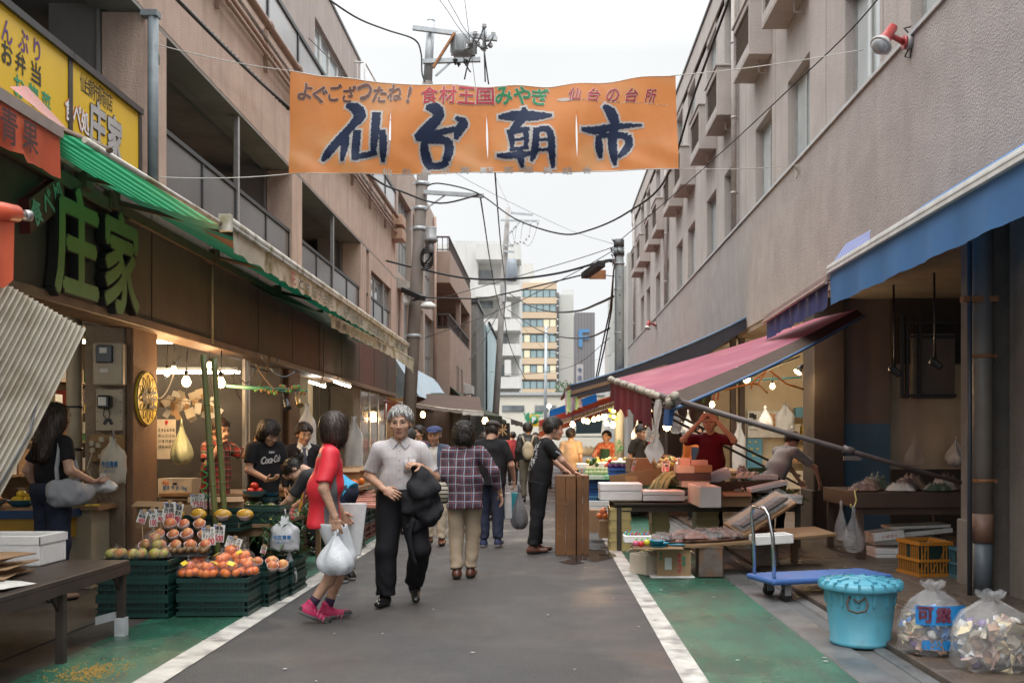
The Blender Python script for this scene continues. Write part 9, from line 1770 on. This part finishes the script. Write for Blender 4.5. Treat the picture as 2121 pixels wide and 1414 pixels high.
def rubbish(label,c,w,h,seed,blue):
 rnd=random.Random(seed);T=thing('rubbish_bag',label,'rubbish bag',c);col=[(.6,.58,.55),(.5,.36,.2),(.62,.52,.32),(.55,.38,.33),(.16,.09,.28),(.6,.6,.6),(.35,.2,.12),(.5,.44,.36)]
 for i in range(85):
  a=rnd.uniform(0,6.3);r=w*.40*math.sqrt(rnd.random());z=rnd.uniform(.03,h*.62);b=MB();q=Euler((rnd.uniform(-1,1),rnd.uniform(-1,1),rnd.uniform(0,3))).to_matrix();ws,hs_=rnd.uniform(.03,.07),rnd.uniform(.025,.06);b.sheet([[Vector((r*math.cos(a),r*.7*math.sin(a),z))+q@Vector((ws*u,rnd.gauss(0,.016),hs_*v_))for u in(-1,-.4,.3,1)]for v_ in(-1,-.3,.4,1)],0,False);b=b if i%4 else MB().ball((r*math.cos(a),r*.7*math.sin(a),z),(ws*.7,ws*.5,hs_*.6),9,0,q,.3);cc=(.05,.2,.5)if blue and z>h*.3 and i%2 else col[i%8];b.build('rubbish',M('rubbish %d %d'%(blue,i%8 if cc[2]!=.5 else 9),cc,rough=.6),T,False)
 n=30;ph=rnd.uniform(0,6);b=MB();vs=[];prof=((.0,.004),(.42,.0),(.5,.05),(.5,.22),(.5,.45),(.46,.62),(.36,.78),(.18,.90),(.09,.96),(.17,1.02),(.2,1.07))
 for i,(r,z)in enumerate(prof):
  for j in range(n):
   t=2*pi*j/n;f=1+.06*math.sin(5*t+ph+i*.7)+.05*math.sin(11*t+i*1.3+ph)+.03*math.sin(17*t-i*2);vs.append((r*w*f*math.cos(t),r*w*.78*f*math.sin(t),z*h+.01*math.sin(7*t+i)))
 b.add(vs,[(i*n+j,i*n+(j+1)%n,(i+1)*n+(j+1)%n,(i+1)*n+j)for i in range(len(prof)-1)for j in range(n)],0,True);b.build('film',m_bagc,T,False)
 if blue:
  b=MB();cyl=lambda p:Vector((w*.535*math.sin(p.x/(w*.53)),-w*.42*math.cos(p.x/(w*.53)),p.z))
  g=[[cyl(Vector((x,0,z)))for x in[-.17+.034*k for k in range(11)]]for z in(.20,.24,.28,.32)];b.sheet(g,0)
  for tx,x,z,s_,k in(('可',-.11,.265,.09,1),('業',.0,.265,.09,1),('株公害処理',.02,.08,.06,0)):letter(b,tx,(x,0,z),(1,0,0),V,s_ if k else .3,s_,k,.05,.006,fn=lambda p:cyl(p)+Vector((0,-.006,0)))
  b.build('print',[M('blue bag panel',(.02,.22,.55),rough=.4),M('dark red bag print',(.14,.03,.06),rough=.5)],T,False)
rubbish('clear rubbish bag with a blue printed panel, nearer the bin',(2.44,6.28,.052),.40,.42,3,True);rubbish('clear rubbish bag of mixed paper waste at the bottom right corner',(2.62,5.86,.052),.46,.42,9,False)
T=thing('work_table','dark steel table with a foam box at the lower left corner','table',(-3.5,6,0));b=MB();b.box((-4.4,4.4,.50),(-2.98,7.12,.535));b.build('tabletop',m_steel,T,bevel=.004);b=MB();b.box((-3.0,4.4,.44),(-2.975,7.125,.50));b.box((-4.4,7.1,.44),(-3.01,7.125,.499));b.build('rail',m_steel,T)
for x,y in((-3.02,6.2),(-3.02,7.08),(-4.3,7.05),(-4.3,5.0)):b=MB();b.bar((x,y,0),(x,y,.44),.05,.05);b.prism([(x-.02,y,.44),(x-.02,y,.30),(x-.02,y-.12,.44)],(.02,0,0));b.build('leg',m_steel,T)
b=MB();b.box((-3.055,7.045,.0),(-2.985,7.115,.13));g=[[(-3.03-.16*i/4,7.06+.02*math.sin(i),.12-.01*i+.03*k)for i in range(5)]for k in range(3)];b.sheet(g);b.build('tape_wrap',m_bag,T)
T=thing('foam_box','white open foam box on the dark steel table','foam box',(-3.8,6.9,.535));b=MB();x0,x1,y0,y1,h_=-4.25,-3.42,6.72,7.10,.205
b.box((x0,y0,.537),(x1,y0+.035,.537+h_));b.box((x0,y1-.035,.537),(x1,y1,.537+h_));b.box((x1-.035,y0+.035,.537),(x1,y1-.035,.537+h_));b.box((x0,y0+.035,.537),(x0+.035,y1-.035,.537+h_));b.box((x0+.035,y0+.035,.537),(x1-.035,y1-.035,.56));b.build('body',m_foam,T,bevel=.01,seg=2);b=MB();b.box((x0-.006,y0-.006,.537+h_*.72),(x1+.006,y0-.001,.537+h_-.004));b.box((x1+.001,y0-.006,.537+h_*.72),(x1+.006,y1+.006,.537+h_-.004));b.build('rim',m_foam,T)
for i in range(8):
 T=thing('flat_carton','flattened carton on the dark steel table, %s of the pile'%['lowest','second','third','fourth','fifth','sixth','seventh','topmost'][i],'cardboard',(-3.62+.05*math.sin(i*2),6.15+.06*math.cos(i*3),.54+.018*i),.25*math.sin(i*1.7));b=MB();g=[[(x,y,.012*math.sin(x*7+i)+.02*max(0,x-.15)*(i%3))for x in(-.32,-.15,0,.15,.30)]for y in(-.25,0,.25)];b.sheet(g);b.build('sheet',[m_kr2,m_kr2,m_wc][i%3],T,False,solid=.008)
T=thing('paper_sheet','white printed paper on the near edge of the dark steel table','paper',(-3.25,5.9,.54));b=MB();g=[[(-3.45+.1*k,5.6+.12*j,.545+.01*math.sin(k*2+j))for k in range(5)]for j in range(4)];b.sheet(g);b.build('paper',m_wlab,T);b=MB();b.obox((-3.3,5.66,.556),(.12,.06,.002),(0,0,.3));b.build('print',m_bink,T)
m_yt=M('yellow counter paint',(.46,.26,.02),(.38,.21,.018),ns=4,rough=.5);T=thing('fruit_counter','yellow counter with a blue edge in front of the woman in black','counter',(-5.2,9.2,0));b=MB();b.box((-6.2,8.85,.74),(-4.32,9.75,.765));b.build('top',m_wd,T);b=MB();b.box((-6.2,8.82,.69),(-4.3,8.849,.762));b.box((-4.319,8.85,.69),(-4.29,9.75,.762));b.build('blue_edge',M('blue edge paint',(.015,.05,.14),rough=.5),T);b=MB();b.box((-6.2,8.87,.50),(-4.34,8.89,.689));b.box((-4.36,8.89,.50),(-4.34,9.7,.689));b.build('apron',m_yt,T)
for x,y in((-4.4,8.93),(-4.4,9.65),(-5.4,8.93)):b=MB();b.box((x-.05,y-.05,.01),(x+.05,y+.05,.499));b.build('leg',m_yt,T)
for i,(x,y,mm)in enumerate(((-4.55,9.05,m_ora),(-4.45,9.25,m_ora),(-5.05,8.98,m_pap),(-5.3,9.1,m_yel2),(-4.9,9.3,m_yel2),(-5.2,9.35,m_ora),(-5.55,9.0,m_ora))):bowl('bowl of %s fruit on the yellow counter'%['small orange','bright orange','green mango','yellow','pale yellow','large orange','mixed orange'][i],(x,y,.767),.13,mm,5,'fruit bowls on the yellow counter')
T=thing('till_cabinet','off white cabinet with a wooden top beside the brown pillar','cabinet',(-4.35,9.3,0));b=MB();b.box((-4.62,9.2,.012),(-4.2,9.58,.74));b.build('body',M('off white cabinet',(.42,.37,.27),(.36,.31,.22),ns=3,rough=.6),T,bevel=.006);b=MB();b.box((-4.66,9.16,.74),(-4.12,9.6,.78));b.build('top',m_wd,T);b=MB()
for k in range(5):b.obox((-4.3+.03*k,9.22+.02*(k%2),.785),(.07,.05,.006+.002*k),(0,0,.3*k),k%2)
b.build('note_pad',[m_ylab,m_wlab],T)
T=thing('cash_register','beige cash register on the off white cabinet','cash register',(-4.5,9.3,.78));b=MB();b.hexa([(-4.70,9.18,.782),(-4.38,9.18,.782),(-4.38,9.5,.782),(-4.70,9.5,.782),(-4.70,9.2,.86),(-4.38,9.2,.86),(-4.38,9.5,.95),(-4.70,9.5,.95)]);b.build('case',M('beige till plastic',(.36,.31,.23),rough=.5),T,bevel=.008);b=MB()
for k in range(20):b.obox((-4.66+.055*(k%5),9.24+.045*(k//5),.875+.0125*(k//5)),(.03,.025,.012),(.28,0,0),k%2)
b.build('key',[m_wlab,M('red key',(.4,.08,.06),rough=.5)],T)
T=thing('shop_shelf','dark shelf of jars and boxes deep in the left fruit shop','shelf',(-6.2,11,0));
for k in range(5):b=MB();b.box((-7.0,9.0,.5+.42*k),(-6.65,14.8,.53+.42*k));b.build('board',m_wd,T)
for i in range(90):b=MB();y=9.05+.32*(i//5)+random.uniform(-.05,.05);z=.53+.42*(i%5);b.box((-6.8,y,z),(-6.66,y+random.uniform(.12,.28),z+random.uniform(.1,.34)));b.build('goods',[m_kr2,m_wc,M('dark carton'),m_foam,M('bottle green',(.04,.12,.04),rough=.3),M('dim red tin',(.25,.04,.03),rough=.4),m_ylab][i*5%7],T)
T=thing('shop_pole','beige pipe post beside the long haired woman','post',(-4.55,8.9,0));b=MB();b.tube([(-4.62,9.75,0),(-4.62,9.75,2.9)],.075,12);b.build('post',M('beige pipe',(.34,.29,.21),(.28,.23,.16),ns=3,rough=.6),T);b=MB();b.tube([(-4.62,9.75,1.28),(-4.62,9.75,1.31)],.08,12);b.tube([(-4.62,9.75,1.7),(-4.62,9.75,1.72)],.078,12);b.build('band',m_blk,T)
for i,(x,y,s_)in enumerate(((-4.3,12.6,.4),(-4.9,12.2,.45),(-5.3,12.8,.5),(-4.6,13.0,.35),(-5.6,11.2,.5))):carton('brown carton stacked inside the fruit shop, %s'%['by the door post','left of the door post','near the shelf','low in the middle','beside the yellow counter'][i],(x,y,.012),s_,s_*.8,s_*.8,.2*i)
for i in range(10):fbag('pack of %s on the far left stall'%['greens','cabbages','apples','onions','carrots'][i%5],(-3.4+.18*(i%5),13.7+.5*(i//5),.745),4,.05,[m_leaf,m_leek,m_app,m_kiw,m_ora][i%5],60+i,'produce_pack','packs on the far left stall',False,False)
for i in range(3):carton('open carton of vegetables tilted on the far left stall, %s'%['nearest','middle','farthest'][i],(-2.85,13.9+.6*i,.76),.4,.3,.18,.5,None,None,None,True)
for i in range(4):T=foam('flat reddish tray on the low box table, %s'%['nearest','second','third','farthest'][i],702+i*12,1044-i*9,782-i*6,1052-i*9,12.4+.6*i,.5,False,0,'fish_tray',0,M('reddish tray',(.45,.2,.15),rough=.5))
dup(first,(-2.6,12.6,.012),0,'dark crate under the low box table',GC)
for i in range(6):crate_mesh(.5,.4,.2,M('maroon crate',(.10,.02,.018),rough=.5)if i<3 else m_cg,'crate','crate stacked under the far left stall, %s'%['first maroon','second maroon','third maroon','first green','second green','third green'][i],(-2.72,13.7+.45*(i%3),.01+.21*(i//3)),0,'crates under the far left stall')
b=MB();pole=lambda x,y:at(x,y,19.89)
for pts in(((1279,915),(1281,911),(1284,912),(1284,917),(1281,919),(1279,915)),((1275,918),(1279,928),(1288,931),(1291,925),(1286,922),(1280,934),(1276,932)),((1289,926),(1288,936),(1283,930),(1278,938))):b.tube([pole(x,y)for x,y in pts],.012,4)
o=b.build('graffiti',M('green spray paint',(.05,.22,.12),rough=.6));tag(o,'green sprayed scribble on the lower part of the steel pole','graffiti')
m_gp=M('green leaf pack',(.05,.15,.03),(.12,.24,.06),ns=22,rough=.5);m_wr=M('pale wrap',(.5,.5,.48),(.32,.36,.28),ns=14,rough=.3)
def heap(label,c,w,d,n,s0,mats,sd,name='leafy_heap',cat='vegetables',grp=None):
 rn=random.Random(sd);T=thing(name,label,cat,c,0,grp);bs_=[MB()for _ in mats]
 for i in range(n):
  q=Vector((rn.gauss(0,w/3),rn.gauss(0,d/3),0));q.z=max(.01,.12*(1-(q.x/w)**2*2-(q.y/d)**2*2)*rn.random()+.02);m=Euler((rn.uniform(-.9,.9),rn.uniform(-.9,.9),rn.uniform(0,6))).to_matrix();s_=s0*rn.uniform(.6,1.3)
  bs_[i%len(mats)].add([q+m@Vector(v)for v in((-s_,0,0),(-s_*.2,-s_*.3,.012),(s_,0,.0),(-.2*s_,s_*.3,.012))],[(0,1,2),(0,2,3)],0,True)
 for b,mm in zip(bs_,mats):b.build('leaves',mm,T,False)
 b=MB();b.ball((0,0,.0),(w*.42,d*.42,.07),12,0,None,.15);b.build('core',mats[0],T,False)
for i,(x,y,z)in enumerate(((-2.68,9.62,.62),(-2.6,10.35,.62),(-3.0,10.15,.62),(-2.62,10.85,.62),(-3.25,9.55,.62),(-3.0,10.85,.62))):heap('leafy green heap on the vegetable table, %s'%['by the white shop bag','behind the lemon pack','in the middle','at the far right corner','beside the open carton','before the vendor'][i],(x,y,z),.3,.3,160,.05,[m_gp,m_leaf,m_wr],i,'leafy_heap','vegetables','leafy heaps on the vegetable table')
for i,(x,y,z)in enumerate(((1.35,13.2,.72),(2.05,13.1,.72),(2.55,13.05,.74),(2.85,13.2,.74),(1.75,13.3,.78),(3.0,12.6,.62),(2.45,12.6,.62))):heap('vegetable heap on the right stall counter, %s'%['behind the double foam box','left of the maroon shirt','before the radishes','at the right end','beside the cartons','under the slanted lid','by the brown carton'][i],(x,y,z),.36,.3,150,.06,[[m_gp,m_wr],[m_leek,m_gp],[m_wr,m_leaf],[m_gp,m_leaf]][i%4],20+i,'leafy_heap','vegetables','vegetable heaps on the right counter')
for i in range(16):x=3.3+.09*i;pack('glossy pack on the crowded right counter',(1.15+.13*i,12.75+.1*(i%3),.635+.02*(i%2)),.2,.16,.07,[m_wr,m_dry,m_gp,m_tom][i%4],i*.7,200+i,'glossy packs on the right counter')
for i,(x,y,Y)in enumerate(((1400,842,15),(1425,852,16),(1460,846,17),(1585,842,18),(1350,868,18),(1320,872,19))):bag('clear bag of goods hung in the right stalls, %s'%['nearest the pink awning','second from the pink awning','above the maroon shirt','before the whiteboard','behind the bag strip','right of the steel pole'][i],at(x,y,Y),.4,.3,[m_bagc,m_bag][i%2],80+i)
for i,(x,y,Y)in enumerate(((1415,800,15.5),(1475,838,17),(1345,850,18.5),(1600,800,17.5))):bulb('added warm bulb for yellow light in the right stalls, %s'%['under the pink awning edge','above the maroon shirt','behind the torn valance','near the orange twine'][i],at(x,y,Y),10,.045,.2,'bare bulbs over the stalls',(1,.68,.34))  # bulbs added to give the right stalls more yellow light
for i,(x0,z)in enumerate(((4.6,.35),(5.2,.35),(5.9,.35),(4.9,.72),(5.6,.72))):carton('carton stacked at the back of the cream stall, %s'%['lower left','lower middle','lower right','upper left','upper right'][i],(x0,19.7,z-.3),.5,.4,.34,.1*i,[None,m_wc][i%2])
